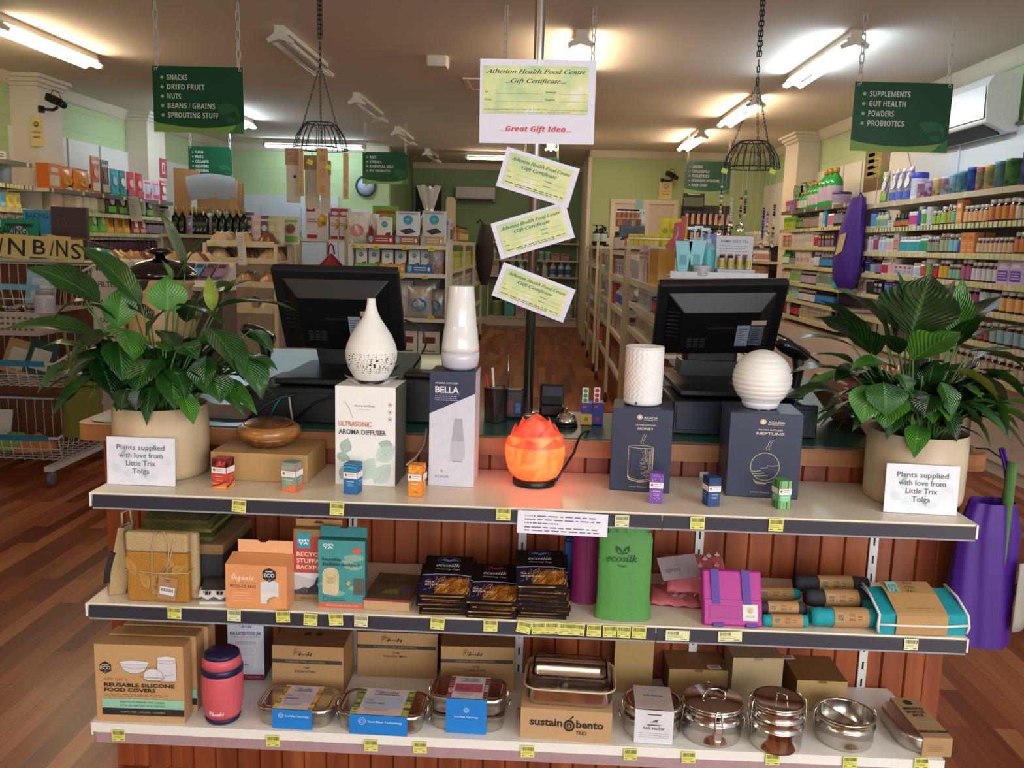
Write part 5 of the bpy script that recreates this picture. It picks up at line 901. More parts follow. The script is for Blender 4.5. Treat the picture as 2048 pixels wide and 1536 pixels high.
p=at(1563,1516,Z=Z3);s=ppm(p);r=52/s;t=thing('round_tin','tall three-tier round steel tin with wire side clips','lunch box',(p.x,p.y+r,Z3+.001));pr,z=bands(r,(.052,.024,.024))
b=MB();b.lathe(pr,STEEL,48);b.build('tin_body',t);b=MB();b.lathe([(r+.001,z),(r+.001,z+.005),(r*.96,z+.007),(r*.88,z+.004),(.001,z+.003)],STEEL,48);b.build('lid',t)
b=MB();b.tube([(.0,.01,z+.005),(.0,.012,z+.014),(.018,.0,z+.014),(.018,-.004,z+.005)],.002,WIRE,6);b.build('handle',t)
for a in(2.9,3.3,.5,.1):wire_clip(t,a,r+.001,.03,z+.004)
p=at(1706,1509,Z=Z3);s=ppm(p);r=57/s;t=thing('round_tin','round steel tin standing open with a divider inside','lunch box',(p.x,p.y+r,Z3+.001));pr,z=bands(r,(.045,.020))
b=MB();b.lathe(pr+[(r*.97,z+.001),(r*.95,z-.004),(r*.94,.006),(.001,.004)],STEEL,48);b.build('tin_body',t)
b=MB();b.box(-r*.2,-r*.17,-r*.9,r*.9,.006,z-.004,STEELB);b.build('divider',t,None or(0,0,0),.5)
for a in(3.0,.15):wire_clip(t,a,r+.001,.025,z+.001)
a=at(1775,1465,Z=Z3);c_=at(1850,1520,Z=Z3);t=thing('snack_tin','oval steel snack tin in a kraft sleeve at the end of the bottom shelf','lunch box',(at(1838,1478,Z=Z3).x-.012,1.878,Z3+.001),math.radians(92));w,d,h=.165,.098,.040
b=MB();rrect(b,w,d,.046,[(.008,0),(.001,.004),(0,.01),(0,h-.01),(.001,h-.008)],STEELB);b.build('tin_body',t);b=MB();rrect(b,w+.003,d+.003,.047,[(0,h-.010),(0,h-.004),(.005,h),(.014,h+.001)],STEELB);b.build('lid',t)
b=MB();KB=mat('#a5835a',.7,var=.05,scale=120);y0,y1=-d/2+.0,-d/2+.064;b.box(-w/2-.003,w/2+.003,y0,y1,-.0006,h+.003,KB)
g=Face(b,y1-y0,w+.006,fr=lambda x,y,z:(-w/2-.003+z,-x+(y0+y1)/2,h+.0032-y));g.up();g.poly([(.5+.17*math.cos(PI/6+PI/3*k),.87+.07*math.sin(PI/6+PI/3*k))for k in range(6)],mat('#26231f'));BS=mat('#3a2c1c')
for k,q in enumerate(('BENTO','SNACK','BOX')):g.txt(q,.5,.68-.085*k,.062,BS,wf=(.7,.7,.4)[k],bold=.04)
g.rect(.3,.85,.36,.40,mat('#7d9a78'));g.rect(0,1,.12,.17,mat('#3a3226'));g.up();g.txt('Bento Box',.5,.135,.022,mat('#b9a98c'),wf=.34)
f=Face(b,y1-y0,h,fr=lambda x,y,z:(-w/2-.0033+y,-x+(y0+y1)/2,z));f.lines(.2,.75,.6,4,.1,.03,mat('#7d6242'));b.build('kraft_sleeve',t)
# ================================================================== on the counter: tills, scanners, small things, the pole
ZT=.9215
BLK=mat('#0d0d0f',.42,var=.03,name='black plastic');BLK2=mat('#17181b',.35,var=.03);BLK3=mat('#070708',.6,var=0);DKNAVY=mat('#171d2a',.4)
def monitor(c,Yt,Yb,label,stick):
 TL,TR,BR,BL=at(*c[0],Y=Yt),at(*c[1],Y=Yt),at(*c[2],Y=Yb),at(*c[3],Y=Yb)
 ex=((TR-TL)+(BR-BL)).normalized();ez=(TL+TR)-(BL+BR);ez=(ez-ex*ez.dot(ex)).normalized();ey=ez.cross(ex);o_=(BL+BR)/2
 W,H=((TR-TL).length+(BR-BL).length)/2,((TL+TR)/2-o_).length;base=Vector((o_.x,o_.y+.05,ZT));t=thing('point_of_sale_screen',label,'till screen',base)
 M=Matrix(((ex.x,ey.x,ez.x,o_.x-base.x),(ex.y,ey.y,ez.y,o_.y-base.y),(ex.z,ey.z,ez.z,o_.z-base.z),(0,0,0,1)))
 def bd(b,n,bev=.004):b.v=[tuple(M@Vector(p))for p in b.v];return b.build(n,t,bevel=bev)
 b=MB();b.box(-W/2,W/2,0,.028,0,H,BLK2);bd(b,'screen_frame',.006)
 b=MB();x0,x1,z0,z1,q=-W*.42,W*.42,.02,H-.03,.034;i=.042;P=[(x0,0,z0),(x1,0,z0),(x1,0,z1),(x0,0,z1),(x0+i,-q,z0+.01),(x1-i,-q,z0+.01),(x1-i,-q,z1-.04),(x0+i,-q,z1-.04)]
 b.add(P,[(4,5,6,7),(0,1,5,4),(1,2,6,5),(2,3,7,6),(3,0,4,7)],BLK);bd(b,'back_cover',.003)
 b=MB();V=mat('#050506',.7)
 for sx in(-1,1):
  for k in range(7):
   z=H*.35+.014*k;xa=sx*W*.36;b.add([(xa-.02,-.0235+.0,z),(xa+.012,-.0185 if sx>0 else-.028,z),(xa+.012,-.0185 if sx>0 else-.028,z+.004),(xa-.02,-.0285 if sx>0 else-.022,z+.004)],[(0,1,2,3)],V)
 for k in range(4):
  for j in range(3):b.box(-W*.25+.018*j,-W*.25+.018*j+.014,-.0352,-.034,H*.22+.009*k,H*.22+.009*k+.005,mat('#2b2c2e',.5))
 b.box(-W*.1,W*.12,-.0352,-.034,H*.48,H*.505,mat('#1f2022'));bd(b,'vents',0)
 b=MB();s0=stick;b.box(s0,s0+.034,-.036,-.0345,H*.24,H*.53,mat('#8f9aa8'));b.box(s0+.036,s0+.072,-.036,-.0345,H*.25,H*.52,mat('#5a6472'));b.box(s0+.036,s0+.076,-.036,-.0345,H*.54,H*.60,mat('#b5a48e'))
 rr=random.Random(2)
 for k in range(8):b.box(s0+.04,s0+.05+rr.random()*.018,-.0364,-.036,H*(.28+.027*k),H*(.29+.027*k),mat('#272c35'));b.box(s0+.004,s0+.014+rr.random()*.015,-.0364,-.036,H*(.27+.03*k),H*(.28+.03*k),mat('#4a5566'))
 bd(b,'rating_labels',0)
 zc=o_.z-ZT
 b=MB();b.box(-.075,.075,-.03,.03,.07,zc+.05,BLK);b.build('stand_column',t,bevel=.01)
 b=MB();b.lathe([(.001,-.10),(.022,-.10),(.022,.10),(.001,.10)],BLK2,20,c=(0,0,0),mx=Matrix.Translation((0,-.01,zc+.03))@Matrix.Rotation(PI/2,4,'Y'));b.build('hinge',t)
 return t,base,zc
def drawer(x0,x1,y0,y1,h,label,key):
 t=thing('cash_drawer',label,'cash drawer',((x0+x1)/2,y0,ZT));w=x1-x0
 b=MB();b.box(-w/2,w/2,0,y1-y0,0,h,BLK if key else DKNAVY);b.build('drawer_case',t,bevel=.004)
 b=MB();b.box(-w/2+.008,w/2-.008,-.003,0,.012,h-.012,BLK2 if key else mat('#202a3c',.35));b.build('front_panel',t,bevel=.002);return t
xa,xb=at(498,840,Y=2.15).x,at(760,850,Y=2.15).x;drawer(xa,xb,2.17,2.44,.09,'black cash drawer behind the flat cardboard box and wooden diffuser',1)
xc,xd=at(1347,850,Y=2.17).x,at(1640,850,Y=2.17).x;drawer(xc,xd,2.19,2.44,.085,'dark navy cash drawer behind the two navy cartons',0)
def foot(t,base,zc,x0,x1,y0,y1):
 b=MB();b.box(x0-base.x,x1-base.x,y0-base.y,y1-base.y,.0935,.108,BLK);b.prism([(x0+.04-base.x,.108),(x1-.04-base.x,.108),(.085,.15),(-.085,.15)],-.05,.06,BLK2);b.build('foot_plate',t,bevel=.003)
t,bs,zc=monitor(((543,537),(803,544),(810,703),(573,697)),2.36,2.50,'black till screen seen from behind, behind the peace lily with one tall leaf',.03);foot(t,bs,zc,xa+.05,xb-.02,2.2,2.56)
t,bs,zc=monitor(((1319,565),(1577,571),(1550,702),(1302,712)),2.36,2.50,'black till screen seen from behind, behind the ribbed globe diffuser',.045);foot(t,bs,zc,xc+.02,xd-.03,2.22,2.56)
for n,pts,col,lab in(('cable',[(810,640,2.42),(845,655,2.40),(852,690,2.41),(838,720,2.44),(820,745,2.46)],'#1d2622','dark cable curling from the left till screen beside the vase diffuser'),('cable',[(1555,668,2.42),(1580,680,2.40),(1610,705,2.42),(1638,725,2.45)],'#111214','black cable looping from the screen behind the ribbed globe'),('cable',[(500,842,2.16),(530,810,2.15),(560,795,2.15),(590,790,2.155)],'#2f3a3a','grey cable over the black cash drawer'),('cable',[(538,838,2.16),(548,815,2.155),(560,797,2.155),(575,790,2.16)],'#0f6a6a','teal cable over the black cash drawer'),('cable',[(585,842,2.155),(581,815,2.15),(578,790,2.155)],'#b5aa98','cream cable hanging over the black cash drawer'),('cable',[(592,838,2.155),(625,808,2.15),(660,795,2.15),(700,797,2.155)],'#0e0e10','black cable arching over the cash drawer'),('cable',[(853,858,2.08),(848,890,2.05),(832,915,2.02),(812,930,2.0)],'#b5aa98','cream cable between the leaf-print carton and the narrow navy carton')):
 b=MB();b.tube([tuple(at(x,y,Y=Y))for x,y,Y in pts],.0028,mat(col,.5),6);tag(b.build(n),lab,'cable')
x0,x1=at(818,830,Y=2.3).x,at(872,830,Y=2.3).x;t=thing('receipt_printer','dark receipt printer seen between the leaf-print and narrow navy cartons','printer',((x0+x1)/2+.02,2.2,ZT));b=MB();b.box(-.07,.07,0,.16,0,.115,BLK2);b.build('printer_case',t,bevel=.008);b=MB();b.box(-.06,.06,.02,.10,.115,.13,BLK);b.build('paper_cover',t,bevel=.006);b=MB();b.grid(lambda u,v:(-.028+.056*u,.1+.02*math.sin(v*3),.128+.04*v),2,6,mat('#c8c6a8',.6));b.build('receipt_paper',t)
def scanner(px,py,Y,label,rz):
 p=at(px,py,Y=Y);t=thing('barcode_scanner',label,'scanner',(p.x,p.y,ZT),rz);h=p.z-ZT
 GL=mat('#121316',.15,coat=.5)
 b=MB();b.lathe([(.001,-.055),(.026,-.05),(.032,-.03),(.033,.0),(.028,.04),(.018,.06),(.001,.062)],GL,20,sy=.7,mx=Matrix.Translation((0,0,h))@Matrix.Rotation(math.radians(68),4,'X'));b.build('scanner_head',t)
 b=MB();b.tube([(0,.02,h-.01),(0,.03,h-.06),(0,.02,h-.12),(0,.012,.02)],.014,BLK,12,rs=[.019,.016,.014,.015]);b.build('handle',t)
 b=MB();b.lathe([(.05,0),(.05,.012),(.02,.022),(.001,.022)],BLK,24);b.build('stand_base',t)
scanner(517,668,2.62,'glossy black barcode scanner on its stand beside the black till screen and lily',-.5);scanner(1585,700,2.62,'glossy black barcode scanner beside the bushy lily',-1.1)
p=at(455,830,Z=ZT);b=MB();b.grid(lambda u,v:(-.17+.34*u,.16*v,.006+.012*math.sin(PI*v)**.4*(1-.5*u)+.002*math.sin(u*17)),24,10,mat('#8f7b70',.95,bump=.8,scale=200));b.box(-.165,.165,.005,.155,0,.006,mat('#7c6a60',.95));tag(b.build('folded_cloth',None,(p.x-.10,2.19,ZT+.0005),-.05),'folded brown-grey cloth on the counter behind the planter by the cardboard box','cloth')
def post(px,py,Y=None):q=at(px,py,Z=ZT);return Vector((q.x,Y or q.y,ZT+.0005))
p=post(981,878,2.27);t=thing('pen_cup','black wire mesh pen cup beside the narrow navy carton','pen cup',p);MESH=mat('#1a1717',.4,alpha=.72,var=0)
b=MB();b.lathe([(.030,0),(.030,.002),(.031,.085),(.0325,.088),(.0325,.091)],MESH,28);b.build('mesh_body',t)
b=MB();b.tube([(.032*math.cos(2*PI*k/20),.032*math.sin(2*PI*k/20),.09)for k in range(20)],.002,BLK,5,close=True);b.build('rim',t)
for dx,dy,tx,ty,L_,col,lb in((-.01,.0,-.03,.0,.125,'#a8222a','red pen in the mesh cup'),(.0,.01,-.02,.01,.14,'#c8b8a8','pale pencil in the mesh cup'),(.01,-.01,.02,.005,.10,'#1e1e22','black pen in the mesh cup')):
 b=MB();b.tube([(p.x+dx*.5,p.y+dy*.5,p.z+.004),(p.x+dx+tx*.6,p.y+dy+ty,p.z+L_)],.0035,mat(col,.4),8);tag(b.build('pen'),lb,'pen')
p=post(1020,880,2.31);t=thing('radio','small black radio with raised aerial behind the salt lamp','radio',p);b=MB();b.box(-.026,.026,0,.045,0,.078,BLK2);b.build('case',t,bevel=.006);b=MB();b.tube([(-.018,.03,.078),(-.019,.03,.17)],.0012,STEEL,6);b.build('aerial',t);b=MB();b.box(.004,.018,-.001,0,.018,.044,mat('#2f5f9a',.3));b.box(-.022,-.002,-.001,0,.015,.05,mat('#5a2418',.4));b.build('display',t)
p=post(1104,850,2.36);t=thing('card_terminal','black card payment terminal beside the steel pole','card terminal',p);M_=Matrix.Rotation(math.radians(-28),4,'X')
b=MB();b.box(-.034,.034,0,.10,.0,.03,BLK);b.build('base_cradle',t,bevel=.006);b=MB();b.box(-.034,.034,-.012,.012,.02,.088,BLK2);b.v=[tuple(M_@Vector(q))for q in b.v];b.build('handset',t,(0,.03,0),bevel=.008)
b=MB();b.box(-.027,.027,-.0135,-.012,.05,.078,mat('#39404c',.15));b.v=[tuple(M_@Vector(q))for q in b.v];b.build('screen',t,(0,.03,0));
p=post(1135,874,2.245);t=thing('counter_bell','chrome counter bell on a black base behind the salt lamp','bell',p);b=MB();b.lathe([(.030,0),(.030,.005),(.026,.009),(.001,.009)],BLK,28);b.build('base',t);b=MB();b.lathe([(.029,.010),(.028,.015),(.022,.027),(.012,.034),(.001,.036)],STEEL,32);b.build('dome',t);b=MB();b.lathe([(.003,.036),(.003,.044),(.006,.045),(.006,.048),(.001,.049)],STEEL,12);b.build('button',t)
for px,dotc,colr,lab,Y in((1178,'#2f9a44','#c99a2a','blue and yellow box dispensing green dot stickers',2.26),(1203,'#b5202a','#1b2f86','blue box dispensing red dot stickers',2.27)):
 p=post(px,878,Y);t=thing('sticker_box',lab,'box',p,-.06,'dot sticker dispensers');b=MB();b.box(-.0145,.0145,0,.05,0,.058,mat('#1b2f86',.4));b.build('carton_body',t,bevel=.001)
 b=MB();f=Face(b,.029,.058);f.rect(0,1,.02,.52,mat(colr,.4));f.up();f.ell(.5,.28,.2,.10,mat(dotc));f.ell(.34,.84,.2,.05,mat('#c8342c'));b.build('printed_front',t)
 b=MB();b.box(-.012,.004,.008,.0088,.056,.098,mat('#dcdada'));f=Face(b,.016,.042,.008,.056,fr=lambda x,y,z:(x-.004,y,z));[f.ell(.5,.2+.3*k,.36,.13,mat(dotc),12)for k in range(3)];b.build('sticker_strip',t)
a=at(1610,880,Z=ZT);t=thing('wooden_box','open slanted wooden box on the counter beside the planter of the bushy lily','box',(.86,2.36,ZT+.0005),.1);WB=wood('brown oiled box wood','#5f3417','#7f4a22','#96602f',(.08,1,1),16,.45)
b=MB();b.prism([(-.02,0),(.20,0),(.24,.16),(-.08,.13),(-.10,.10)],-.10,.11,WB);b.build('box_body',t,bevel=.003);b=MB();b.box(-.05,.2,-.07,.08,.15,.154,mat('#b98a5c'));b.build('inner_tray',t)
TART=mat('#9a2a2c',.7,var=.5,scale=60)
for k,(x,y,r)in enumerate(((.78,2.24,.9),(.86,2.26,-.1),(.93,2.25,.2))):
 b=MB();b.box(-.04,.04,-.008,.008,0,.014,TART);[b.box(-.03+.016*j,-.026+.016*j,-.0084,.0084,-.0004,.0144,mat('#d8c8b0'))for j in range(4)]
 z=.16 if k else .1;tag(b.build('tartan_ribbon',None,(x,y+(.1 if k else 0),ZT+z),rot=(0,-r if not k else 0,.1*k)),('red tartan ribbon on the slope of the wooden box','red tartan ribbon on top of the wooden box','red tartan ribbon at the far end of the wooden box')[k],'ribbon','tartan ribbons on the wooden box')
PX,PY_=-.028,2.385;t=thing('steel_pole','brushed steel pole from the counter to the ceiling carrying gift certificates','pole',(PX,PY_,ZT));b=MB();b.lathe([(.0135,0),(.0135,ZC-ZT-.001)],STEELB,24);b.build('tube',t);b=MB();b.lathe([(.035,0),(.035,.004),(.016,.008),(.001,.008)],STEELB,24);b.build('floor_flange',t)
def cert_mat(nt,p,N,L):
 tc=N('TexCoord');n=N('TexNoise');n.inputs['Scale'].default_value=16;n.inputs['Detail'].default_value=8;L(tc.outputs['Object'],n.inputs[0]);r=ramp(nt,((.34,'#a9c58e'),(.46,'#c3d29c'),(.56,'#d4d896'),(.66,'#dde0c8')));L(n.outputs['Fac'],r.inputs[0]);L(r.outputs[0],p.inputs['Base Color'])
MCERT=nodemat('leafy certificate paper',cert_mat,.6);PAPER=mat('#d9d7e4',.6,var=.01);CI=mat('#2b3328',.6)
def sheet(name,c,label,Y,draw,thick=.0008):
 TL,TR,BR,BL=[at(*q,Y=Y)for q in c];ex=((TR-TL)+(BR-BL)).normalized();W=((TR-TL).length+(BR-BL).length)/2;H=((TL-BL).length+(TR-BR).length)/2;cen=(TL+TR+BR+BL)/4;ang=math.atan2(-(TR-TL).z,(TR-TL).x)
 o=thing(name,label,'certificate',cen,rot=(0,ang,0));b=MB();b.grid(lambda u,v:(W*(u-.5),.004*math.sin(u*2.5)*v,H*(v-.5)),6,4,PAPER,False);b.build('paper_sheet',o,solid=thick);b=MB();draw(Face(b,W,H,-.0012,-H/2),W,H);b.build('printed_face',o);return o
def cert(f,W,H):
 f.rect(.07,.93,.10,.90,MCERT);f.up();f.txt('Atherton Health Food Centre',.5,.73,.085,CI,wf=.80,style='serif',bold=.014,shear=.12);f.txt('Gift Certificate',.5,.58,.085,CI,wf=.48,style='serif',bold=.014,shear=.12)
 for s_,u,v in(('To',.10,.42),('From',.10,.30),('Amount',.6,.44),('Expires',.6,.32)):f.txt(s_,u,v,.035,CI,'l',style='bold')
 for u0,u1,v in((.2,.57,.415),(.2,.57,.295),(.72,.9,.435),(.72,.9,.315)):f.line([(u0,v),(u1,v)],.0004,CI)
 f.lines(.1,.9,.17,1,.1,.022,mat('#5d6a4e'),0);f.lines(.24,.76,.125,1,.1,.018,mat('#5d6a4e'),0)
def big(f,W,H):
 f.rect(.025,.94,.355,.92,MCERT);f.up();f.txt('Atherton Health Food Centre',.48,.83,.05,CI,wf=.86,style='serif',bold=.012,shear=.12);f.txt('...Gift Certificate...',.48,.72,.05,CI,wf=.52,style='serif',bold=.012,shear=.12)
 for s_,u,v in(('To',.045,.60),('From',.045,.51),('Amount',.57,.60),('Expires',.57,.51)):f.txt(s_,u,v,.024,CI,'l',style='bold')
 for u0,u1,v in((.13,.55,.59),(.14,.55,.50),(.69,.93,.59),(.69,.93,.50)):f.line([(u0,v),(u1,v)],.0005,CI)
 f.txt('22 Main Street ATHERTON  QLD 4883  Ph: 07 4091 2798  admin@athertonhealthfood.com.au',.485,.395,.018,mat('#4c5a3e'),wf=.90,shear=.2);f.txt('www.athertonhealthfoodcentre.com.au  |  ABN 83 434 820 094',.485,.365,.016,mat('#4c5a3e'),wf=.6,shear=.2)
 f.txt('...Great Gift Idea...',.49,.145,.062,mat('#c93a40'),wf=.62,style='bi',bold=.005)
YS=PY_-.0165
sheet('gift_certificate_poster',((960,117),(1193,120),(1187,291),(959,284)),'large white gift certificate sheet with a red bottom line on the steel pole',YS,big)
sheet('gift_certificate',((1014,293),(1158,337),(1139,412),(991,376)),'small green gift certificate just under the large sheet on the pole, tilted down',YS,cert)
sheet('gift_certificate',((980,448),(1130,403),(1149,473),(1004,521)),'small green gift certificate on the pole tilted upwards, between the two others',YS-.002,cert)
sheet('gift_certificate',((1007,524),(1152,580),(1125,646),(984,590)),'lowest small green gift certificate on the pole, tilted down',YS,cert)
# ================================================================== hanging signs and wire baskets
CHW=mat('#c9c2b6',.5)
def chain_mb(mb,A,B,pitch=.05,r=.0035,wd=.012,m=CHW,seg=5):
 A,B=Vector(A),Vector(B);d=B-A;n=max(2,int(d.length/pitch));up=d.normalized();u=up.orthogonal().normalized();v=up.cross(u)
 for i in range(n):
  c=A+d*((i+.5)/n);s_=u if i%2 else v;h=d.length/n*.62;mb.tube([c+up*(h-wd),c+up*(h-wd*.3)+s_*wd*.7,c+up*(h-wd*1.4)+s_*wd,c-up*(h-wd*1.4)+s_*wd,c-up*(h-wd*.3)+s_*wd*.7,c-up*(h-wd*.1),c-up*(h-wd*.3)-s_*wd*.7,c-up*(h-wd*1.4)-s_*wd,c+up*(h-wd*1.4)-s_*wd,c+up*(h-wd*.3)-s_*wd*.7,c+up*(h-wd*.1)],r,m,seg)
 return mb
DG,LGN,DOT=mat('#124a2e',.3,var=.02,name='deep green sign vinyl'),mat('#7fa54c',.4,var=.03),mat('#9cc27e',.5);WSG=mat('#d2d8cf',.5);LEAFG=mat('#22603a',.35)
def hang_sign(c,Y,lines,label,chains,tz=None):
 TL,TR,BR,BL=[at(*q,Y=Y)for q in c];W=((TR-TL).length+(BR-BL).length)/2;H=((TL-BL).length+(TR-BR).length)/2;cen=(BL+BR)/2;t=thing('hanging_sign',label,'sign',(cen.x,Y,cen.z),0,'green hanging aisle signs')
 b=MB();b.box(-W/2,W/2,0,.006,0,H,{'*':mat('#cfd6cc'),'f':DG,'k':DG});b.build('panel',t)
 b=MB();f=Face(b,W,H);f.poly([(0,0),(1,0),(1,.16)]+[(1-k/16,.155-.09*math.sin(PI*(1-k/16)*.95+.1)*(1-.2*(k/16))+.0*k)for k in range(1,16)]+[(0,.16)],LGN);f.up()
 f.poly([(1,0),(.82,0),(.9,.06),(.96,.16),(1,.2)],mat('#3a7a44',.35));
 f.up();f.poly([(.68,.42),(.74,.44),(.82,.45),(.90,.43),(.95,.35),(.955,.22),(.92,.08),(.86,.0),(.93,.14),(.935,.26),(.90,.33),(.82,.30),(.76,.27),(.72,.35)],LEAFG);f.poly([(.80,.22),(.86,.26),(.92,.22),(.90,.16),(.84,.17)],LEAFG)
 f.up();f.up();n=len(lines);top=.86;dv=.142
 for k,q in enumerate(lines):v=top-dv*k-.03;f.ell(.105,v-.003,.018,.018*W/H,DOT,12);f.txt(q,.16,v-.04,.082,WSG,'l',style='bold',wf=.0375*len(q))
 for u in(.035,.965):f.ring(u,.955,.016,.016*W/H,.003,mat('#c9c9c4',.3),12)
 b.build('printed_front',t)
 for u in(-.45,.45):b=MB();chain_mb(b,(u*W,.003,H*.985),(u*W+.0,.003,ZC-cen.z));b.build('chain',t)
hang_sign(((303,131),(486,135),(488,268),(309,263)),5.43,['SNACKS','DRIED FRUIT','NUTS','BEANS / GRAINS','SPROUTING STUFF'],'green hanging sign that lists snacks, dried fruit and nuts',0)
hang_sign(((1713,163),(1906,167),(1895,305),(1697,302)),5.43,['SUPPLEMENTS','GUT HEALTH','POWDERS','PROBIOTICS'],'green hanging sign that lists supplements, gut health and powders',0)
hang_sign(((377,293),(465,294),(465,360),(378,358)),10.6,['FLOUR','PASTA','COLLAGEN','GELATINE','PROTEINS'],'green hanging sign that lists flour, pasta and collagen',0)
hang_sign(((725,303),(815,305),(815,370),(725,366)),10.6,['RICE','CEREALS','ESSENTIAL OILS','PET PRODUCTS'],'green hanging sign that lists rice, cereals and pet products',0)
hang_sign(((1370,322),(1460,324),(1459,390),(1367,385)),10.6,['GREENS','COLLOIDALS','TOILETRIES','FEMININE HYGIENE','HAIR CARE'],'green hanging sign that lists greens, colloidals and hair care',0)
hang_sign(((1045,314),(1117,315),(1117,372),(1045,371)),11.6,['SPREADS','TEA','HONEY'],'green hanging sign almost hidden behind the small gift certificate',0)
t=thing('ceiling_chain','pale chain hanging from the ceiling beside the top of the steel pole','chain',(at(1012,60,Y=5.4).x,5.4,2.3),0,'pale chains behind the gift sheet')
b=MB();chain_mb(b,(0,0,0),(0,0,ZC-2.3));b.build('links',t)
dup(t,(at(1188,60,Y=5.4).x,5.4,2.3),label='pale chain hanging from the ceiling in front of the warm end-on light')
WIREB=mat('#23332f',.5,var=.02);YB_=4.9
def basket(cx,zr,label,seed):
 t=thing('wire_basket',label,'hanging basket',(cx,YB_,zr),seed*.3,'upturned wire baskets');R,r,H=.148,.075,.135;b=MB()
 for z,q in((0,R),(H,r),(H*.55,R*.86)):
  if z!=H*.55:b.tube([(q*math.cos(2*PI*k/36),q*math.sin(2*PI*k/36),z)for k in range(36)],.0034,WIREB,6,close=True)
 b.build('rings',t)
 b=MB()
 for k in range(10):
  a=2*PI*k/10;pr=[]
  for s_ in(-1,1):
   aa=a+s_*.2;pts=[(R*math.cos(aa),R*math.sin(aa),0),(R*.9*math.cos(aa),R*.9*math.sin(aa),H*.45),(R*.66*math.cos(a+s_*.17),R*.66*math.sin(a+s_*.17),H*.85)];pr.append(pts)
  b.tube(pr[0]+[(r*1.0*math.cos(a),r*math.sin(a),H*1.0)]+pr[1][::-1],.0026,WIREB,5)
 b.build('ribs',t)
 ka=.72-seed*.02
 for k in range(3):
  a=2*PI*k/3+.5;b=MB();chain_mb(b,(R*math.cos(a),R*math.sin(a),0),(0,0,H+.31),.02,.0016,.004,WIREB,4);b.build('chain',t)
 b=MB();chain_mb(b,(0,0,H+.30),(0,0,H+.42),.026,.003,.006,WIREB,4);
 for k in range(4):a=k*PI/2;chain_mb(b,(.008*math.cos(a),.008*math.sin(a),H+.44),(.008*math.cos(a),.008*math.sin(a),ZC-zr),.024,.0028,.006,WIREB,4)
 b.build('gathered_chain',t);return t
cL=at(641,298,Y=YB_);basket(cL.x,cL.z,'upturned wire basket hung with wooden cutlery packs',1)
cR=at(1503,336,Y=YB_);basket(cR.x,cR.z,'upturned wire basket hung with bead strings and crystals',2)
BAMB,CLOTHC,BAM2=mat('#c49a66',.6,var=.05),mat('#c9bda4',.8,bump=.4,scale=120),mat('#d0ab78',.6)
def pack(x0,x1,y0,y1,Y,col,label,kind):
 A,B=at(x0,y1,Y=Y),at(x1,y0,Y=Y);w,h=B.x-A.x,B.z-A.z;t=thing('cutlery_pack',label,'cutlery pack',((A.x+B.x)/2,Y,B.z),0,'packs hanging from the wire basket')
 b=MB()
 if kind=='pouch':
  b.box(-w/2,w/2,0,.012,-h*.31,0,mat('#b08a68',.7));f=Face(b,w,h*.3,0,-h*.3);f.ring(.3,.65,.12,.12*w/(h*.3),.003,mat('#6f4d34'),12);f.lines(.2,.8,.4,3,.12,.05,mat('#7c5a40'),.2);b.build('header_card',t,bevel=.002)
  b=MB();b.box(-w*.44,w*.44,.002,.016,-h,-h*.30,CLOTHC);b.build('cloth_pouch',t,bevel=.004);b=MB();b.lathe([(.008,0),(.008,.003),(.001,.003)],INK,10,mx=Matrix.Translation((w*.12,.001,-h*.52))@Matrix.Rotation(PI/2,4,'X'));b.build('button',t)
 elif kind=='straws':
  b.box(-w/2,w/2,0,.004,-h*.28,0,mat('#b5906a',.7));b.build('header_card',t,bevel=.001);b=MB();b.box(-w*.42,w*.42,-.002,.010,-h,-h*.27,CLOTHC);[b.box(-w*.42+w*.84*k/5-.0015,-w*.42+w*.84*k/5,-.0035,-.002,-h*.98,-h*.28,mat('#a8997c'))for k in range(1,5)];b.build('cloth_pouch',t,bevel=.003)
 else:
  b.prism([(-w/2,-h),(w/2,-h),(w/2*.92,0),(-w/2*.92,0)],0,.008,col);b.build('card_sleeve',t,bevel=.002);b=MB();f=Face(b,w,h,0,-h)
  if kind=='fork':[f.rect(.32+.12*k,.37+.12*k,.72,.84,mat('#8a6238'))for k in range(4)]
  f.ring(.5,.5,.2,.2*w/h,.002,mat('#4a4038'),14);f.txt('bamboo',.5,.42,.018,mat('#6a4a2c'),wf=.6);f.txt('cutlery',.5,.38,.018,mat('#6a4a2c'),wf=.5);f.rect(.28,.72,.06,.2,mat('#b5844c'));f.ring(.5,.95,.08,.08*w/h,.003,INK,10);b.build('printed_front',t)
 if y0<300 or kind!='x':b=MB();b.tube([(0,.004,-.002),(0,.006,max(.01,cL.z-B.z))],.0012,WIREB,4);b.build('hook',t)
pack(571,601,296,405,4.86,BAMB,'grey cloth cutlery pouch with brown header card, outermost on the wire basket','pouch');pack(597,606,297,392,4.80,BAMB,'narrow brown cutlery sleeve seen edge-on beside the grey pouch','side');pack(608,640,311,416,4.98,BAMB,'cream cloth straw pouch behind the fork-marked sleeve','straws');pack(633,656,296,390,4.78,BAMB,'brown cutlery sleeve marked with a fork, at the centre of the basket','fork');pack(640,662,322,425,4.93,BAMB,'long cream cloth straw pouch hanging lowest from the basket','straws');pack(686,697,307,398,4.86,BAM2,'narrow pale brown cutlery sleeve hanging alone at the basket edge','plain')
YTAG=mat('#d0d838',.5)
for x,y,q in((620,324,'behind the fork-marked sleeve'),(657,334,'on the long cream straw pouch'),(1449,342,'above the bead strings at the near edge'),(1545,343,'at the far rim of the bead basket')):
 p=at(x,y,Y=4.775);b=MB();b.box(-.016,.016,-.0004,.0004,-.012,.012,YTAG);tag(b.build('price_sticker',None,p,rot=(0,.3,0)),'small yellow price sticker '+q,'price sticker')
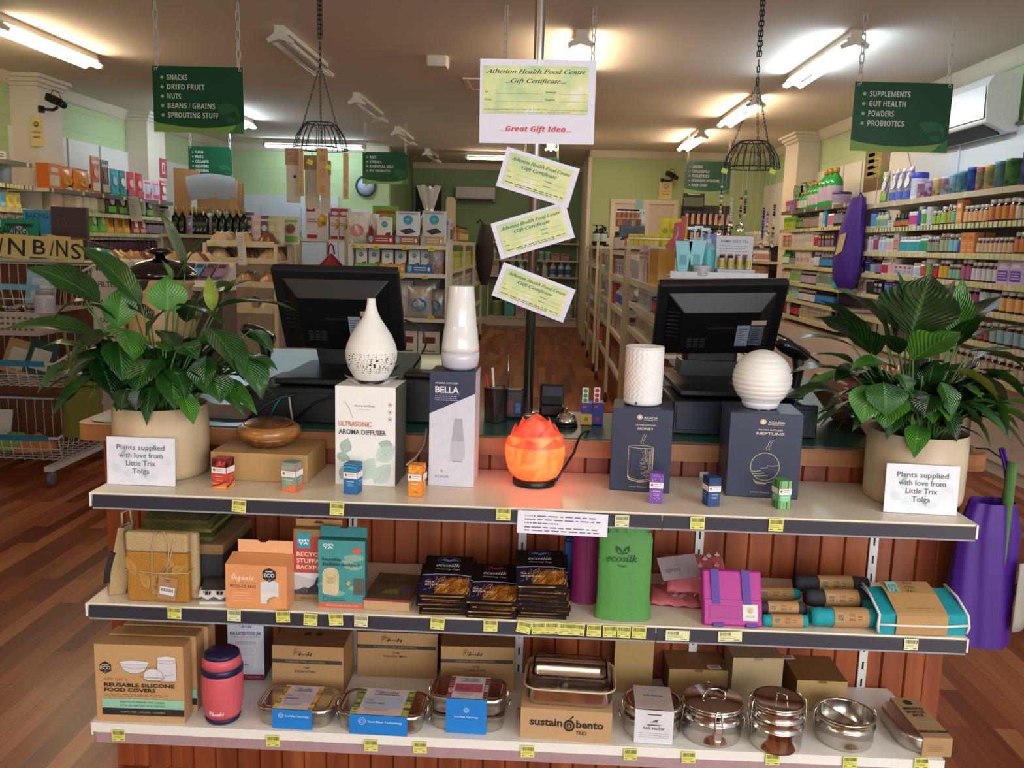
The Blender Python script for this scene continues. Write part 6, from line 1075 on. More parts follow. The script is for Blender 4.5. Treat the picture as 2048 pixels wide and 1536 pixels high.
GLS=mat('#ffffff',.02,trans=1.,ior=1.5,var=0,name='crystal glass');BEADS=['#8a2f2a','#d9d4cc','#2f8a7a','#20306a','#d08a4a','#3a5aa8','#c23a3a','#7a4a9a','#e0c070','#1a1a1a']
BPAL={0:BEADS,1:['#b8c0c4','#d0d8dc','#a8b0b4'],2:['#1c2a8a','#2a5ab8','#3a80c8','#1a1a5a'],3:['#c8307a','#e06aa0','#d9d4cc','#a82a5a']}
for k,(x,yt,yb,yc,pal,q)in enumerate(((1440,373,458,465,0,'multicoloured bead string with crystal, outermost over the blue tub'),(1463,395,445,446,1,'clear bead string with crystal second from the outermost'),(1481,395,440,455,0,'multicoloured bead string with the biggest crystal ball'),(1488,377,435,478,0,'multicoloured bead string hanging straight below the basket chain'),(1458,452,475,480,0,'short green and orange bead string over the white display card'),(1525,414,483,491,2,'all blue bead string with crystal'),(1535,420,458,466,3,'pink and white bead string with crystal'),(1546,409,478,488,0,'mixed bead string farthest along the basket rim'))):
 Y=4.84+.02*(k%3);p=at(x,yb,Y=Y);pt=at(x,yt,Y=Y);pc=at(x-2,yc,Y=Y);t=thing('bead_string',q,'bead string',pc,0,'bead strings with crystals');rr=random.Random(k)
 b=MB();b.tube([(0,0,.012),(0,0,cR.z-pc.z)],.0008,mat('#d0d0cc',.3),4);b.build('thread',t)
 b=MB();z=p.z-pc.z+.014;zt=pt.z-pc.z
 while z<zt:r=.0075 if rr.random()<.6 else .0055;b.lathe([(.001,-r),(r,-r*.5),(r,r*.5),(.001,r)],mat(rr.choice(BPAL[pal]),.25),8,c=(0,0,z));z+=r*1.9
 b.build('beads',t);R=.017 if k!=2 else .024;b=MB();b.lathe([(.001,-R),(R*.7,-R*.7),(R,0),(R*.7,R*.7),(.001,R)],GLS,10,smooth=False);b.build('crystal_ball',t)
for k,(x,y,q)in enumerate(((1497,478,'over the top of the white display card'),(1443,512,'before the words of the white display card'),(1490,513,'lower one beside the display card edge'),(1506,516,'lowest, next to the display card edge'))):
 p=at(x,y,Y=4.9);t=thing('crystal_ball','faceted crystal ball on a thread '+q,'crystal',p,0,'loose crystals under the bead basket');R=.017;b=MB();b.lathe([(.001,-R),(R*.7,-R*.7),(R,0),(R*.7,R*.7),(.001,R)],GLS,10,smooth=False);b.build('glass',t);b=MB();b.tube([(0,0,R),(0,0,cR.z-p.z)],.0006,mat('#d0d0cc',.3),4);b.build('thread',t)
def cbox(px,py,s_,label,name='ceiling_speaker',cat='speaker'):
 p=at(px,py,Z=ZC-.03);t=thing(name,label,cat,(p.x,p.y,ZC),0,'white boxes on the ceiling');b=MB();rrect(b,s_,s_,.02,[(0,0),(0,-.05),(.01,-.075)][::-1],mat('#cfc8bc',.5));b.build('case',t);b=MB();b.lathe([(.008,-.0765),(.001,-.0765)],mat('#8a8378'),10);b.build('grille_dot',t)
cbox(876,123,.16,'white ceiling speaker box nearest the counter, above the utensil basket aisle');cbox(881,338,.16,'small white ceiling box above the cellophane-wrapped gift');cbox(903,352,.15,'small white ceiling box nearest the back bay air conditioner')
def hatch(c,label):
 P=[at(*q,Z=ZC-.004)for q in c];x0,x1=min(p.x for p in P),max(p.x for p in P);y0,y1=min(p.y for p in P),max(p.y for p in P);t=thing('ceiling_hatch',label,'ceiling hatch',((x0+x1)/2,(y0+y1)/2,ZC));b=MB();w,d=(x1-x0)/2,(y1-y0)/2
 b.box(-w,w,-d,-d+.04,-.012,0,MCREAM);b.box(-w,w,d-.04,d,-.012,0,MCREAM);b.box(-w,-w+.04,-d+.04,d-.04,-.012,0,MCREAM);b.box(w-.04,w,-d+.04,d-.04,-.012,0,MCREAM);b.build('trim_frame',t);b=MB();b.box(-w+.04,w-.04,-d+.04,d-.04,-.004,0,MCEIL);b.build('cover',t)
hatch(((925,156),(1010,158),(1010,179),(938,179)),'square ceiling hatch with pale frame beside the large gift sheet');hatch(((935,330),(994,331),(990,336),(938,335)),'wide flat ceiling vent frame before the back bay')
def camera_(p,dx,dy,label,rz):
 t=thing('security_camera',label,'security camera',p,rz);b=MB();b.box(-.01,.02,-.025,.025,-.03,.03,BLK2);b.build('wall_plate',t,bevel=.004);b=MB();b.tube([(.02,0,0),(.15,0,-.01),(.20,0,.01)],.014,BLK2,10);b.build('arm',t)
 b=MB();b.box(-.09,.06,-.032,.032,-.03,.035,BLK);b.build('body',t,(.17,0,.07),rot=(0,math.radians(22),0),bevel=.01);b=MB();b.lathe([(.03,0),(.032,.02),(.028,.05),(.001,.045)],BLK2,16,mx=Matrix.Translation((.24,0,.04))@Matrix.Rotation(math.radians(112),4,'Y'));b.build('lens',t);b=MB();b.tube([(.12,0,.11),(.16,0,.16),(.22,0,.14),(.25,0,.08)],.003,BLK,5);b.build('cable',t)
p=at(83,217,Y=7.93);camera_((-4.515,7.98,p.z),0,0,'black security camera on an arm on the cream pilaster by the yellow notice',-.35)
p=at(1325,361,Y=12.95);camera_((p.x,12.98,p.z),0,0,'black security camera on the olive wall above the sliding doors',-.9)
def notice(c,Y,label):
 TL,TR,BR,BL=[at(*q,Y=Y)for q in c];W,H=(TR-TL).length,(TL-BL).length;cen=(BL+BR)/2;t=thing('camera_notice',label,'notice',(cen.x,Y,cen.z),0,'yellow camera notices');b=MB();b.grid(lambda u,v:(W*(u-.5),-.015*(1-v)**2*(1-u),H*v),4,6,mat('#d8c586',.6,var=.02),False);b.build('paper',t,solid=.001);b=MB();f=Face(b,W,H,-.017);IN=mat('#4c4636');f.ring(.5,.72,.2,.2*W/H,.006,IN,20);f.ell(.42,.74,.03,.025,IN,8);f.ell(.58,.74,.03,.025,IN,8);f.line([(.4,.69),(.46,.67),(.54,.67),(.6,.69)],.006,IN);f.txt("You're on",.5,.44,.06,IN,wf=.7,bold=.02);f.txt('camera',.5,.28,.06,IN,wf=.6,bold=.02);b.build('printed_face',t)
notice(((56,230),(81,234),(87,295),(66,291)),7.93,'yellow smiley camera notice on the cream pilaster under the camera');notice(((1318,363),(1344,364),(1343,400),(1317,399)),12.96,'yellow smiley camera notice on the olive wall above the sliding doors')
# ================================================================== stock: the kinds of goods on the shelves
_P={}
def proto(kind,*c,r=.03,h=.1,**k):
 key=(kind,c,r,h,tuple(k.items()))
 if key in _P:return _P[key]
 b=MB();m=[mat(x,.35,var=.04)if isinstance(x,str)else x for x in c]
 if kind=='jar':
  b.lathe([(r*.9,0),(r,.004),(r,h*.08),(r*1.01,h*.1),(r*1.01,h*.66),(r,h*.68),(r*.95,h*.74),(r*.72,h*.8),(r*.72,h*.815),(r*.8,h*.82),(r*.8,h*.985),(r*.74,h),(.001,h)],[m[1],m[1],m[1],m[2],m[2],m[1],m[1],m[1],m[0],m[0],m[0],m[0]],12)
 elif kind=='tub':
  b.lathe([(r*.95,0),(r,.004),(r,h*.12),(r*1.005,h*.14),(r*1.005,h*.7),(r,h*.74),(r*1.04,h*.78),(r*1.04,h*.97),(r*.98,h),(.001,h)],[m[1],m[1],m[1],m[2],m[2],m[1],m[0],m[0],m[0]],14)
 elif kind=='bottle':
  b.lathe([(r*.9,0),(r,.005),(r,h*.12),(r*1.01,h*.14),(r*1.01,h*.5),(r,h*.52),(r,h*.62),(r*.7,h*.74),(r*.36,h*.82),(r*.34,h*.86),(r*.42,h*.865),(r*.42,h*.985),(.001,h)],[m[1],m[1],m[1],m[2],m[2],m[1],m[1],m[1],m[1],m[0],m[0],m[0]],12)
 elif kind=='dropper':
  b.lathe([(r*.9,0),(r,.003),(r,h*.1),(r*1.01,h*.11),(r*1.01,h*.42),(r,h*.44),(r*.5,h*.55),(r*.5,h*.57),(r*.55,h*.58),(r*.55,h*.72),(r*.25,h*.75),(r*.3,h*.95),(.001,h)],[m[1],m[1],m[1],m[2],m[2],m[1],m[1],m[0],m[0],m[0],m[0],m[0]],10)
 elif kind=='pump':
  b.lathe([(r*.92,0),(r,.005),(r,h*.15),(r*1.01,h*.16),(r*1.01,h*.52),(r,h*.54),(r*.8,h*.64),(r*.35,h*.68),(r*.38,h*.76),(r*.12,h*.77),(r*.12,h*.9),(r*.3,h*.91),(r*.3,h*.95),(.001,h*.95)],[m[1],m[1],m[1],m[2],m[2],m[1],m[1],m[0],m[0],m[0],m[0],m[0],m[0]],12);b.box(-r*.9,r*.1,-r*.14,r*.14,h*.93,h*.99,m[0])
 elif kind=='spray':
  b.lathe([(r*.9,0),(r,.006),(r,h*.12),(r*1.01,h*.13),(r*1.01,h*.48),(r,h*.5),(r*.75,h*.62),(r*.34,h*.74),(r*.36,h*.82),(.001,h*.82)],[m[1],m[1],m[1],m[2],m[2],m[1],m[1],m[0],m[0]],12);b.prism([(-r*1.1,h*.86),(r*.6,h*.82),(r*.7,h*.94),(r*.3,h),(-r*1.1,h*.98)],-r*.22,r*.22,m[0]);b.prism([(-r*.9,h*.86),(-r*.6,h*.86),(-r*.3,h*.72),(-r*.6,h*.70)],-r*.1,r*.1,m[0])
 elif kind=='box':
  w,d=r,k.get('d',r*.6);b.box(-w/2,w/2,0,d,0,h,m[0]);f=Face(b,w,h);f.rect(.08,.92,.12,.55,m[1]);f.up();f.rect(.2,.8,.66,.84,m[2]);f.lines(.16,.84,.42,3,.1,.04,m[2],.2)
 elif kind=='plain':w,d=r,k.get('d',r*.6);b.box(-w/2,w/2,0,d,0,h,m[0]);f=Face(b,w,h);f.rect(.0,1,0,.3,m[1]);f.lines(.15,.85,.75,2,.12,.06,m[2])
 elif kind=='pouch':
  w,d=r,k.get('d',.05);T=lambda u,v:(w*(u-.5)*(1-.06*math.sin(PI*v)),d*.5-d*.5*math.sin(PI*u)**.6*(1-v)**.7-.0,h*v)
  b.grid(T,8,8,m[0]);b.grid(lambda u,v:(w*(.5-u),d*.5+.25*d*math.sin(PI*u)*(1-v),h*v),4,4,m[0]);G=lambda x,y,z:(x,T(x/w+.5,min(1,max(0,z/h)))[1]-.003+y,z)
  f=Face(b,w,h,fr=G)
  for q in range(4):f.rect(.12+.19*q,.31+.19*q,.08,.30,m[1])
  f.up();n=14;f.poly([(.5+.26*math.cos(2*PI*q/n),.56+.26*w/h*math.sin(2*PI*q/n))for q in range(n)],m[2]);f.rect(.14,.86,.80,.88,m[1])
 elif kind=='pillow':
  w,d=r,k.get('d',.07);rr=random.Random(int(h*1e4)+int(r*1e4))
  T=lambda s:(lambda u,v:(w*(u-.5)*(1-.10*math.sin(PI*v)),s*d/2*(math.sin(PI*u)*math.sin(PI*v))**.5+.003*math.sin(u*23+v*13),h*v))
  b.grid(T(-1),14,14,m[0]);b.grid(lambda u,v:T(1)(1-u,v),14,14,m[0]);F_=T(-1);f=Face(b,w,h,fr=lambda x,y,z:(x,F_(x/w+.5,z/h)[1]-.004+y,z));n=14;f.poly([(.5+.3*math.cos(2*PI*q/n),.42+.2*math.sin(2*PI*q/n))for q in range(n)],m[1])
 elif kind=='tin':
  b.lathe([(r,0),(r,h*.86),(r*1.02,h*.87),(r*1.02,h*.99),(r*.96,h),(.001,h)],[m[0],m[0],m[1],m[1],m[1]],16)
 elif kind=='tube':b.prism([(-r*.5,0),(r*.5,0),(r,h),(-r,h)],-.012,.012,m[0]);b.box(-r*.45,r*.45,-.013,.013,0,h*.16,m[1]);f=Face(b,r,h,-.013);f.rect(.1,.9,.3,.6,m[2])
 me=b.build(k.get('nm','goods'));q=me.data;bpy.data.objects.remove(me);_P[key]=q;return q
def put(me,name,label,cat,loc,rz=0.,group=None,s=1.):
 o=bpy.data.objects.new(name,me);COL.objects.link(o);o.location=loc;o.rotation_euler=(0,0,rz)
 if s!=1:o.scale=(s,s,s)
 return tag(o,label,cat,group)
def run(P0,P1,items,rz,back=None,rows=1,jit=.004,seed=0):
 """stand goods one after another from P0 towards P1; items: (mesh, width, count, name, label, cat)"""
 P0,P1=Vector(P0),Vector(P1);d=(P1-P0).normalized();L=(P1-P0).length;x=0;rr=random.Random(seed);bk=back.normalized()if back else Vector((-math.sin(rz),math.cos(rz),0))
 for me,w,n,name,lab,cat in items:
  if me is None:x+=w*n;continue
  ys=[v.co.y for v in me.vertices];off=-min(ys)+.008;dp=max(ys)-min(ys)+.008
  for i in range(n):
   if x+w>L:return
   for r in range(rows):
    if r and rr.random()>.75:continue
    put(me,name,lab,cat,P0+d*(x+w/2+rr.uniform(-1,1)*jit)+bk*(off+r*dp+rr.random()*.01),rz,lab)
   x+=w
PATT=['#2d4f9e','#3f7fb0','#7a4a9a','#b8434f','#d8b03a','#3f8f5a','#6aa8c0','#c8a0b8','#8ab0c8','#4f9a8a']
def pattern_mat(i,a,b_,c):
 def f(nt,p,N,L):
  tc=N('TexCoord');v=N('TexVoronoi');v.inputs['Scale'].default_value=32;L(tc.outputs['Object'],v.inputs['Vector']);r=ramp(nt,((.25,a),(.5,b_),(.75,c)));L(v.outputs['Color'],r.inputs[0]);L(r.outputs[0],p.inputs['Base Color'])
 return nodemat('printed pattern %d'%i,f,.45)
BROWN=mat('#3a1d12',.15,var=0,name='amber glass');WCAP=mat('#dcd8d2',.4,var=.02);PW=mat('#d6d3cf',.4,var=.02)
MSHELF=mat('#cfc7b6',.4,var=.02,name='cream steel shelf');MPOST=mat('#c9bd9c',.4,var=.02,name='cream steel post');MSHLIP=mat('#5b5652',.4);MTAGS=mat('#c9c27e',.5,var=.15,scale=60)
def wall_shelves(label,X,wallX,y0,y1,zs,dark,postys,base_z=None,sgn=1):
 """sgn 1: shelves on the wall at larger x, facing -x"""
 t=thing('wall_shelving',label,'shelving',(X,(y0+y1)/2,0),0,'steel wall shelving');yc=(y0+y1)/2;D=(wallX-X)-.035*sgn;rr=random.Random(len(label))
 for k,z in enumerate(zs):
  b=MB();xs=sorted((0,D));b.box(xs[0],xs[1],y0-yc,y1-yc,z-.03,z,MSHELF);b.build('shelf_board',t)
  b=MB();e=-.004*sgn;xs=sorted((e,0));b.box(xs[0],xs[1],y0-yc,y1-yc,z-.034,z+.004,MSHLIP if k in dark else mat('#b8a98e',.4));y=y0+.03;xs=sorted((e-.0015*sgn,e))
  while y<y1-.05:
   q=rr.uniform(.03,.045);b.box(xs[0],xs[1],y-yc,y-yc+q,z-.032,z+.002,MTAGS if rr.random()<.75 else mat('#cfc9b0',.5));y+=q+(rr.uniform(.004,.03)if k else rr.uniform(.25,.5))
  b.build('ticket_strip',t)
 b=MB()
 for y in postys:b=MB();xs=sorted((D-.02*sgn,D));b.box(xs[0],xs[1],y-yc-.02,y-yc+.02,.1,max(zs)+.05,MSHELF);b.build('upright',t)
 b=MB();xs=sorted((D-.004*sgn,D));b.box(xs[0],xs[1],y0-yc,y1-yc,.1,max(zs)-.02,mat('#b5ad9f',.6));b.build('back_panel',t);return t
# ================================================================== right wall: vitamins, powders, body care
XS=2.752;BK=Vector((.045,0,0));RZ=-PI/2
ZN=(1.807,1.605,1.41,1.231,1.06,.866,.66);ZFAR=(1.847,1.644,1.45,1.25,1.067,.884,.70)
wall_shelves('seven-tier steel shelving of vitamins on the wall beyond the bushy lily',XS,XR,4.35,7.93,ZN,(1,),(4.36,5.55,6.75,7.92))
wall_shelves('steel shelving of body care goods beyond the vitamins and purple sack',XS,XR,8.28,10.5,ZFAR,(0,1),(8.29,9.4,10.49))
wall_shelves('farthest steel shelving, past the cream pilaster, in the corner by the olive wall',XS+.08,XR,11.15,12.9,(1.5,1.27,1.05,.82,.6),(),(11.16,12.89))
def cab(label,x,y0,y1,h,doors):
 t=thing('base_cabinet',label,'cabinet',(x,(y0+y1)/2,0),0,'pale cupboards under the shelving');L_=y1-y0;b=MB();b.box(0,XR-.06-x,-L_/2,L_/2,.08,h,mat('#c9bcae',.5));b.build('carcass',t);b=MB();b.box(.02,XR-.06-x,-L_/2,L_/2,0,.08,mat('#d8d2c8'));b.build('plinth',t)
 for k in range(doors):b=MB();a=-L_/2+L_*k/doors;b.box(-.016,0,a+.004,a+L_/doors-.004,.09,h-.02,mat('#cfc6bb',.45));b.build('door',t,bevel=.002)
cab('long pale cupboard with panel doors beneath the vitamin shelving',2.96,4.4,5.98,.60,3);cab('pale cupboard beneath the body care shelving',2.79,6.05,10.5,.62,5)
J=lambda cap,body,lab,r=.027,h=.1:proto('jar',cap,body,lab,r=r,h=h)
N1=lambda k,what:f'{what}, on the {k} shelf of the vitamin shelving'
F1=lambda k,what:f'{what}, on the {k} shelf of the body care shelving'
y0,y1=7.9,4.4
ZI=ZN[0]+.001
for i,(y,c,q,nm)in enumerate(((7.55,'#7f8088','silver pouch with green label',0),(7.35,'#8a8c98','silver pouch with white and blue labels, first',1),(7.22,'#8a8c98','silver pouch with white and blue labels, middle',1),(7.08,'#7d7c9c','mauve silver pouch, last of the pouches',1))):
 put(proto('pouch',mat(c,.25,metal=.6,var=.05),mat(('#7fae2a','#2a4fae')[nm],.4),mat('#d8dae2',.4),r=.17,h=.26,d=.07),'powder_pouch',q+' on the top vitamin shelf','pouch',(XS+.03,y,ZI),RZ,'pouches on the top vitamin shelf')
run((XS,6.98,ZI),(XS,6.8,ZI),[(proto('tub','#2f3fa8','#d3d5dc','#b9bccc',r=.06,h=.20),.13,1,'powder_tub','white powder tub with blue lid, on the top vitamin shelf','tub')],RZ,BK)
TINS=((6.78,'#b88aa0','#8a4a6a','#d8c8d0',.12,'pink floral'),(6.65,'#8a5aa8','#d0c8dc','#6a3a8a',.12,'purple and white'),(6.52,'#c8a850','#d8c890','#b06a7a',.13,'yellow and pink'),(6.38,'#b8c8d4','#a8505a','#8ab0c0',.13,'pale blue and red'),(6.26,'#7aa8c8','#9ac0d8','#5a88b0',.14,'light blue rippled'),(6.14,'#4a8a98','#3a6a8a','#7ab0a0',.145,'teal leaf'),(6.0,'#2a4aa8','#3a5ab8','#1a3a88',.16,'royal blue'),(5.88,'#b04050','#6a8a5a','#c8a0a0',.15,'red flower'),(5.77,'#d8a830','#7a8a5a','#b0b8a8',.155,'yellow flower'),(5.65,'#4a88a0','#5a9a6a','#7a5aa0',.165,'blue green and violet'),(5.52,'#3a7a3a','#5a9a4a','#2a5a2a',.17,'green grass'))
for i,(y,a,b_,c,h,q)in enumerate(TINS):put(proto('tin',pattern_mat(i,a,b_,c),mat(a,.4),r=.05,h=h),'patterned_tin',q+' patterned tin in the row on the top vitamin shelf','tin',(XS+.06,y,ZI),0,'patterned tins on the top vitamin shelf')
for i,(y,a,b_,c,q,r)in enumerate(((5.28,'#2a3a88','#3a4a98','#4a5ab0','big dark blue patterned tin on the wider end of the top vitamin shelf',.11),(5.0,'#c89a30','#d8b850','#8a7a3a','big yellow flowered tin at the end of the top vitamin shelf',.11))):put(proto('tin',pattern_mat(20+i,a,b_,c),mat(a,.4),r=r,h=.19),'patterned_tin',q,'tin',(XS+.10,y,ZI),0)
ORB=mat('#b5632a',.4)
rows={1:[(None,.12,1,0,0,0),(proto('tub','#1f3f98','#c8d0e0','#5a9ac8',r=.062,h=.155),.15,1,'powder_tub',N1('second','tall white powder tub with blue lid'),'tub'),(None,.03,1,0,0,0),(proto('bottle','#c9d0c4','#aab8a0','#7a9a78',r=.028,h=.135),.06,4,'herbal_bottle',N1('second','pale green herbal bottle'),'bottle'),(None,.03,1,0,0,0),(proto('box','#d2d3da','#c9cad0','#c08a80',r=.12,h=.06,d=.06),.13,1,'supplement_box',N1('second','small white and pink carton'),'box'),(proto('dropper','#141417','#16161a','#b86a3a',r=.02,h=.105),.045,6,'dropper_bottle',N1('second','black dropper bottle with orange label'),'bottle'),(proto('tub','#d2d6dc','#d6d4d8','#c0407a',r=.034,h=.11),.072,2,'supplement_tub',N1('second','white tub with pink label'),'tub'),(J(WCAP,'#141a38','#27489a',.032,.145),.07,1,'vitamin_bottle',N1('second','dark bottle with royal blue label'),'bottle'),(proto('tub','#cfd2d4','#d0d2d2','#5a9a40',r=.036,h=.12),.08,1,'supplement_tub',N1('second','white tub with green label'),'tub'),(proto('tub','#b8babc','#c2c4c4','#b8bcb4',r=.046,h=.135),.10,1,'supplement_tub',N1('second','bigger white tub with barcode'),'tub'),(None,.02,1,0,0,0),(J(WCAP,BROWN,'#8aa83a',.027,.10),.062,2,'vitamin_bottle',N1('second','small amber bottle with lime label'),'bottle'),(J(WCAP,BROWN,'#9ab04a',.036,.125),.09,1,'vitamin_bottle',N1('second','larger amber bottle with lime label'),'bottle'),(J(WCAP,BROWN,'#a8962a',.03,.14),.07,1,'vitamin_bottle',N1('second','amber bottle with olive yellow label'),'bottle'),(J(WCAP,BROWN,'#5aa89a',.034,.125),.08,1,'vitamin_bottle',N1('second','amber bottle with teal label'),'bottle'),(proto('box','#c87a34','#d8a060','#e0d0c0',r=.085,h=.16,d=.05),.10,1,'display_card_box',N1('second','orange display carton with white figure'),'box'),(J(WCAP,BROWN,'#d8a878',.03,.115),.066,5,'vitamin_bottle',N1('second','amber bottle with white and orange label'),'bottle'),(J(WCAP,BROWN,'#c07a40',.036,.14),.08,4,'vitamin_bottle',N1('second','tall amber bottle with orange label'),'bottle'),(J(WCAP,BROWN,'#c8b8a0',.034,.13),.075,8,'vitamin_bottle',N1('second','amber bottle with cream label'),'bottle')],2:[(None,.05,1,0,0,0),(J('#d8d6da','#d6d2d6','#c87a98',.026,.11),.056,2,'supplement_bottle',N1('third','white bottle with pink label'),'bottle'),(J('#d8d6da','#d6d2d6','#c9c0c8',.026,.13),.056,2,'supplement_bottle',N1('third','tall white bottle with pale label'),'bottle'),(proto('tub','#9a9a9e','#b8b8bc','#98405a',r=.05,h=.14),.115,1,'powder_tub',N1('third','grey tub with dark pink band'),'tub'),(proto('jar','#c9d2de','#b8c6d8','#a9bcd4',r=.034,h=.125),.07,2,'supplement_bottle',N1('third','frosted pale blue bottle'),'bottle'),(proto('tub','#d2d0d2','#d6d4d6','#c8b0b4',r=.046,h=.11),.098,2,'supplement_tub',N1('third','white tub with pink and grey label'),'tub'),(proto('box','#b8b2aa','#c06a48','#d2cac2',r=.10,h=.175,d=.06),.12,1,'display_card_box',N1('third','tall grey carton with orange fruit print'),'box'),(J('#dcdcde','#d8d8da','#3a98a0',.028,.12),.058,6,'supplement_bottle',N1('third','white bottle with teal label'),'bottle'),(J('#dcdcde','#d0d4d0','#2f8a68',.034,.13),.075,2,'supplement_bottle',N1('third','white bottle with green label'),'bottle'),(J(WCAP,BROWN,'#8a8f7a',.027,.115),.06,3,'vitamin_bottle',N1('third','small amber bottle with grey and red label'),'bottle'),(J(WCAP,BROWN,'#9aa07e',.034,.135),.078,2,'vitamin_bottle',N1('third','amber bottle with sage label'),'bottle'),(J(WCAP,BROWN,'#7ab0b8',.031,.13),.068,2,'vitamin_bottle',N1('third','amber bottle with pale teal label'),'bottle'),(J(WCAP,'#1a2448','#2f4fae',.026,.105),.06,1,'vitamin_bottle',N1('third','small bottle with blue label'),'bottle'),(proto('box','#d08048','#e09a60','#b86030',r=.09,h=.135,d=.06),.095,2,'supplement_box',N1('third','orange carton'),'box'),(J(WCAP,BROWN,'#d0b090',.026,.10),.056,8,'vitamin_bottle',N1('third','small amber bottle with cream and orange label'),'bottle'),(J(WCAP,BROWN,'#c07848',.034,.13),.075,10,'vitamin_bottle',N1('third','larger amber bottle with rust orange label'),'bottle')],3:[(proto('pouch','#17181c','#c8c8cc','#2a2b30',r=.10,h=.15),.11,1,'powder_pouch',N1('fourth','black pouch with white side label'),'pouch'),(proto('tub','#3a2a78','#d0ccd6','#2a2f68',r=.055,h=.12),.12,1,'powder_tub',N1('fourth','white tub with purple lid'),'tub'),(proto('tub','#40307a','#c2c4c4','#7aa088',r=.06,h=.095),.13,1,'powder_tub',N1('fourth','low tub with purple lid and green print'),'tub'),(J('#1a1a1e','#1c1c20','#8a6a9a',.03,.12),.066,2,'supplement_bottle',N1('fourth','black bottle with violet label'),'bottle'),(J('#d8d4d4','#d4d0d0','#a8303e',.033,.115),.07,2,'supplement_bottle',N1('fourth','white bottle with crimson label'),'bottle'),(proto('jar','#d6d0d0','#d2c6c6','#c8a0a4',r=.04,h=.13),.085,2,'supplement_bottle',N1('fourth','white bottle with rose label'),'bottle'),(proto('box','#cdbfc4','#a8b8cc','#8a2a48',r=.075,h=.085,d=.06),.08,4,'supplement_box',N1('fourth','small pink and blue carton'),'box'),(J('#dcdada','#d8d6d6','#b0c0d0',.03,.105),.066,2,'supplement_bottle',N1('fourth','white bottle with pale blue label'),'bottle'),(proto('jar','#d8d4d0','#d0cac6','#c04a3a',r=.036,h=.12),.078,1,'supplement_bottle',N1('fourth','white bottle with red label'),'bottle'),(proto('tub','#cfcbc6','#d0ccc8','#5a9a48',r=.048,h=.14),.105,1,'powder_tub',N1('fourth','white tub with bright green label'),'tub'),(J(WCAP,BROWN,'#a83048',.027,.105),.06,2,'vitamin_bottle',N1('fourth','amber bottle with crimson label'),'bottle'),(J(WCAP,BROWN,'#c89a30',.035,.13),.078,2,'vitamin_bottle',N1('fourth','amber bottle with golden label'),'bottle'),(J(WCAP,BROWN,'#7aa890',.027,.105),.06,3,'vitamin_bottle',N1('fourth','small amber bottle with mint label'),'bottle'),(J(WCAP,BROWN,'#a8587a',.031,.14),.07,2,'vitamin_bottle',N1('fourth','tall amber bottle with plum label'),'bottle'),(J(WCAP,BROWN,'#c8c6c8',.032,.125),.07,5,'vitamin_bottle',N1('fourth','amber bottle with white label and green swoosh'),'bottle'),(proto('box','#c0a8cc','#6a3a98','#d8d0dc',r=.14,h=.15,d=.07),.15,2,'supplement_box',N1('fourth','purple and white carton'),'box')],4:[(proto('jar','#d4d2d2','#d0cac8','#a88a78',r=.045,h=.14),.1,2,'supplement_bottle',N1('fifth','large white bottle with tan label'),'bottle'),(J('#d0cccc','#17171a','#2a2a30',.04,.12),.09,2,'supplement_bottle',N1('fifth','black bottle with white cap'),'bottle'),(proto('box','#17181c','#1c1d22','#c0c0c4',r=.10,h=.11,d=.06),.11,2,'supplement_box',N1('fifth','black carton with white line print'),'box'),(proto('tub','#4a3a9a','#c4ccd8','#4a7ab0',r=.05,h=.11),.11,2,'powder_tub',N1('fifth','white tub with violet lid and blue label'),'tub'),(None,.5,1,0,0,0),(J('#dcdada','#d8d6d6','#b0a0c0',.03,.115),.066,4,'supplement_bottle',N1('fifth','white bottle with mauve label'),'bottle'),(J(WCAP,BROWN,'#9a5a98',.036,.13),.08,4,'vitamin_bottle',N1('fifth','amber bottle with purple label'),'bottle'),(J(WCAP,BROWN,'#b03a78',.036,.135),.08,3,'vitamin_bottle',N1('fifth','amber bottle with magenta label'),'bottle'),(J(WCAP,BROWN,'#a8c0c4',.06,.165),.14,2,'vitamin_bottle',N1('fifth','huge amber jar with white-teal label'),'bottle'),(J(WCAP,BROWN,'#d8a868',.04,.13),.09,5,'vitamin_bottle',N1('fifth','amber bottle with orange and cream label'),'bottle')],5:[(None,1.6,1,0,0,0),(J(WCAP,BROWN,'#a8505a',.032,.12),.075,10,'vitamin_bottle',N1('sixth','amber bottle with dull red label'),'bottle'),(J(WCAP,BROWN,'#88a8ac',.04,.13),.09,9,'vitamin_bottle',N1('sixth','amber bottle with grey-teal label'),'bottle')],6:[(None,1.7,1,0,0,0),(J(WCAP,BROWN,'#b8a890',.036,.13),.085,18,'vitamin_bottle',N1('lowest','amber bottle with beige label'),'bottle')]}
for k,it in rows.items():run((XS+.006,y0,ZN[k]+.001),(XS+.006,y1,ZN[k]+.001),it,RZ,BK,2 if k in(2,3,4)else 1,.003,k)
GB,GC=mat('#2f9a4a',.12,var=0,name='green bottle plastic'),mat('#b08a3a',.35)
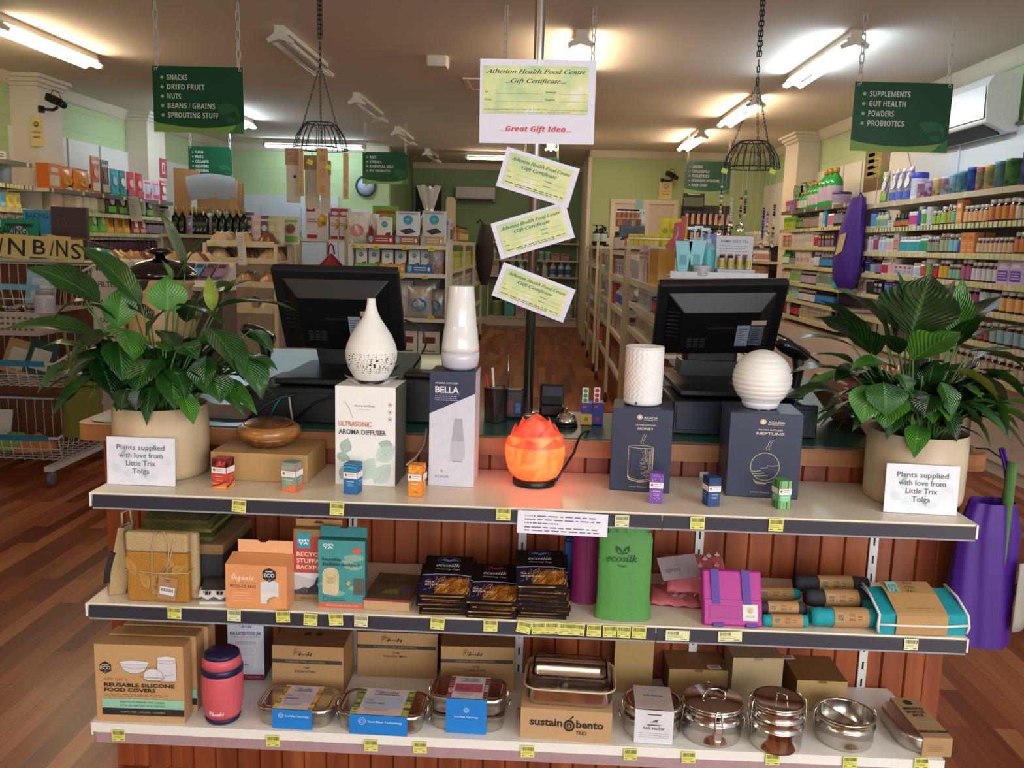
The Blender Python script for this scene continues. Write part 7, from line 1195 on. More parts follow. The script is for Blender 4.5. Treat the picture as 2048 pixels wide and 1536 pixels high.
frows={0:[(proto('box','#b8486a','#d8c8d0','#8a2a4a',r=.08,h=.12),.09,2,'soap_box',F1('top','pink and white soap carton'),'box'),(proto('box','#8a6aa8','#9a7ab8','#6a4a88',r=.2,h=.12),.22,1,'gift_box',F1('top','wide lilac carton'),'box'),(proto('bottle','#141416','#1a1612','#c87a2a',r=.04,h=.2),.09,1,'juice_bottle',F1('top','dark bottle with orange label'),'bottle'),(proto('bottle',GC,GB,'#c8c0c8',r=.04,h=.19),.10,3,'juice_bottle',F1('top','smallest green juice bottle'),'bottle'),(proto('bottle',GC,GB,'#b8a8c0',r=.055,h=.28),.115,3,'juice_bottle',F1('top','medium green juice bottle with lilac label'),'bottle'),(proto('bottle',GC,GB,'#b0a0bc',r=.075,h=.38),.15,3,'juice_bottle',F1('top','biggest green juice bottle with lilac label'),'bottle'),(None,.02,1,0,0,0),(proto('tub','#3a2f70','#c8c6ce','#8a7aa0',r=.085,h=.13),.19,1,'powder_tub',F1('top','wide white tub with purple lid'),'tub')],1:[(proto('box','#7ab030','#c8c030','#3a6a20',r=.075,h=.14,d=.06),.08,6,'tea_box',F1('second','lime green tea carton with black top'),'box'),(proto('bottle','#141416','#2a3a20','#6a8a3a',r=.035,h=.15),.075,3,'shampoo_bottle',F1('second','green bottle with black cap'),'bottle'),(proto('jar','#101012','#1c1c1e','#8a7a70',r=.032,h=.145),.068,9,'body_lotion',F1('second','black lotion bottle with grey label'),'bottle'),(proto('tube','#d8d6d8','#c9c9cc','#a8a0b0',r=.028,h=.15),.06,2,'lotion_tube',F1('second','white standing tube'),'tube'),(proto('tube','#2f98c0','#d8dce0','#7ac0d8',r=.05,h=.2),.10,1,'lotion_tube',F1('second','large blue and white tube'),'tube'),(proto('jar','#17171a','#d6d2d4','#b06a80',r=.04,h=.16),.09,2,'lotion_bottle',F1('second','white bottle with rose band'),'bottle'),(proto('pump','#c9c9cc','#1c1e24','#7a7e88',r=.04,h=.2),.09,3,'pump_bottle',F1('second','black pump bottle with grey label'),'bottle')],2:[(proto('box','#c05a60','#7a9a78','#d8d0c8',r=.08,h=.13),.09,4,'soap_box',F1('third','red and green carton'),'box'),(proto('tube','#d8cfc8','#c9beb6','#b8a098',r=.03,h=.15),.06,8,'lotion_tube',F1('third','cream standing tube'),'tube'),(proto('tube','#dcd8d4','#cfc9c4','#a89890',r=.03,h=.19),.062,5,'lotion_tube',F1('third','taller off-white tube'),'tube'),(proto('jar','#d8d2d0','#d6d0ce','#a02a34',r=.045,h=.15),.1,2,'lotion_bottle',F1('third','white bottle with dark red label'),'bottle'),(proto('box','#3a2a3c','#7a5a9a','#c0a850',r=.09,h=.13),.095,5,'tea_box',F1('third','dark purple carton'),'box')],3:[(proto('bottle','#2f8a3a','#3a9a48','#d0d8c0',r=.035,h=.17),.075,4,'shampoo_bottle',F1('fourth','bright green bottle'),'bottle'),(proto('tub','#1c1c1e','#b8b4a8','#8a8a80',r=.04,h=.1),.09,3,'cream_tub',F1('fourth','grey cream tub with black lid'),'tub'),(proto('tube','#d8cfc8','#c9beb6','#b06a60',r=.03,h=.15),.06,9,'lotion_tube',F1('fourth','cream tube with dusty red print'),'tube'),(proto('tub','#d8d4d4','#d2cece','#b8b0b0',r=.04,h=.09),.09,1,'cream_tub',F1('fourth','small white tub'),'tub'),(J('#d4d0d4','#2a2a58','#c8c4cc',.045,.15),.1,2,'supplement_bottle',F1('fourth','navy bottle with white label'),'bottle'),(proto('dropper','#d0d4d8','#1c2638','#2f88c0',r=.04,h=.18),.09,4,'pump_bottle',F1('fourth','dark bottle with sky blue label'),'bottle')],4:[(proto('pump','#c9c4b8','#a8783a','#d0c8b0',r=.04,h=.2),.09,4,'pump_bottle',F1('fifth','amber pump bottle with cream label'),'bottle'),(J('#d0d0cc','#d2d0cc','#7aa860',.045,.15),.1,4,'supplement_bottle',F1('fifth','white bottle with leaf green label'),'bottle'),(J('#c9c9cc','#1a1618','#a898a8',.045,.13),.095,6,'jar_of_cream',F1('fifth','dark jar with pale mauve label'),'jar'),(proto('bottle','#c9c6c0','#b8b6ae','#6a8a70',r=.055,h=.19),.12,4,'shampoo_bottle',F1('fifth','big grey-white bottle with green base band'),'bottle'),(proto('pouch','#12929a','#2aa8b0','#0f8088',r=.13,h=.17),.14,1,'powder_pouch',F1('fifth','turquoise pouch'),'pouch')],5:[(proto('tub','#c8d4c0','#d0d0c8','#6aa850',r=.055,h=.15),.12,3,'powder_tub',F1('sixth','white and green tub'),'tub'),(proto('tub','#8ab89a','#8ab89a','#9ac4a8',r=.06,h=.14),.13,3,'powder_tub',F1('sixth','mint green tub'),'tub'),(J('#c9c9cc','#1a1c20','#c0c0c8',.035,.12),.075,8,'supplement_bottle',F1('sixth','black bottle with pale label'),'bottle'),(J('#17171a','#1c1c20','#2f78c0',.045,.13),.1,5,'supplement_bottle',F1('sixth','black bottle with bright blue label'),'bottle')],6:[(proto('bottle','#3a1a24','#a01f4a','#b03060',r=.05,h=.19),.11,3,'juice_bottle',F1('lowest','magenta bottle'),'bottle'),(proto('tub','#9ac0a8','#8ab89a','#a8ccb4',r=.06,h=.22),.13,1,'powder_tub',F1('lowest','tall mint tub'),'tub'),(proto('bottle','#3a1a14',BROWN,'#b03a48',r=.045,h=.18),.10,4,'juice_bottle',F1('lowest','amber bottle with red label'),'bottle'),(J('#d8d4d0','#d2ccc6','#a8a078',.04,.14),.09,10,'supplement_bottle',F1('lowest','white bottle with khaki label'),'bottle')]}
for k,it in frows.items():run((XS+.006,10.45,ZFAR[k]+.001),(XS+.006,8.3,ZFAR[k]+.001),it,RZ,BK,1,.004,20+k)
C1=lambda k,what:f'{what}, on the {k} shelf of the far corner shelving'
for k,(z,it)in enumerate(((1.5,[(proto('tub','#d8d4cc','#d2cdc4','#b8b09a',r=.05,h=.16),.13,9,'cream_tub',C1('top','cream-coloured tub'),'tub')]),(1.27,[(proto('box','#b8b030','#d8d4cc','#8a8a2a',r=.14,h=.14),.15,3,'soap_box',C1('second','yellow carton'),'box'),(proto('bottle','#c9a8a0','#d8ccc4','#b88a80',r=.04,h=.18),.09,10,'lotion_bottle',C1('second','pale pink bottle'),'bottle')]),(1.05,[(proto('box','#b87a5a','#d0b098','#8a4a34',r=.1,h=.15),.11,12,'soap_box',C1('third','terracotta carton'),'box')]),(.82,[(proto('box','#c0685a','#d8c8c0','#7a8a60',r=.12,h=.15),.13,6,'soap_box',C1('fourth','salmon and cream carton'),'box'),(proto('bottle','#6a8a4a','#c9c0b0','#5a9a4a',r=.04,h=.16),.09,8,'lotion_bottle',C1('fourth','cream bottle with green cap'),'bottle')]),(.6,[(proto('tub','#3a2a20','#c8a888','#a86a4a',r=.06,h=.14),.14,10,'cream_tub',C1('lowest','tan tub with brown lid'),'tub')]))):
 run((XS+.09,12.85,z+.001),(XS+.09,11.2,z+.001),it,RZ,BK,1,.004,40+k)
t=thing('hanging_sack','big purple fabric sack hanging between the two wall shelvings','bag',(2.66,7.86,1.07),-1.2);b=MB()
def sk(u,v):
 a=2*PI*u;r=.035+.115*math.sin(PI*min(1,(1-v)*.62+.20*(1-v)**4+.06))**.7*(1 if v>.08 else .5+v*6);k=1+.06*math.sin(5*a+v*5)+.03*math.sin(11*a-v*8);return(r*math.cos(a)*k+.07*v*v,r*.6*math.sin(a)*k,.80*v)
b.grid(sk,40,20,mat('#3f1a78',.5,bump=.3,scale=16,var=.12));b.build('sack_body',t);b=MB();b.prism([(-.06,.30),(.03,.34),(.07,.50),(-.01,.48)],-.096,-.092,mat('#b8a068',.6));b.build('cream_label',t);b=MB();b.tube([(.06,0,.79),(.07,.02,.84),(.075,.04,.80)],.008,mat('#3f1a78',.6),6);b.build('drawcord',t)
t=thing('air_conditioner','white split air conditioner on the side wall, partly behind the supplements sign','air conditioner',(XR-.031,6.75,2.22));b=MB();b.prism([(0,0),(-.06,-.0),(-.21,.06),(-.22,.30),(-.18,.37),(0,.38)],-.6,.6,mat('#d6d6d4',.35),axis='y');b.build('case',t,bevel=.012)
b=MB();b.prism([(-.07,-.004),(-.19,.052),(-.193,.048),(-.075,-.010)],-.52,.50,mat('#15171a',.5),axis='y');b.build('outlet_slot',t);b=MB();b.prism([(-.222,.085),(-.2245,.085),(-.2265,.295),(-.224,.295)],-.585,.585,mat('#dde3e8',.25),axis='y');b.build('front_panel',t,bevel=.001)
P_=[at(*q,X=XR-.024)for q in((1741,322),(1769,308),(1763,352),(1738,362))];zc=sum(p.z for p in P_)/4;yc=sum(p.y for p in P_)/4;t=thing('wall_poster','dark brown and green product poster on the wall behind the silver pouches','poster',(XR-.021,yc,zc),-PI/2);w,h=.62,.42
b=MB();b.box(-w/2,w/2,-.004,0,-h/2,h/2,mat('#6a5236',.5));b.build('board',t);b=MB();f=Face(b,w,h,-.004,-h/2);f.rect(.1,.7,.3,.9,mat('#8a7a30'));[f.rect(.14,.66,.36+.14*k,.44+.14*k,mat('#b0a050'))for k in range(4)];f.rect(.72,.95,.05,.5,mat('#4a6a30'));b.build('printed_face',t)
for k,(y,z,h,q)in enumerate(((10.56,1.98,.36,'tall green botanical card on the pilaster beside the green bottles'),(10.54,1.95,.5,'broad green leaf card on the pilaster'),(10.55,2.02,.4,'narrow green botanical card nearest the side wall'))):b=MB();b.box(-.05-.05*(k==1),.05+.05*(k==1),-.004,0,-h/2,h/2,pattern_mat(30+k,'#4a7a3a','#8aa878','#c0ccb0'));tag(b.build('botanical_card',None,(2.93+.13*k-.05*(k==2),10.54,z)),q,'card','botanical cards on the pilaster')
p0=at(1815,305,X=XR-.034);b=MB();b.tube([tuple(at(x,y,X=XR-.034))for x,y in((1815,300),(1820,325),(1830,352),(1842,372))],.004,mat('#8f9aa0',.5),5);tag(b.build('cable'),'thin grey cable running down the bluish panel below the supplements sign','cable')
# ================================================================== free-standing gondolas in the middle of the shop
def gondola(label,x0,x1,y0,y1,zs,top=None,solid=False,wheels=True,bays=1):
 cx,cy=(x0+x1)/2,(y0+y1)/2;t=thing('shop_gondola',label,'shelving',(cx,cy,0),0,'cream gondola shelving');H=(top or max(zs)+.05);X,Y=(x1-x0)/2,(y1-y0)/2
 for sx in(-1,1):
  for k in range(bays+1):
   y=-Y+2*Y*k/bays;b=MB();b.box(sx*X-.014,sx*X+.014,y-.014,y+.014,.09,H,MPOST);b.build('post',t)
   if wheels:b=MB();b.lathe([(.001,-.014),(.032,-.014),(.032,.014),(.001,.014)],mat('#2a211c',.5),12,mx=Matrix.Translation((sx*X,y,.035))@Matrix.Rotation(PI/2,4,'Y'));b.box(sx*X-.008,sx*X+.008,y-.01,y+.01,.05,.1,mat('#3a322c'));b.build('caster',t)
 for z in zs:
  b=MB();b.box(-X+.016,X-.016,-Y,Y,z-.02,z,MSHELF);b.build('shelf_board',t);b=MB()
  for sx in(-1,1):xs=sorted((sx*(X-.014),sx*(X-.002)));b.box(xs[0],xs[1],-Y+.016,Y-.016,z-.03,z+.008,mat('#d2c7b4',.3))
  b.build('ticket_strip',t)
 if solid:b=MB();b.box(-.006,.006,-Y,Y,.1,H-.02,mat('#b5ad9f',.6));b.build('centre_panel',t)
 return t
G1=(1.30,1.175,1.015,.845,.62,.35)
gondola('nearest cream gondola of body care goods, behind the honeycomb diffuser and its till',.605,1.09,4.55,6.2,G1[1:]);gondola('second cream gondola down the aisle, stocked with blue and white packs',.605,1.25,6.5,9.3,(1.36,1.155,.90,.69,.4),bays=2);gondola('third cream gondola at the far end of the aisle',.605,1.25,9.9,12.5,(1.40,1.20,.925,.62,.35),bays=2)
GN=lambda z,q:f'{q}, on {z} of the nearest gondola'
gr={1.175:[(None,.35,1,0,0,0),(proto('plain','#cc9226','#d8a83a','#b07a1a',r=.13,h=.21,d=.09),.135,3,'incense_box',GN('top','orange-yellow upright carton'),'box'),(proto('tube','#c9ccd4','#7ab0c8','#8aa0b0',r=.05,h=.20),.11,1,'toothpaste_tube',GN('top','white and blue standing tube'),'tube'),(proto('plain','#a84a50','#c0605a','#d8c8c8',r=.08,h=.20,d=.07),.09,1,'toothpaste_box',GN('top','dusty red upright carton'),'box'),(proto('plain','#c8b4bc','#d0c4ca','#6a4a54',r=.10,h=.23,d=.07),.105,4,'toothpaste_box',GN('top','tall pale pink carton'),'box')],1.015:[(proto('tub','#1a1c22','#2f5a88','#c05a2a',r=.05,h=.09),.11,6,'balm_tub',GN('the second tier','blue and orange tub with dark lid'),'tub'),(proto('box','#c0c8d0','#a8b0bc','#6a7a8a',r=.09,h=.11),.1,7,'toothpaste_box',GN('the second tier','pale blue-grey carton'),'box')],.845:[(proto('plain','#b88a4a','#a87838','#7a5a2a',r=.1,h=.14),.11,3,'soap_box',GN('the third tier','ochre carton'),'box'),(J('#1c1c1e','#c8c4bc','#a09a90',.04,.13),.09,6,'lotion_bottle',GN('the third tier','white bottle with black cap'),'bottle'),(proto('tub','#c9c6c0','#c8c2bc','#a88a7a',r=.05,h=.12),.11,5,'cream_tub',GN('the third tier','white and brown tub'),'tub')],.62:[(proto('box','#8a5a3a','#b89a78','#5a3a24',r=.12,h=.15),.13,11,'soap_box',GN('the fourth tier','brown carton'),'box')],.35:[(proto('box','#c0b8b0','#a8a098','#7a4a44',r=.14,h=.16),.15,9,'soap_box',GN('the lowest tier','grey carton'),'box')]}
for z,it in gr.items():run((.63,4.6,z+.001),(.63,6.15,z+.001),it,RZ,BK,1,.003,int(z*100))
GM=lambda z,q:f'{q}, on {z} of the second gondola'
for z,it in{1.36:[(proto('box','#b8722a','#8a4a2a','#d0c0a0',r=.12,h=.10),.13,4,'tea_box',GM('top','small orange carton'),'box'),(proto('dropper','#101012','#20181a','#c0b8b0',r=.045,h=.2),.10,5,'pump_bottle',GM('top','black and white dropper bottle'),'bottle'),(J('#101012','#2a2a30','#c8c4c0',.05,.17),.11,6,'lotion_bottle',GM('top','dark bottle with white label'),'bottle')],1.155:[(proto('box','#c8c8d0','#4a58a8','#8a6a9a',r=.11,h=.14),.12,11,'tissue_pack',GM('the second tier','white pack with blue lower band'),'pack'),(proto('plain','#c05a3a','#d8703a','#d8c8b8',r=.05,h=.18,d=.08),.06,6,'nappy_box',GM('the second tier','orange and red upright carton'),'box'),(proto('box','#a8b8a8','#7a9a88','#d0d4cc',r=.1,h=.16),.11,8,'soap_box',GM('the second tier','grey-green carton'),'box')],.90:[(proto('pump','#d0d8e0','#b8c0c8','#3a5ab0',r=.045,h=.19),.10,12,'wash_bottle',GM('the third tier','clear bottle with blue band'),'bottle'),(proto('plain','#b8302a','#c84a3a','#d8c8c0',r=.05,h=.17,d=.08),.06,5,'nappy_box',GM('the third tier','red upright carton'),'box'),(proto('box','#a8b0c0','#7a88a0','#c8ccd4',r=.1,h=.16),.11,9,'soap_box',GM('the third tier','blue-grey carton'),'box')],.69:[(proto('plain','#b8a8a0','#c8b8b0','#8a6a60',r=.06,h=.15,d=.1),.065,14,'soap_box',GM('the fourth tier','beige upright carton'),'box'),(proto('plain','#a82a24','#b83a30','#d8c0b8',r=.06,h=.15,d=.1),.065,2,'soap_box',GM('the fourth tier','dark red upright carton'),'box'),(proto('plain','#c0b8a8','#a89a88','#6a5a4a',r=.06,h=.16,d=.1),.07,20,'soap_box',GM('the fourth tier','cream upright carton'),'box')],.4:[(proto('box','#8a4a38','#b08a70','#5a2a20',r=.16,h=.14),.2,13,'soap_box',GM('the lowest tier','russet carton'),'box')]}.items():run((.625,6.55,z+.001),(.625,9.25,z+.001),it,RZ,BK,1,.003,int(z*100)+1)
GF=lambda z,q:f'{q}, on {z} of the third gondola'
for z,it in{1.40:[(proto('dropper','#101012','#1a1a1c','#a8c0a8',r=.05,h=.22),.13,14,'pump_bottle',GF('top','black dropper bottle'),'bottle')],1.20:[(proto('plain','#8a3a30','#c0b8a8','#4a4a44',r=.08,h=.17),.10,24,'book',GF('the second tier','dark red and white book-like box'),'box')],.925:[(proto('plain','#8a6a50','#a88a6a','#5a3a2a',r=.08,h=.19),.10,24,'soap_box',GF('the third tier','brown upright carton'),'box')],.62:[(proto('pump','#c8c8c8','#c0c4c0','#8a9a90',r=.06,h=.2),.14,17,'wash_bottle',GF('the fourth tier','white wash bottle'),'bottle')],.35:[(proto('box','#a8323a','#2f4a3a','#8a5a4a',r=.14,h=.15),.18,13,'soap_box',GF('the lowest tier','red and green carton'),'box')]}.items():run((.625,9.95,z+.001),(.625,12.45,z+.001),it,RZ,BK,1,.003,int(z*100)+2)
AQ=mat('#4fb0bc',.2,var=.04);AQ2=mat('#8fc4d4',.15,var=.03)
pt_=MB();pt_.box(-.235,.235,-.10,.10,-.012,0,MSHELF);GT=thing('end_tray','cream tray at the near end of the nearest gondola, behind the till screen','shelf',(.855,4.43,1.26));pt_.build('tray_board',GT);pt_=MB();pt_.box(-.235,.235,-.102,-.098,-.014,.02,mat('#c8ccd0',.3));pt_.build('tray_lip',GT);pt_=MB();pt_.box(-.02,.02,.04,.08,-1.26,-.012,MPOST);pt_.build('tray_support',GT)
def ot(px,me,name,label,cat,dz=.0,Y=4.40):p=at(px,560,Y=Y);return put(me,name,label,cat,(p.x,Y,1.2605+dz),0)
ot(1363,proto('tube',AQ,'#9ad0d8','#3a9aa8',r=.042,h=.165),'lotion_tube','aqua aloe tube, first of the two upright tubes over the till screen','tube');ot(1390,proto('tube',AQ,'#9ad0d8','#3a9aa8',r=.042,h=.17),'lotion_tube','aqua aloe tube beside the clear pump bottles','tube')
ot(1412,proto('pump','#c8dce4',AQ2,'#5ab8c0',r=.042,h=.235),'pump_bottle','clear aqua aloe pump bottle in front of the other two','bottle',Y=4.46);ot(1384,proto('pump','#c8dce4',AQ2,'#5ab8c0',r=.042,h=.24),'pump_bottle','clear aqua aloe pump bottle behind the upright tubes','bottle',Y=4.49);ot(1398,proto('pump','#c8dce4',AQ2,'#5ab8c0',r=.042,h=.245),'pump_bottle','middle clear aqua aloe pump bottle','bottle',Y=4.505)
ot(1402,proto('tub','#d0d0d0','#d6d4d4','#c0c0c4',r=.045,h=.05),'cream_tub','low white tub before the clear pump bottles','tub',Y=4.365)
A,B=at(1436,486,Y=4.38),at(1505,565,Y=4.38);w,h=B.x-A.x,A.z-B.z;t=thing('display_card','white hemp seed oil display stand with small bottles, behind the till screen','display stand',((A.x+B.x)/2,4.42,1.2605));b=MB();b.box(-w/2,w/2,0,.004,0,h+.01,mat('#d0d0d4',.5));b.build('header_board',t,bevel=.001)
b=MB();f=Face(b,w,h);f.txt('HEMP SEED OIL',.5,.88,.07,mat('#6a70b0'),wf=.75,bold=.02);f.lines(.1,.9,.78,3,.07,.03,mat('#9aa0b8'));[f.rect(.12+.2*k,.27+.2*k,.30,.58,mat('#9a6a68'))for k in range(4)];b.build('printed_face',t)
b=MB();b.box(-w/2,w/2,-.07,0,0,.035,mat('#c4c4cc',.5));b.build('tray',t)
for k in range(4):put(proto('jar',('#101012' if k<2 else '#d0d0d0'),'#d4d4d0','#c8b838',r=.014,h=.065),'oil_bottle',('small black-capped','second small black-capped','small white-capped','last small white-capped')[k]+' bottle in the hemp oil display','bottle',((A.x+B.x)/2-w*.36+w*.24*k,4.39,1.2965))
p=at(1260,492,Y=6.3);YL=mat('#c8c020',.4,var=.05)
def blk(px0,px1,py0,py1,Y,d,m,name,label,cat,pan=None):
 A,B=at(px0,py1,Y=Y),at(px1,py0,Y=Y);w,h=B.x-A.x,B.z-A.z;t=thing(name,label,cat,((A.x+B.x)/2,Y,A.z));b=MB();b.box(-w/2,w/2,0,d,0,h,m);b.build('body',t,bevel=.003);b=MB();f=Face(b,w,h)
 if pan:pan(f)
 else:f.lines(.1,.9,.7,3,.16,.07,INK)
 b.build('print',t);return t,w,h
top1=thing('top_rack','cream rack with rail on top of the second gondola, carrying yellow packs','rack',(.80,6.42,1.40));b=MB();b.box(-.22,.22,-.16,.16,-.02,0,MSHELF);b.build('rack_board',top1);b=MB();[b.tube([(x,-.16,0),(x,-.16,.05)],.008,MPOST,6)for x in(-.21,.21)];b.tube([(-.21,-.16,.05),(.21,-.16,.05)],.008,MPOST,6);b.build('rail',top1);b=MB();b.box(-.215,-.185,-.15,-.12,-1.4,-.02,MPOST);b.build('post',top1);b=MB();b.box(.185,.215,-.15,-.12,-1.4,-.02,MPOST);b.build('post',top1)
for k in range(6):put(proto('plain',YL,'#b8b020','#7a7a1a',r=.034,h=.085,d=.1),'yellow_pack','small yellow pack in the row behind the rack rail','pack',(.615+.036*k,6.30,1.4005),0,'small yellow packs on the rack')
for k in range(3):put(proto('pouch',YL,'#c8b81a','#8a8a2a',r=.075,h=.20,d=.05),'yellow_pouch','yellow pouch with dark green top standing on the rack','pouch',(.852+.06*k,6.30,1.4005),0,'yellow pouches on the rack')
blk(1240,1290,452,474,6.36,.1,mat('#3a4650',.4),'dark_tray','dark blue-grey tray above the small yellow packs','tray');blk(1233,1283,438,452,6.40,.08,mat('#8a5a3a',.5),'spice_tray','brown tray of small black-topped jars over the dark tray','tray',lambda f:[f.rect(.08+.18*k,.2+.18*k,.1,.8,mat(['#c07a4a','#a8403a','#4a5a8a','#b8a040','#5a3a5a'][k]))for k in range(5)])
for k in range(5):put(proto('jar','#141414','#d0ccc4','#a86a48',r=.02,h=.07),'spice_jar','small black-lidded jar on the brown spice tray','jar',(at(1238+9*k,438,Y=6.44).x,6.44,at(1240,438,Y=6.44).z+.001),0,'small jars on the spice tray')
for k in range(3):put(proto('pouch',mat('#c8ccc8',.3,metal=.4),'#7a8a80','#d8dcd8',r=.07,h=.15),'silver_sachet','silver sachet leaning beside the grey-blue display card','sachet',(at(1268+7*k,440,Y=6.5).x,6.47+.02*k,at(1268,460,Y=6.5).z),0,'silver sachets by the display card')
blk(1268,1287,398,478,6.56,.015,mat('#8aa09c',.5),'display_card','grey-blue display card standing behind the silver sachets','display card',lambda f:f.rect(.1,.9,.1,.5,mat('#7a908c')))
for k,(x,q)in enumerate(((1194,'black pump bottle nearest the olive wall corner, on the third gondola'),(1206,'black pump bottle second from the olive wall corner'))):put(proto('pump','#0f0f11','#1a1a1c','#b8c0b8',r=.05,h=.22),'pump_bottle',q,'bottle',(at(x,470,Y=9.9).x,9.98+.3*0,1.42),0)
A=at(1333,515,Y=5.6);t=thing('red_display','red bottle-shaped display card with white swirl, behind the aqua tubes','display card',at(1350,515,Y=5.6));s=1/ppm(t.location);RD=mat('#b51222',.4)
b=MB();b.prism([(-18*s,18*s),(-12*s,0),(10*s,0),(16*s,20*s),(20*s,78*s),(18*s,80*s),(20*s,82*s),(10*s,82*s),(9*s,70*s),(-4*s,68*s),(-6*s,40*s),(-20*s,24*s)],0,.015,RD);b.build('card_shape',t,bevel=.001);b=MB();b.poly([(0,-.002,36*s),(4*s,-.002,44*s),(5*s,-.002,58*s),(1*s,-.002,62*s),(3*s,-.002,54*s),(0*s,-.002,44*s),(-4*s,-.002,34*s)],mat('#c9b0a8'));b.box(-17*s,-8*s,-.002,0,14*s,24*s,mat('#b06a50'));b.build('swirl_print',t)
b=MB();b.box(-.1,.1,-.06,.08,0,1.24,MSHELF);tag(b.build('display_plinth',None,(t.location.x,5.62,t.location.z-1.241)),'narrow cream plinth under the red bottle-shaped card','plinth')
blk(1408,1444,468,502,5.75,.14,mat('#3f68b8',.35),'blue_tub','blue plastic tub under the outermost bead string','tub',lambda f:f.rect(0,1,.5,.58,mat('#6a90d0')))
q_=at(1426,502,Y=5.75);b=MB();b.box(-.07,.07,0,.16,-q_.z+.002,-.002,MSHELF);tag(b.build('display_plinth',None,(q_.x,5.74,q_.z)),'narrow cream plinth under the blue plastic tub','plinth')
t=thing('hair_colour_rack','dark rack of hair colour cartons before the olive wall','rack',(at(1412,500,Y=11.3).x,11.3,0));A,B=at(1362,498,Y=11.3),at(1470,395,Y=11.3);W=B.x-A.x
b=MB();b.box(-W/2,W/2,.12,.16,0,1.95,mat('#2a2a22',.6));b.build('back_board',t)
for z in(1.46,1.69):b=MB();b.box(-W/2,W/2,-.02,.12,z-.03,z,mat('#24241e',.5));b.build('rack_shelf',t)
b=MB();b.box(-W/2,-W/2+.27,.05,.07,1.92,2.14,mat('#20201c',.5));f=Face(b,.27,.22,.05,1.92);f.fr=lambda x,y,z:(x-W/2+.135,y,z);f.rect(.05,.95,.05,.55,mat('#4a5040'));f.lines(.2,.8,.8,2,.1,.05,mat('#c0b8a8'),.1,'c');b.build('header_sign',t)
b=MB();b.box(-W/2,W/2,-.05,.15,.5,1.22,mat('#3a3a30'));b.build('base_block',t)
hm=MB();hm.box(-.04,.04,0,.06,0,.185,mat('#26261f',.4));f=Face(hm,.08,.185);f.rect(.08,.92,.05,.85,mat('#2a1812'));f.up();f.poly([(.12,.12),(.7,.12),(.62,.5),(.68,.8),(.2,.8),(.15,.5)],mat('#c0957e'));f.poly([(.66,.1),(.9,.1),(.9,.84),(.64,.84),(.58,.5)],mat('#3a1c12'));f.up();f.rect(.2,.45,.1,.22,mat('#b8b068'));hmo=hm.build('x');hme=hmo.data;bpy.data.objects.remove(hmo)
for j,z in enumerate((1.46,1.69)):
 for k in range(8):put(hme,'hair_colour_box',f'hair colour carton with a face on the {("lower", "upper")[j]} row of the dark rack','box',(t.location.x-W/2+.06+(W-.12)*k/7,11.29,z+.0005),0,f'hair colour cartons, {("lower", "upper")[j]} row')
for k in range(4):put(proto('plain','#2a3038','#3a424c','#8a929a',r=.075,h=.17),'hair_colour_box','dark grey carton standing below the rows of the hair colour rack','box',(t.location.x-W/2+.06+.09*k,11.24,1.2205),0,'dark grey cartons below the hair colour')
EX0,EX1,EY=-1.765,-.87,8.1;t=thing('end_bay','grey-white end bay of seaweed snacks and chips facing the counter','shelving',((EX0+EX1)/2,EY,0));W=EX1-EX0;EZ=(1.357,1.10,.69,.235);ES=mat('#b8b8ba',.4,var=.02)
for z in EZ:b=MB();b.box(-W/2+.021,W/2-.021,0,.38,z-.03,z,ES);b.build('shelf_board',t);b=MB();b.box(-W/2+.021,W/2-.021,-.004,0,z-.034,z+.004,mat('#c4bfb0',.4));b.build('shelf_lip',t)
for sx in(-1,1):b=MB();xs=sorted((sx*W/2,sx*(W/2-.02)));b.box(xs[0],xs[1],0,.4,.05,1.39,mat('#c8c6c0',.4));b.build('side_panel',t)
b=MB();b.box(-W/2+.021,W/2-.021,.385,.4,.05,1.34,mat('#8a8784',.5));b.build('back_panel',t)
for px,py,q in((708,492,'first at the top tier edge'),(725,493,'second at the top tier edge'),(752,494,'under the red tray'),(810,496,'under the brown tray'),(863,498,'under the tan tray'),(802,553,'at the second tier by the till screen'),(850,554,'under the blue tray'),(862,636,'under the chips')):p=at(px,py,Y=EY-.006);b=MB();b.box(-.028,.028,-.0006,0,-.017,.017,mat('#c8cc38',.5));f=Face(b,.056,.034,-.0006,-.017);f.lines(.15,.85,.6,2,.3,.14,INK);tag(b.build('shelf_ticket',None,p),'yellow ticket on the snack end bay '+q,'price ticket')
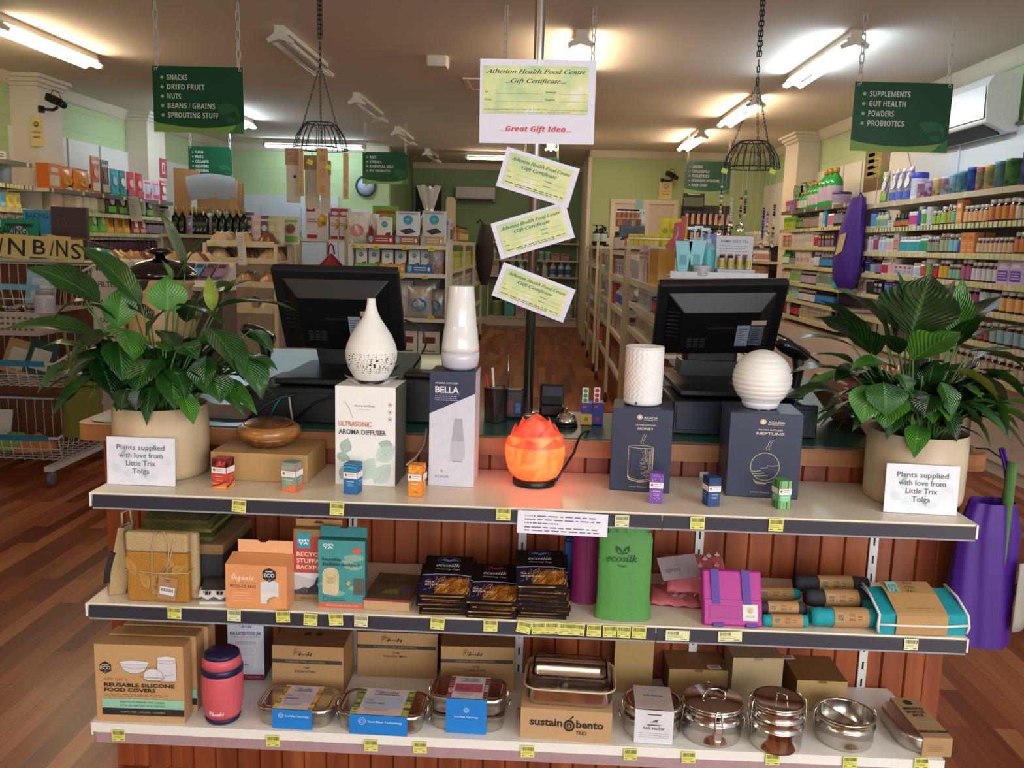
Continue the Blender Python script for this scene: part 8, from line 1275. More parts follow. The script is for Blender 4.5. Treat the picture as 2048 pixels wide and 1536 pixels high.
def tray(px0,px1,z,col,label,packs,pw,ph,pm):
 A,B=at(px0,480,Y=EY+.03),at(px1,480,Y=EY+.03);w=B.x-A.x;t=thing('snack_tray',label,'tray',((A.x+B.x)/2,EY+.015,z+.0005),0,'snack trays on the end bay');b=MB();h=.085;m=mat(col,.5);b.box(-w/2,w/2,0,.005,0,h,m);b.box(-w/2,w/2,.005,.24,0,.005,m);b.prism([(0.005,0.005),(.24,0.005),(.24,.2),(.005,h)],-w/2,-w/2+.004,m,axis='x');b.prism([(.005,0.005),(.24,0.005),(.24,.2),(.005,h)],w/2-.004,w/2,m,axis='x');b.build('tray_body',t)
 b=MB();f=Face(b,w,h);f.ell(.12,.55,.085,.34,mat('#7ab0c8'));f.lines(.28,.8,.6,2,.24,.12,mat('#d8d0c8'),.15,'c');f.ell(.88,.5,.05,.22,mat('#d8d4cc'));b.build('printed_front',t)
 for k,(u,zz,rz)in enumerate(packs):
  q=thing('seaweed_pack',label.split(' tray')[0].replace('printed','').strip()+(' tray: front pack of white seaweed snacks',' tray: second pack of white seaweed snacks',' tray: third pack')[k],'snack pack',((A.x+B.x)/2+u*w,EY+.05+.03*k,z+.007),rz,None);q['label']=('white seaweed snack pack with blue seal, standing in the '+label.split(' tray')[0]+' tray'+(', nearer one' if k==0 and len(packs)>1 else ', other one' if k else ''))
  b=MB();m_=mat('#c4ced8',.3,metal=.35)if pm else mat('#d4d2ce',.4);b.box(-pw/2,pw/2,0,.018,0,ph,m_);b.build('pack_body',q,bevel=.004);b=MB();f=Face(b,pw,ph);f.ell(.5,.74,.2,.2*pw/ph,mat('#2f90a8'));f.up();f.lines(.4,.6,.745,1,.1,.02,mat('#c8dce4'));f.poly([(.15,.42),(.6,.5),(.85,.38),(.4,.30)]if pm else[(.1,.26),(.34,.34),(.4,.24),(.16,.16)],mat('#33333c'))
  if not pm:f.poly([(.55,.40),(.9,.45),(.85,.28),(.6,.26)],mat('#2a2e2c'))
  f.rect(.1,.9,.9,.96,mat('#8a90a0')if pm else mat('#b8b6b0'));f.lines(.2,.8,.16,1,.1,.04,mat('#5a6a7a'));b.build('printed_front',q)
 return t
tray(736,788,EZ[0],'#8f2f24','brick red printed tray on the top tier of the end bay',[(.12,0,.0)],.14,.24,False);tray(790,838,EZ[0],'#8a5a3a','brown printed tray on the top tier of the end bay',[(.02,0,0)],.22,.30,True);tray(841,888,EZ[0],'#a8895a','tan printed tray on the top tier of the end bay',[(.06,0,-.08)],.22,.31,True)
tray(709,758,EZ[1],'#6aa034','lime green printed tray on the second tier of the end bay',[(-.24,0,0),(.26,0,.03)],.105,.21,False);tray(760,811,EZ[1],'#c88a1e','amber printed tray on the second tier of the end bay',[(-.22,0,0),(.28,0,0)],.105,.20,False);tray(814,865,EZ[1],'#2468a8','royal blue printed tray on the second tier of the end bay',[(-.22,0,0),(.24,0,.02)],.105,.21,False)
def on(px,z,me,name,label,cat,dy=.12,rz=0.,grp=None):p=at(px,500,Y=EY+dy);return put(me,name,label,cat,(p.x,EY+dy,z+.0005),rz,grp)
on(716,EZ[0],proto('pillow',pattern_mat(40,'#c8c8c4','#b8c4a8','#d8d0d0'),'#c87a7a',r=.22,h=.29,d=.09),'popcorn_bag','crinkled white and green popcorn bag at the edge of the end bay','snack bag');on(738,EZ[0],proto('pillow',pattern_mat(40,'#c8c8c4','#b8c4a8','#d8d0d0'),'#c87a7a',r=.2,h=.28,d=.08),'popcorn_bag','crinkled white and green popcorn bag behind the red tray','snack bag',.26);on(770,EZ[0],proto('pouch','#5f9a34','#a82a20','#b8c8a0',r=.25,h=.36,d=.06),'snack_pouch','large red and green pouch behind the brick red tray','pouch',.30)
on(874,EZ[1],proto('tin',pattern_mat(41,'#c8ccd4','#b88a3a','#a8b4c8'),mat('#c08028'),r=.075,h=.235),'snack_tin','rounded silver and orange snack pack at the end of the second tier','snack pack',.1)
on(841,EZ[2],proto('pillow',mat('#b0aca4',.3,metal=.3,var=.08),'#2f80b8',r=.24,h=.30,d=.12),'chips_bag','silver and blue bag of chips in front on the third tier','chips bag',.08);on(876,EZ[2],proto('pillow',mat('#b0aca4',.3,metal=.3,var=.08),'#2f80b8',r=.2,h=.27,d=.11),'chips_bag','silver and blue bag of chips at the side of the third tier','chips bag',.14,-.3);on(855,EZ[2],proto('pillow',mat('#b0aca4',.3,metal=.3,var=.08),'#a8a49a',r=.26,h=.36,d=.1),'chips_bag','tall plain silver bag at the back of the third tier','chips bag',.28);on(805,EZ[2],proto('pillow','#b8b6ba','#a8a6ac',r=.2,h=.34,d=.1),'chips_bag','pale bag half hidden by the till screen on the third tier','chips bag',.12)
for px,q in((815,'brown and white snack pouch nearer the till screen on the lowest tier'),(860,'brown and white snack pouch with green sprig on the lowest tier')):on(px,EZ[3],proto('box','#c4c2c2','#b8c0b0','#5a2a20',r=.2,h=.33,d=.1),'snack_pouch',q,'pouch',.08)
p=at(850,605,Y=EY+.02);b=MB();b.text('CHIPS',0,0,.035,0,mat('#c8d8e4'),wfit=.10,bold=.03);b.build('lettering',[o for o in COL.objects if o.get('label','').startswith('silver and blue bag of chips in front')][0],(0,-.068,.115))
for px,q in((810,'red packet lying on the lowest tier by the till screen'),(838,'dark red packet lying before the brown snack pouches')):on(px,EZ[3],proto('box','#a01a22','#b83a2a','#c8a050',r=.2,h=.1,d=.06),'snack_packet',q,'packet',.005)
gondola('long cream gondola running back behind the snack end bay',-1.75,-.885,8.55,12.8,(1.40,1.12,.86,.58,.3),bays=3,solid=True,top=1.40)
GL_=lambda z,q:f'{q}, on {z} behind the snack end bay'
for z,it in{1.40:[(proto('tub','#3a68b0','#a8bccc','#7a9ac0',r=.07,h=.21),.16,1,'cotton_bud_tub',GL_('top','clear tub with blue lid'),'tub'),(proto('box','#c8c4c0','#2a2a48','#8a8890',r=.14,h=.22),.16,2,'tea_box',GL_('top','white and navy carton'),'box'),(proto('box','#a86a34','#c8a070','#7a4420',r=.1,h=.16),.13,6,'tea_box',GL_('top','orange-brown carton'),'box'),(proto('bottle','#3a2a1c','#7a5a30','#b8a070',r=.04,h=.19),.10,12,'oil_bottle',GL_('top','brown glass bottle'),'bottle')],1.12:[(proto('plain','#b8b09c','#a8a088','#6a6a54',r=.1,h=.17),.12,4,'soap_box',GL_('the second tier','beige carton'),'box'),(proto('box','#c0c050','#d8d890','#5a7a2a',r=.09,h=.18),.11,30,'tea_box',GL_('the second tier','yellow-green carton'),'box')],.86:[(proto('box','#c8c0b8','#8ab8c8','#4a5a60',r=.12,h=.16),.14,28,'tea_box',GL_('the third tier','white and pale blue carton'),'box')],.58:[(proto('box','#9a6a48','#c8a888','#5a3420',r=.12,h=.17),.14,28,'tea_box',GL_('the fourth tier','brown and cream carton'),'box')],.3:[(proto('box','#7a4a34','#a88a70','#4a2a1c',r=.15,h=.18),.17,23,'tea_box',GL_('the lowest tier','dark brown carton'),'box')]}.items():run((-.915,8.6,z+.001),(-.915,12.75,z+.001),it,PI/2,Vector((-1,0,0)),1,.004,int(z*100)+5)
p=at(857,432,Y=8.75);t=thing('cellophane_gift','gift basket wrapped in gathered clear cellophane above the end bay','gift',(p.x,8.78,1.4015));CELL=mat('#d4d4cc',.12,metal=.3,var=.15,scale=60,alpha=.8)
b=MB();b.grid(lambda u,v:((.17-.13*min(1,v*1.7)+(.07*max(0,v-.6)*2.5))*(1+.16*math.sin(u*44+v*5))*math.cos(2*PI*u),(.15-.11*min(1,v*1.7)+.06*max(0,v-.6)*2.5)*(1+.16*math.sin(u*44+v*5))*math.sin(2*PI*u),.52*v+.02*math.sin(u*30)*v),48,20,CELL);b.build('cellophane_wrap',t);b=MB();b.box(-.12,.12,-.09,.09,0,.12,mat('#6a4a2a',.7));b.box(-.05,.02,-.05,.03,.12,.24,mat('#b8a888'));b.build('basket',t);b=MB();b.tube([(-.1,-.05,.3),(-.05,-.07,.28),(.0,-.07,.29)],.01,mat('#3a1a14'),6);b.build('dark_ribbon',t)
p=at(873,460,Y=8.6);b=MB();b.box(-.03,.03,0,.03,0,.27,mat('#c8a888',.5));tag(b.build('slim_box',None,(p.x,8.66,1.4005),rot=(0,.08,0)),'slim upright tan box beside the cellophane gift','box')
p=at(926,480,Y=9.6);b=MB();b.prism([(-.045,0),(.055,0),(.05,.42),(.03,.46),(-.03,.46),(-.045,.42)],0,.06,mat('#c0b088',.6));tag(b.build('scratching_paddle',None,(-.98,9.3,1.4005),bevel=.01),'tall rounded cream paddle standing behind the blue-lidded tub','paddle')
t=thing('hanging_bag','dark brown bag hanging at the end of the long gondola beside the back aisle','bag',(-.762,11.6,.86));b=MB();b.grid(lambda u,v:((.10*math.sin(PI*min(1,(1-v)*.8+.12))+.02)*math.cos(2*PI*u),(.08*math.sin(PI*min(1,(1-v)*.8+.12))+.02)*math.sin(2*PI*u),.78*v),20,14,mat('#2e2620',.7,bump=.4,scale=30));b.build('bag_body',t);b=MB();b.tube([(0,0,.76),(-.07,.0,.84),(-.11,0,.80)],.012,mat('#2e2620'),6);b.build('handle',t)
t=thing('wall_shelving','cream shelves of cleaning products along the far back wall','shelving',(0,15.35,0));
for z in(1.45,1.15,.87,.16):b=MB();b.box(-.95,.62,0,.2,z-.03,z,MSHELF);b.build('shelf_board',t)
for x in(-.95,-.2,.6):b=MB();b.box(x-.015,x+.015,.2,.24,.1,1.5,MPOST);b.build('upright',t)
b=MB();b.box(-.95,.62,.02,.2,0,.13,MCREAM);b.build('kick_board',t)
BW=lambda z,q:f'{q}, on {z} of the far back wall'
for z,it in{1.45:[(proto('jar','#2a6a8a','#8a6a40','#b08a50',r=.06,h=.2),.14,10,'jar',BW('the top shelf','tan jar with dark lid'),'jar')],1.15:[(proto('bottle','#d0d0cc','#c8ccc4','#9ab0a0',r=.05,h=.19),.11,5,'cleaner_bottle',BW('the upper shelf','white cleaner bottle'),'bottle'),(proto('box','#8a5a34','#a87a4a','#5a3a20',r=.14,h=.16),.16,1,'soap_box',BW('the upper shelf','brown carton'),'box'),(proto('tub','#a8c8b0','#b8ccbc','#8ab09a',r=.05,h=.15),.11,3,'powder_tub',BW('the upper shelf','pale green tub'),'tub'),(proto('box','#a07a5a','#b89070','#6a4a34',r=.15,h=.12),.16,3,'soap_box',BW('the upper shelf','low tan carton'),'box')],.87:[(proto('box','#c8a8a8','#d0b8b8','#9a6a7a',r=.13,h=.24),.15,1,'soap_box',BW('the middle shelf','pink carton'),'box'),(proto('spray','#d4d4d0','#d0d0cc','#b8c4bc',r=.05,h=.26),.15,4,'spray_bottle',BW('the middle shelf','white spray bottle'),'bottle'),(proto('bottle','#b02028','#c8b8b0','#b83a38',r=.04,h=.18),.12,1,'cleaner_bottle',BW('the middle shelf','red-capped bottle'),'bottle'),(proto('spray','#d4d4d0','#d0d0cc','#b8c4bc',r=.05,h=.26),.15,1,'spray_bottle',BW('the middle shelf','white spray bottle'),'bottle'),(proto('bottle','#d4d4d0','#d0d0d0','#4a6a9a',r=.055,h=.25),.13,4,'cleaner_bottle',BW('the middle shelf','white bottle with blue band'),'bottle')],.16:[(proto('jar','#2a2a20','#8a9a6a','#7a8a5a',r=.1,h=.34),.24,1,'cleaner_drum',BW('the bottom shelf','olive refill drum'),'drum'),(proto('box','#4aa890','#5ab8a0','#2a7a68',r=.17,h=.32),.2,1,'soap_box',BW('the bottom shelf','sea green carton'),'box'),(proto('box','#c8a8a8','#b88a9a','#8a98b0',r=.15,h=.34),.17,3,'soap_box',BW('the bottom shelf','pink and lilac carton'),'box'),(proto('bottle','#d4d4d0','#d0d0cc','#a8b0a8',r=.07,h=.32),.17,3,'cleaner_bottle',BW('the bottom shelf','large white bottle'),'bottle')]}.items():run((-.9,15.38,z+.001),(.6,15.38,z+.001),it,0,None,1,.006,int(z*100)+9)
p=at(731,372,Y=13.15);t=thing('wall_clock','round wall clock with pale face and dark rim below the rice sign','clock',(p.x,13.19,p.z));M2=Matrix.Rotation(PI/2,4,'X');b=MB();b.tube([(.14*math.cos(k*PI/20),-.03,.14*math.sin(k*PI/20))for k in range(40)],.014,mat('#22384a',.4),6,close=True);b.build('rim',t);b=MB();b.lathe([(.131,.0),(.131,.028),(.001,.028)],mat('#b8c4d8',.3),40,mx=M2);b.build('face',t);b=MB();b.tube([(0,-.03,0),(.05,-.03,.05)],.003,INK,4);b.build('hour_hand',t);b=MB();b.tube([(0,-.031,0),(-.01,-.031,.1)],.002,INK,4);b.build('minute_hand',t)
A,B=at(913,403,Y=15.55),at(991,376,Y=15.55);t=thing('air_conditioner','white split air conditioner on the far back wall','air conditioner',((A.x+B.x)/2,15.59,A.z));w,h=B.x-A.x,B.z-A.z;b=MB();b.prism([(0,0),(-.12,.0),(-.2,.06),(-.2,h),(0,h)],-w/2,w/2,mat('#b8b8b4',.4),axis='x');b.build('case',t,bevel=.01);b=MB();b.box(-w*.46,w*.46,-.19,-.14,.004,.05,mat('#14161a'));b.build('outlet_slot',t)
# ================================================================== left side: wall shelves, bins, baskets
XSL=-4.35;ZA=(1.768,1.58,1.39,1.2,1.0,.8);RZL=PI/2
wall_shelves('steel shelving of pouches along the wall past the camera notice pilaster',XSL,XL,7.75,10.55,ZA,(0,3),(7.76,9.2,10.54),sgn=-1)
wall_shelves('nearer steel shelving by the wall, before the pilaster with the yellow notice',XSL,XL,5.8,7.5,(1.95,1.763,1.57,1.37,1.15),(0,1),(5.81,7.49),sgn=-1)
A1=lambda k,q:f'{q}, on the {k} shelf past the camera notice'
P_OR,P_T,P_RD=mat('#c86a24',.35),mat('#1f7f92',.3),mat('#a8303a',.3)
lrow={0:[(proto('box','#c86a2a','#b8b8a0','#d0c8b0',r=.19,h=.22),.20,1,'pet_food_box',A1('top','orange and grey carton'),'box'),(proto('pillow','#d07a1e','#c89a3a',r=.28,h=.22,d=.1),.29,2,'snack_pouch',A1('top','wide orange pouch with green base'),'pouch'),(proto('pouch','#b8562a','#d0c0a8','#d8a080',r=.18,h=.36,d=.06),.19,1,'snack_pouch',A1('top','tall orange pouch'),'pouch'),(proto('pouch','#4a3020','#b0a088','#6a4a34',r=.18,h=.34,d=.06),.19,1,'snack_pouch',A1('top','tall dark brown pouch'),'pouch'),(proto('pouch',P_T,'#2a98a8','#8ac0c8',r=.17,h=.27,d=.06),.185,1,'snack_pouch',A1('top','blue-teal pouch'),'pouch'),(proto('pouch',mat('#146a62',.3),'#1f8078','#d0d0c8',r=.17,h=.27,d=.06),.185,1,'snack_pouch',A1('top','deep teal pouch'),'pouch'),(proto('pouch',P_RD,'#b0485a','#d8a0a0',r=.17,h=.27,d=.06),.19,2,'snack_pouch',A1('top','red pouch'),'pouch'),(proto('pouch','#c8a8b4','#b84a6a','#a8b8d0',r=.19,h=.22,d=.06),.21,2,'snack_pouch',A1('top','pale pink patterned pouch'),'pouch'),(proto('pouch','#a82a34','#c8b8b0','#d0c8c4',r=.17,h=.24,d=.06),.2,2,'snack_pouch',A1('top','red and white pouch'),'pouch'),(proto('pouch','#c8ccd0','#a8b8cc','#c0a03a',r=.18,h=.24,d=.06),.2,2,'snack_pouch',A1('top','white and silver pouch'),'pouch')],1:[(None,.1,1,0,0,0),(proto('jar','#1a1814','#b8a88c','#a89878',r=.085,h=.27),.19,2,'large_jar',A1('second','large grain jar with dark lid'),'jar'),(proto('bottle','#141412','#b0a890','#c8bca0',r=.06,h=.28),.14,3,'glass_bottle',A1('second','clear bottle with black cap'),'bottle'),(proto('tub','#3a3428','#6a5a40','#8a8a5a',r=.07,h=.2),.16,1,'jar',A1('second','brown jar'),'jar'),(proto('pouch','#1c1a16','#5a9a2a','#c8c0b0',r=.21,h=.27,d=.06),.22,5,'snack_pouch',A1('second','black pouch with white window and green top'),'pouch'),(None,.3,1,0,0,0),(proto('jar','#1a1814','#c8beb0','#8a7a60',r=.06,h=.14),.14,2,'jar',A1('second','small cream jar'),'jar')],2:[(None,.7,1,0,0,0),(proto('pouch','#3f9a2a','#6ab040','#c8d0b0',r=.15,h=.22,d=.06),.17,2,'snack_pouch',A1('third','bright green pouch'),'pouch'),(proto('pouch','#c8942a','#d8b050','#8a5a1a',r=.16,h=.2,d=.06),.18,3,'snack_pouch',A1('third','golden yellow pouch'),'pouch'),(proto('pouch','#a02a2a','#c8a080','#d0b8a0',r=.17,h=.2,d=.06),.19,2,'snack_pouch',A1('third','dark red pouch'),'pouch'),(J('#c8c4bc','#1c1014','#8a7a7a',.045,.16),.1,7,'jam_jar',A1('third','dark jar with silver lid'),'jar')],3:[(J('#c8c4bc','#17090c','#4a2a34',.045,.15),.1,22,'jam_jar',A1('fourth','black-red jar with white lid'),'jar')],4:[(proto('box','#c8c0b8','#8a6a8a','#5a4a5a',r=.14,h=.13),.16,16,'tea_box',A1('fifth','grey and violet carton'),'box')]}
for k,it in lrow.items():run((XSL-.012,7.8,ZA[k]+.001),(XSL-.012,10.5,ZA[k]+.001),it,RZL,Vector((-1,0,0)),1,.004,60+k)
B1=lambda z,q:f'{q}, on the {z} shelf before the notice pilaster'
for z,it in{1.763:[(proto('tin',mat('#c06a4a'),mat('#7a3a2a'),r=.06,h=.15),.14,2,'food_can',B1('second','orange-red can'),'can'),(proto('tin',mat('#6a9a80'),mat('#b8a890'),r=.065,h=.17),.15,2,'food_can',B1('second','pale green coconut can'),'can'),(proto('tin',mat('#8a9aa8'),mat('#7a8a98'),r=.06,h=.14),.14,3,'food_can',B1('second','grey-blue can'),'can')],1.57:[(proto('pouch','#9ab090','#c0c8b0','#8aa078',r=.1,h=.14),.11,4,'baby_pouch',B1('third','pale green pouch'),'pouch'),(proto('pouch','#b898a4','#c8b0b8','#98788a',r=.1,h=.14),.11,2,'baby_pouch',B1('third','pale pink pouch'),'pouch'),(proto('pouch','#5a9ab8','#8ab8c8','#3a7a98',r=.1,h=.14),.11,2,'baby_pouch',B1('third','light blue pouch'),'pouch'),(proto('pouch','#c0b030','#d0c860','#8a8a2a',r=.1,h=.13),.11,6,'baby_pouch',B1('third','yellow pouch'),'pouch')],1.37:[(proto('box','#b8a890','#a89070','#6a5a44',r=.14,h=.15),.16,9,'cereal_box',B1('fourth','beige carton'),'box')]}.items():run((XSL-.012,6.3,z+.001),(XSL-.012,7.48,z+.001),it,RZL,Vector((-1,0,0)),1,.004,int(z*90))
p=at(10,312,X=-4.55);t=thing('ceramic_crock','large cream ceramic crock with wide lid on top of the nearer wall shelving','crock',(-4.56,7.0,1.951));CC=mat('#b8a78c',.5,var=.03);b=MB();b.lathe([(.15,0),(.17,.02),(.175,.24),(.165,.27)],CC,28);b.build('crock_body',t);b=MB();b.lathe([(.20,.271),(.21,.29),(.20,.31),(.06,.36),(.02,.37),(.03,.40),(.001,.41)],mat('#a8917a',.5),28);b.build('lid',t)
p=at(28,305,X=-4.40);b=MB();b.box(-.06,.06,-.03,.03,0,.07,'#c8c0b8');f=Face(b,.12,.07,-.03);f.lines(.2,.8,.6,2,.3,.15,INK);tag(b.build('small_card_box',None,(-4.42,7.15,1.9515),RZL),'small white box with dark marks before the ceramic crock','box')
b=MB();a,c_=at(322,321,X=-4.527),at(331,352,X=-4.527);yc,zc=(a.y+c_.y)/2,(a.z+c_.z)/2;b.box(-.10,.10,-.003,0,-.11,.11,mat('#a8202a',.5));f=Face(b,.2,.22,-.003,-.11);f.rect(.3,.7,.2,.8,mat('#d0c0b8'));f.up();f.rect(.42,.58,.3,.7,mat('#a8202a'));tag(b.build('fire_notice',None,(-4.527,yc,zc),PI/2),'red and white fire extinguisher notice on the second cream pilaster','notice')
for(x0,x1,y0,y1,Y,q,sk_)in((256,277,393,442,9.25,'long white paper strip hanging from the pouch shelving',.03),(277,291,400,428,9.55,'short white paper hanging beside the long strip',0),(473,488,465,530,7.742,'long white paper strip on the nut stand post',.02)):
 A,B=at(x0,y1,Y=Y),at(x1,y0,Y=Y);w,h=B.x-A.x,B.z-A.z;b=MB();b.grid(lambda u,v:(w*(u-.5)+sk_*(1-v),.01*math.sin(v*4),h*(v-1)),2,8,mat('#cfcbc4',.7),False);f=Face(b,w,h,-.012,-h);f.lines(.15,.85,.85,9,.085,.02,mat('#9a968e'),.2);tag(b.build('hanging_paper_strip',None,((A.x+B.x)/2,Y,B.z),solid=.0008),q,'paper notice')
def sack_mesh(col,seed,w=.17,d=.12,h=.10):
 rr=random.Random(seed);b=MB();ph=rr.random()*9
 fn=lambda u,v:(w*(u-.5)*(1+.04*math.sin(v*9+ph)),d*(v-.5)*(1+.05*math.sin(u*11+ph)),.001+h*max(0,math.sin(PI*u)*math.sin(PI*v))**.55*(1+.12*math.sin(u*17+v*13+ph)))
 b.grid(fn,10,8,mat(col,.28,var=.25,scale=90));b.add([(-w/2,-d/2,0),(w/2,-d/2,0),(w/2,d/2,0),(-w/2,d/2,0)],[(3,2,1,0)],mat(col,.28,var=.25,scale=90));o=b.build('x');me=o.data;bpy.data.objects.remove(o);return me
NUTC=('#8a5a34','#a87a4c','#b8966a','#6a4028','#c0a884','#7a4a2c');NUTN=('chestnut brown','tan','pale tan','dark brown','cream','russet');NUTM=[sack_mesh(c,i)for i,c in enumerate(NUTC)]
def nut_stand(label,x0,x1,y0,y1,zs,short,seed,per):
 t=thing('nut_stand',label,'stand',((x0+x1)/2,(y0+y1)/2,0),0,'cream stands of bagged nuts');X,Y=(x1-x0)/2,(y1-y0)/2
 for sx in(-1,1):
  for sy in(-1,1):b=MB();b.box(sx*X-.015,sx*X+.015,sy*Y-.015,sy*Y+.015,0,zs[0]+(0 if sy<0 else .0),MPOST);b.build('post',t)
 for z in zs:b=MB();b.box(-X+.016,X-.016,-Y+.016,Y-.016,z-.02,z,MSHELF);b.build('shelf_board',t);b=MB();b.box(-X+.016,X-.016,-Y+.006,-Y+.016,z-.03,z+.02,mat('#c9bfa8',.4));[b.box(-X+.05+.16*k,-X+.09+.16*k,-Y+.004,-Y+.006,z-.025,z+.012,mat('#c8c060'))for k in range(int((x1-x0-.1)/.16))];b.build('ticket_strip',t)
 rr=random.Random(seed)
 for iz,z in enumerate(zs):
  for r in range(per):
   n=int((x1-x0-.06)/.17)
   for k in range(n):
    i=rr.randrange(6);put(NUTM[i],'nut_bag',f'{NUTN[i]} clear bag of nuts or seeds on {short}','bag',(x0+.10+(x1-x0-.2)*k/max(1,n-1),y0+.10+.125*r,z+.0005),rr.uniform(-.12,.12),f'{NUTN[i]} nut bags on {short}')
nut_stand('cream stand of bagged nuts behind the dark crock lid',-3.45,-2.55,6.55,7.05,(1.16,.93,.7),'the stand behind the crock lid',3,3);nut_stand('cream stand of bagged nuts with its post before the red and white cartons',-2.98,-2.35,7.75,8.2,(1.335,1.19,.98,.75),'the stand with the long paper strip',5,3)
t=thing('bottle_counter','cream counter unit carrying the row of dark oil bottles','shelving',(-3.3,9.55,0));b=MB();b.box(-.75,.62,-.25,.25,1.37,1.405,MPOST);b.build('top_board',t);b=MB();b.box(-.75,.62,-.2,.25,0,1.15,mat('#b8ac98',.6));b.build('carcass',t);b=MB();b.box(-.75,.62,.2,.25,1.15,1.37,mat('#a89c88',.6));b.build('back_panel',t)
for x in(-.75,-.07,.60):b=MB();b.box(x,x+.02,-.24,.2,1.15,1.37,MPOST);b.build('divider',t)
OB=MB();OG=mat('#10180c',.12,var=0);OB.lathe([(.034,0),(.036,.01),(.036,.17),(.03,.19),(.014,.21),(.013,.235)],OG,14);OB.lathe([(.0145,.225),(.015,.285),(.001,.287)],mat('#a8823a',.4),12);f=Face(OB,.06,.11,-.0365,.03);f.rect(.05,.95,.0,1,mat('#24382a',.5));f.up();f.poly([(.3,.05),(.6,.05),(.8,.4),(.6,.3)],mat('#b8bcae'));f.lines(.15,.85,.8,3,.1,.05,mat('#8a9a6a'),.2,'c');o=OB.build('x');OBM=o.data;bpy.data.objects.remove(o)
for k,x in enumerate((352,366,382,390,398,404,412,432,446,454,461,468,475,482,488)):put(OBM,'oil_bottle','tall dark oil bottle with gold capsule in the row on the cream counter unit','bottle',(at(x,468,Y=9.36).x,9.36+.09*(k%2 if k>8 else 0),1.4055),0,'dark oil bottles')
p=at(382,460,Y=9.32);put(proto('pouch','#8a90b8','#b8485a','#c8ccd8',r=.06,h=.2),'small_pouch','slim blue-grey pouch hanging in front of the dark oil bottles','pouch',(p.x,9.27,1.4055))
t=thing('cardboard_display','curved brown and white cardboard display of drinks behind the oil bottles','display stand',(-3.82,10.0,0));CB=mat('#a8794a',.8,var=.05)
pts=[(.0,0),(.22,0),(.22,1.45),(.17,1.62),(.19,1.85),(.30,2.05),(.28,2.12),(0,2.14)]
b=MB();b.prism([(x-.36,z)for x,z in pts],.0,.02,CB);b.build('side_panel',t);b=MB();b.prism([(.36-.1,0),(.36,0),(.42,1.5),(.36,1.75),(.38,2.02),(.32,2.02),(.26,1.75)],.0,.02,CB);b.build('side_panel',t)
b=MB();b.grid(lambda u,v:(-.19+.56*u,.03-.12*math.sin(PI*.5*v),1.78+.26*v+.04*math.sin(PI*u)),6,8,mat('#b8c0cc',.4));b.box(-.18,.36,.2,.22,0,2.0,mat('#8a6038',.8));b.build('curved_header',t)
for z in(1.44,1.12):b=MB();b.box(-.18,.36,.021,.199,z-.02,z,CB);b.build('tray',t)
for k,(c,d_)in enumerate((('#8aa878','#c0c8b0'),('#c890a0','#d8b8c0'),('#a8a0b0','#c8c8d0'),('#78b0a8','#c0d0c8'),('#b8826a','#d0b8a8'),('#8ab8c8','#3a8a5a'),('#8ab8c8','#3a8a5a'),('#2f8a6a','#c8d0d0'))):put(proto('pouch',c,d_,'#d0d0cc',r=.06,h=.24,d=.05)if k>4 else proto('tin',mat(c,.4),mat(d_,.4),r=.03,h=.25-.02*(k%3)),'drink_pack',('pale green tube','pink tube','lilac tube','mint tube','peach tube','sky blue pouch, first of two','sky blue pouch, second of two','deep green pouch')[k]+' in the curved cardboard display','pack',(-3.96+.07*k,10.10,1.441))
for px,c,q in((500,'#5a5478','dark-edged grey seaweed pouch'),(518,'#b8a0a0','pink and orange printed pouch'),(533,'#4a4a78','navy-edged pouch'),(548,'#a8a878','olive noodle bag'),(562,'#b8b098','pale noodle bag')):put(proto('pouch',c,'#b8b4ac','#c8bca8',r=.10,h=.25,d=.05),'noodle_pouch',q+' beside the oil bottles','pouch',(at(px,470,Y=9.5).x,9.45+.01*(px%3),1.4055)if px<505 else(at(px,475,Y=8.0).x,7.93,1.3355))
gondola('cream gondola of white and red cartons, beside the snack end bay',-2.34,-1.86,8.35,9.6,(1.388,1.13,.9,.6,.35))
for px,w,h,q in((636,.22,.36,'widest white and red pasta carton, under the straw pouches'),(671,.09,.30,'narrow white and red pasta carton in the middle'),(689,.10,.30,'white and red carton with a burger print, beside the end bay')):
 p=at(px,478,Y=8.45);t=thing('pasta_box',q,'box',(p.x,8.42,1.3885));b=MB();b.box(-w/2,w/2,0,.09,0,h,mat('#c4c2ca',.5));b.build('carton_body',t,bevel=.002);b=MB();f=Face(b,w,h);RD2=mat('#9a1f34',.5);f.rect(.06,.5 if w>.2 else .8,.02,.12,RD2);f.rect(.04,.42 if w>.2 else .9,.72,.97,RD2);f.up();f.ell(.22 if w>.2 else .5,.83,.16 if w>.2 else .36,.06,mat('#b8bcd0'));f.lines(.06,.5,.5,2,.06,.03,RD2);f.poly([(.55,.3),(.9,.36),(.95,.6),(.7,.68),(.5,.5)],mat('#b8902a'));f.up();f.ell(.68,.54,.09,.05,mat('#d0b850'));f.ell(.78,.42,.09,.05,mat('#8a6a1a'));b.build('printed_front',t)
t_=proto('pouch','#b8b8b4','#6aa02a','#8a5a44',r=.17,h=.25);put(t_,'snack_pouch','white pouch with lime green base beside the wide pasta carton','pouch',(at(590,478,Y=8.2).x,8.04,1.3355))
put(proto('pillow','#6aa02a','#8ac040',r=.14,h=.12),'green_packet','lime green packet under the grey cutlery pouch','packet',(at(592,440,Y=8.2).x,8.13,1.3355))
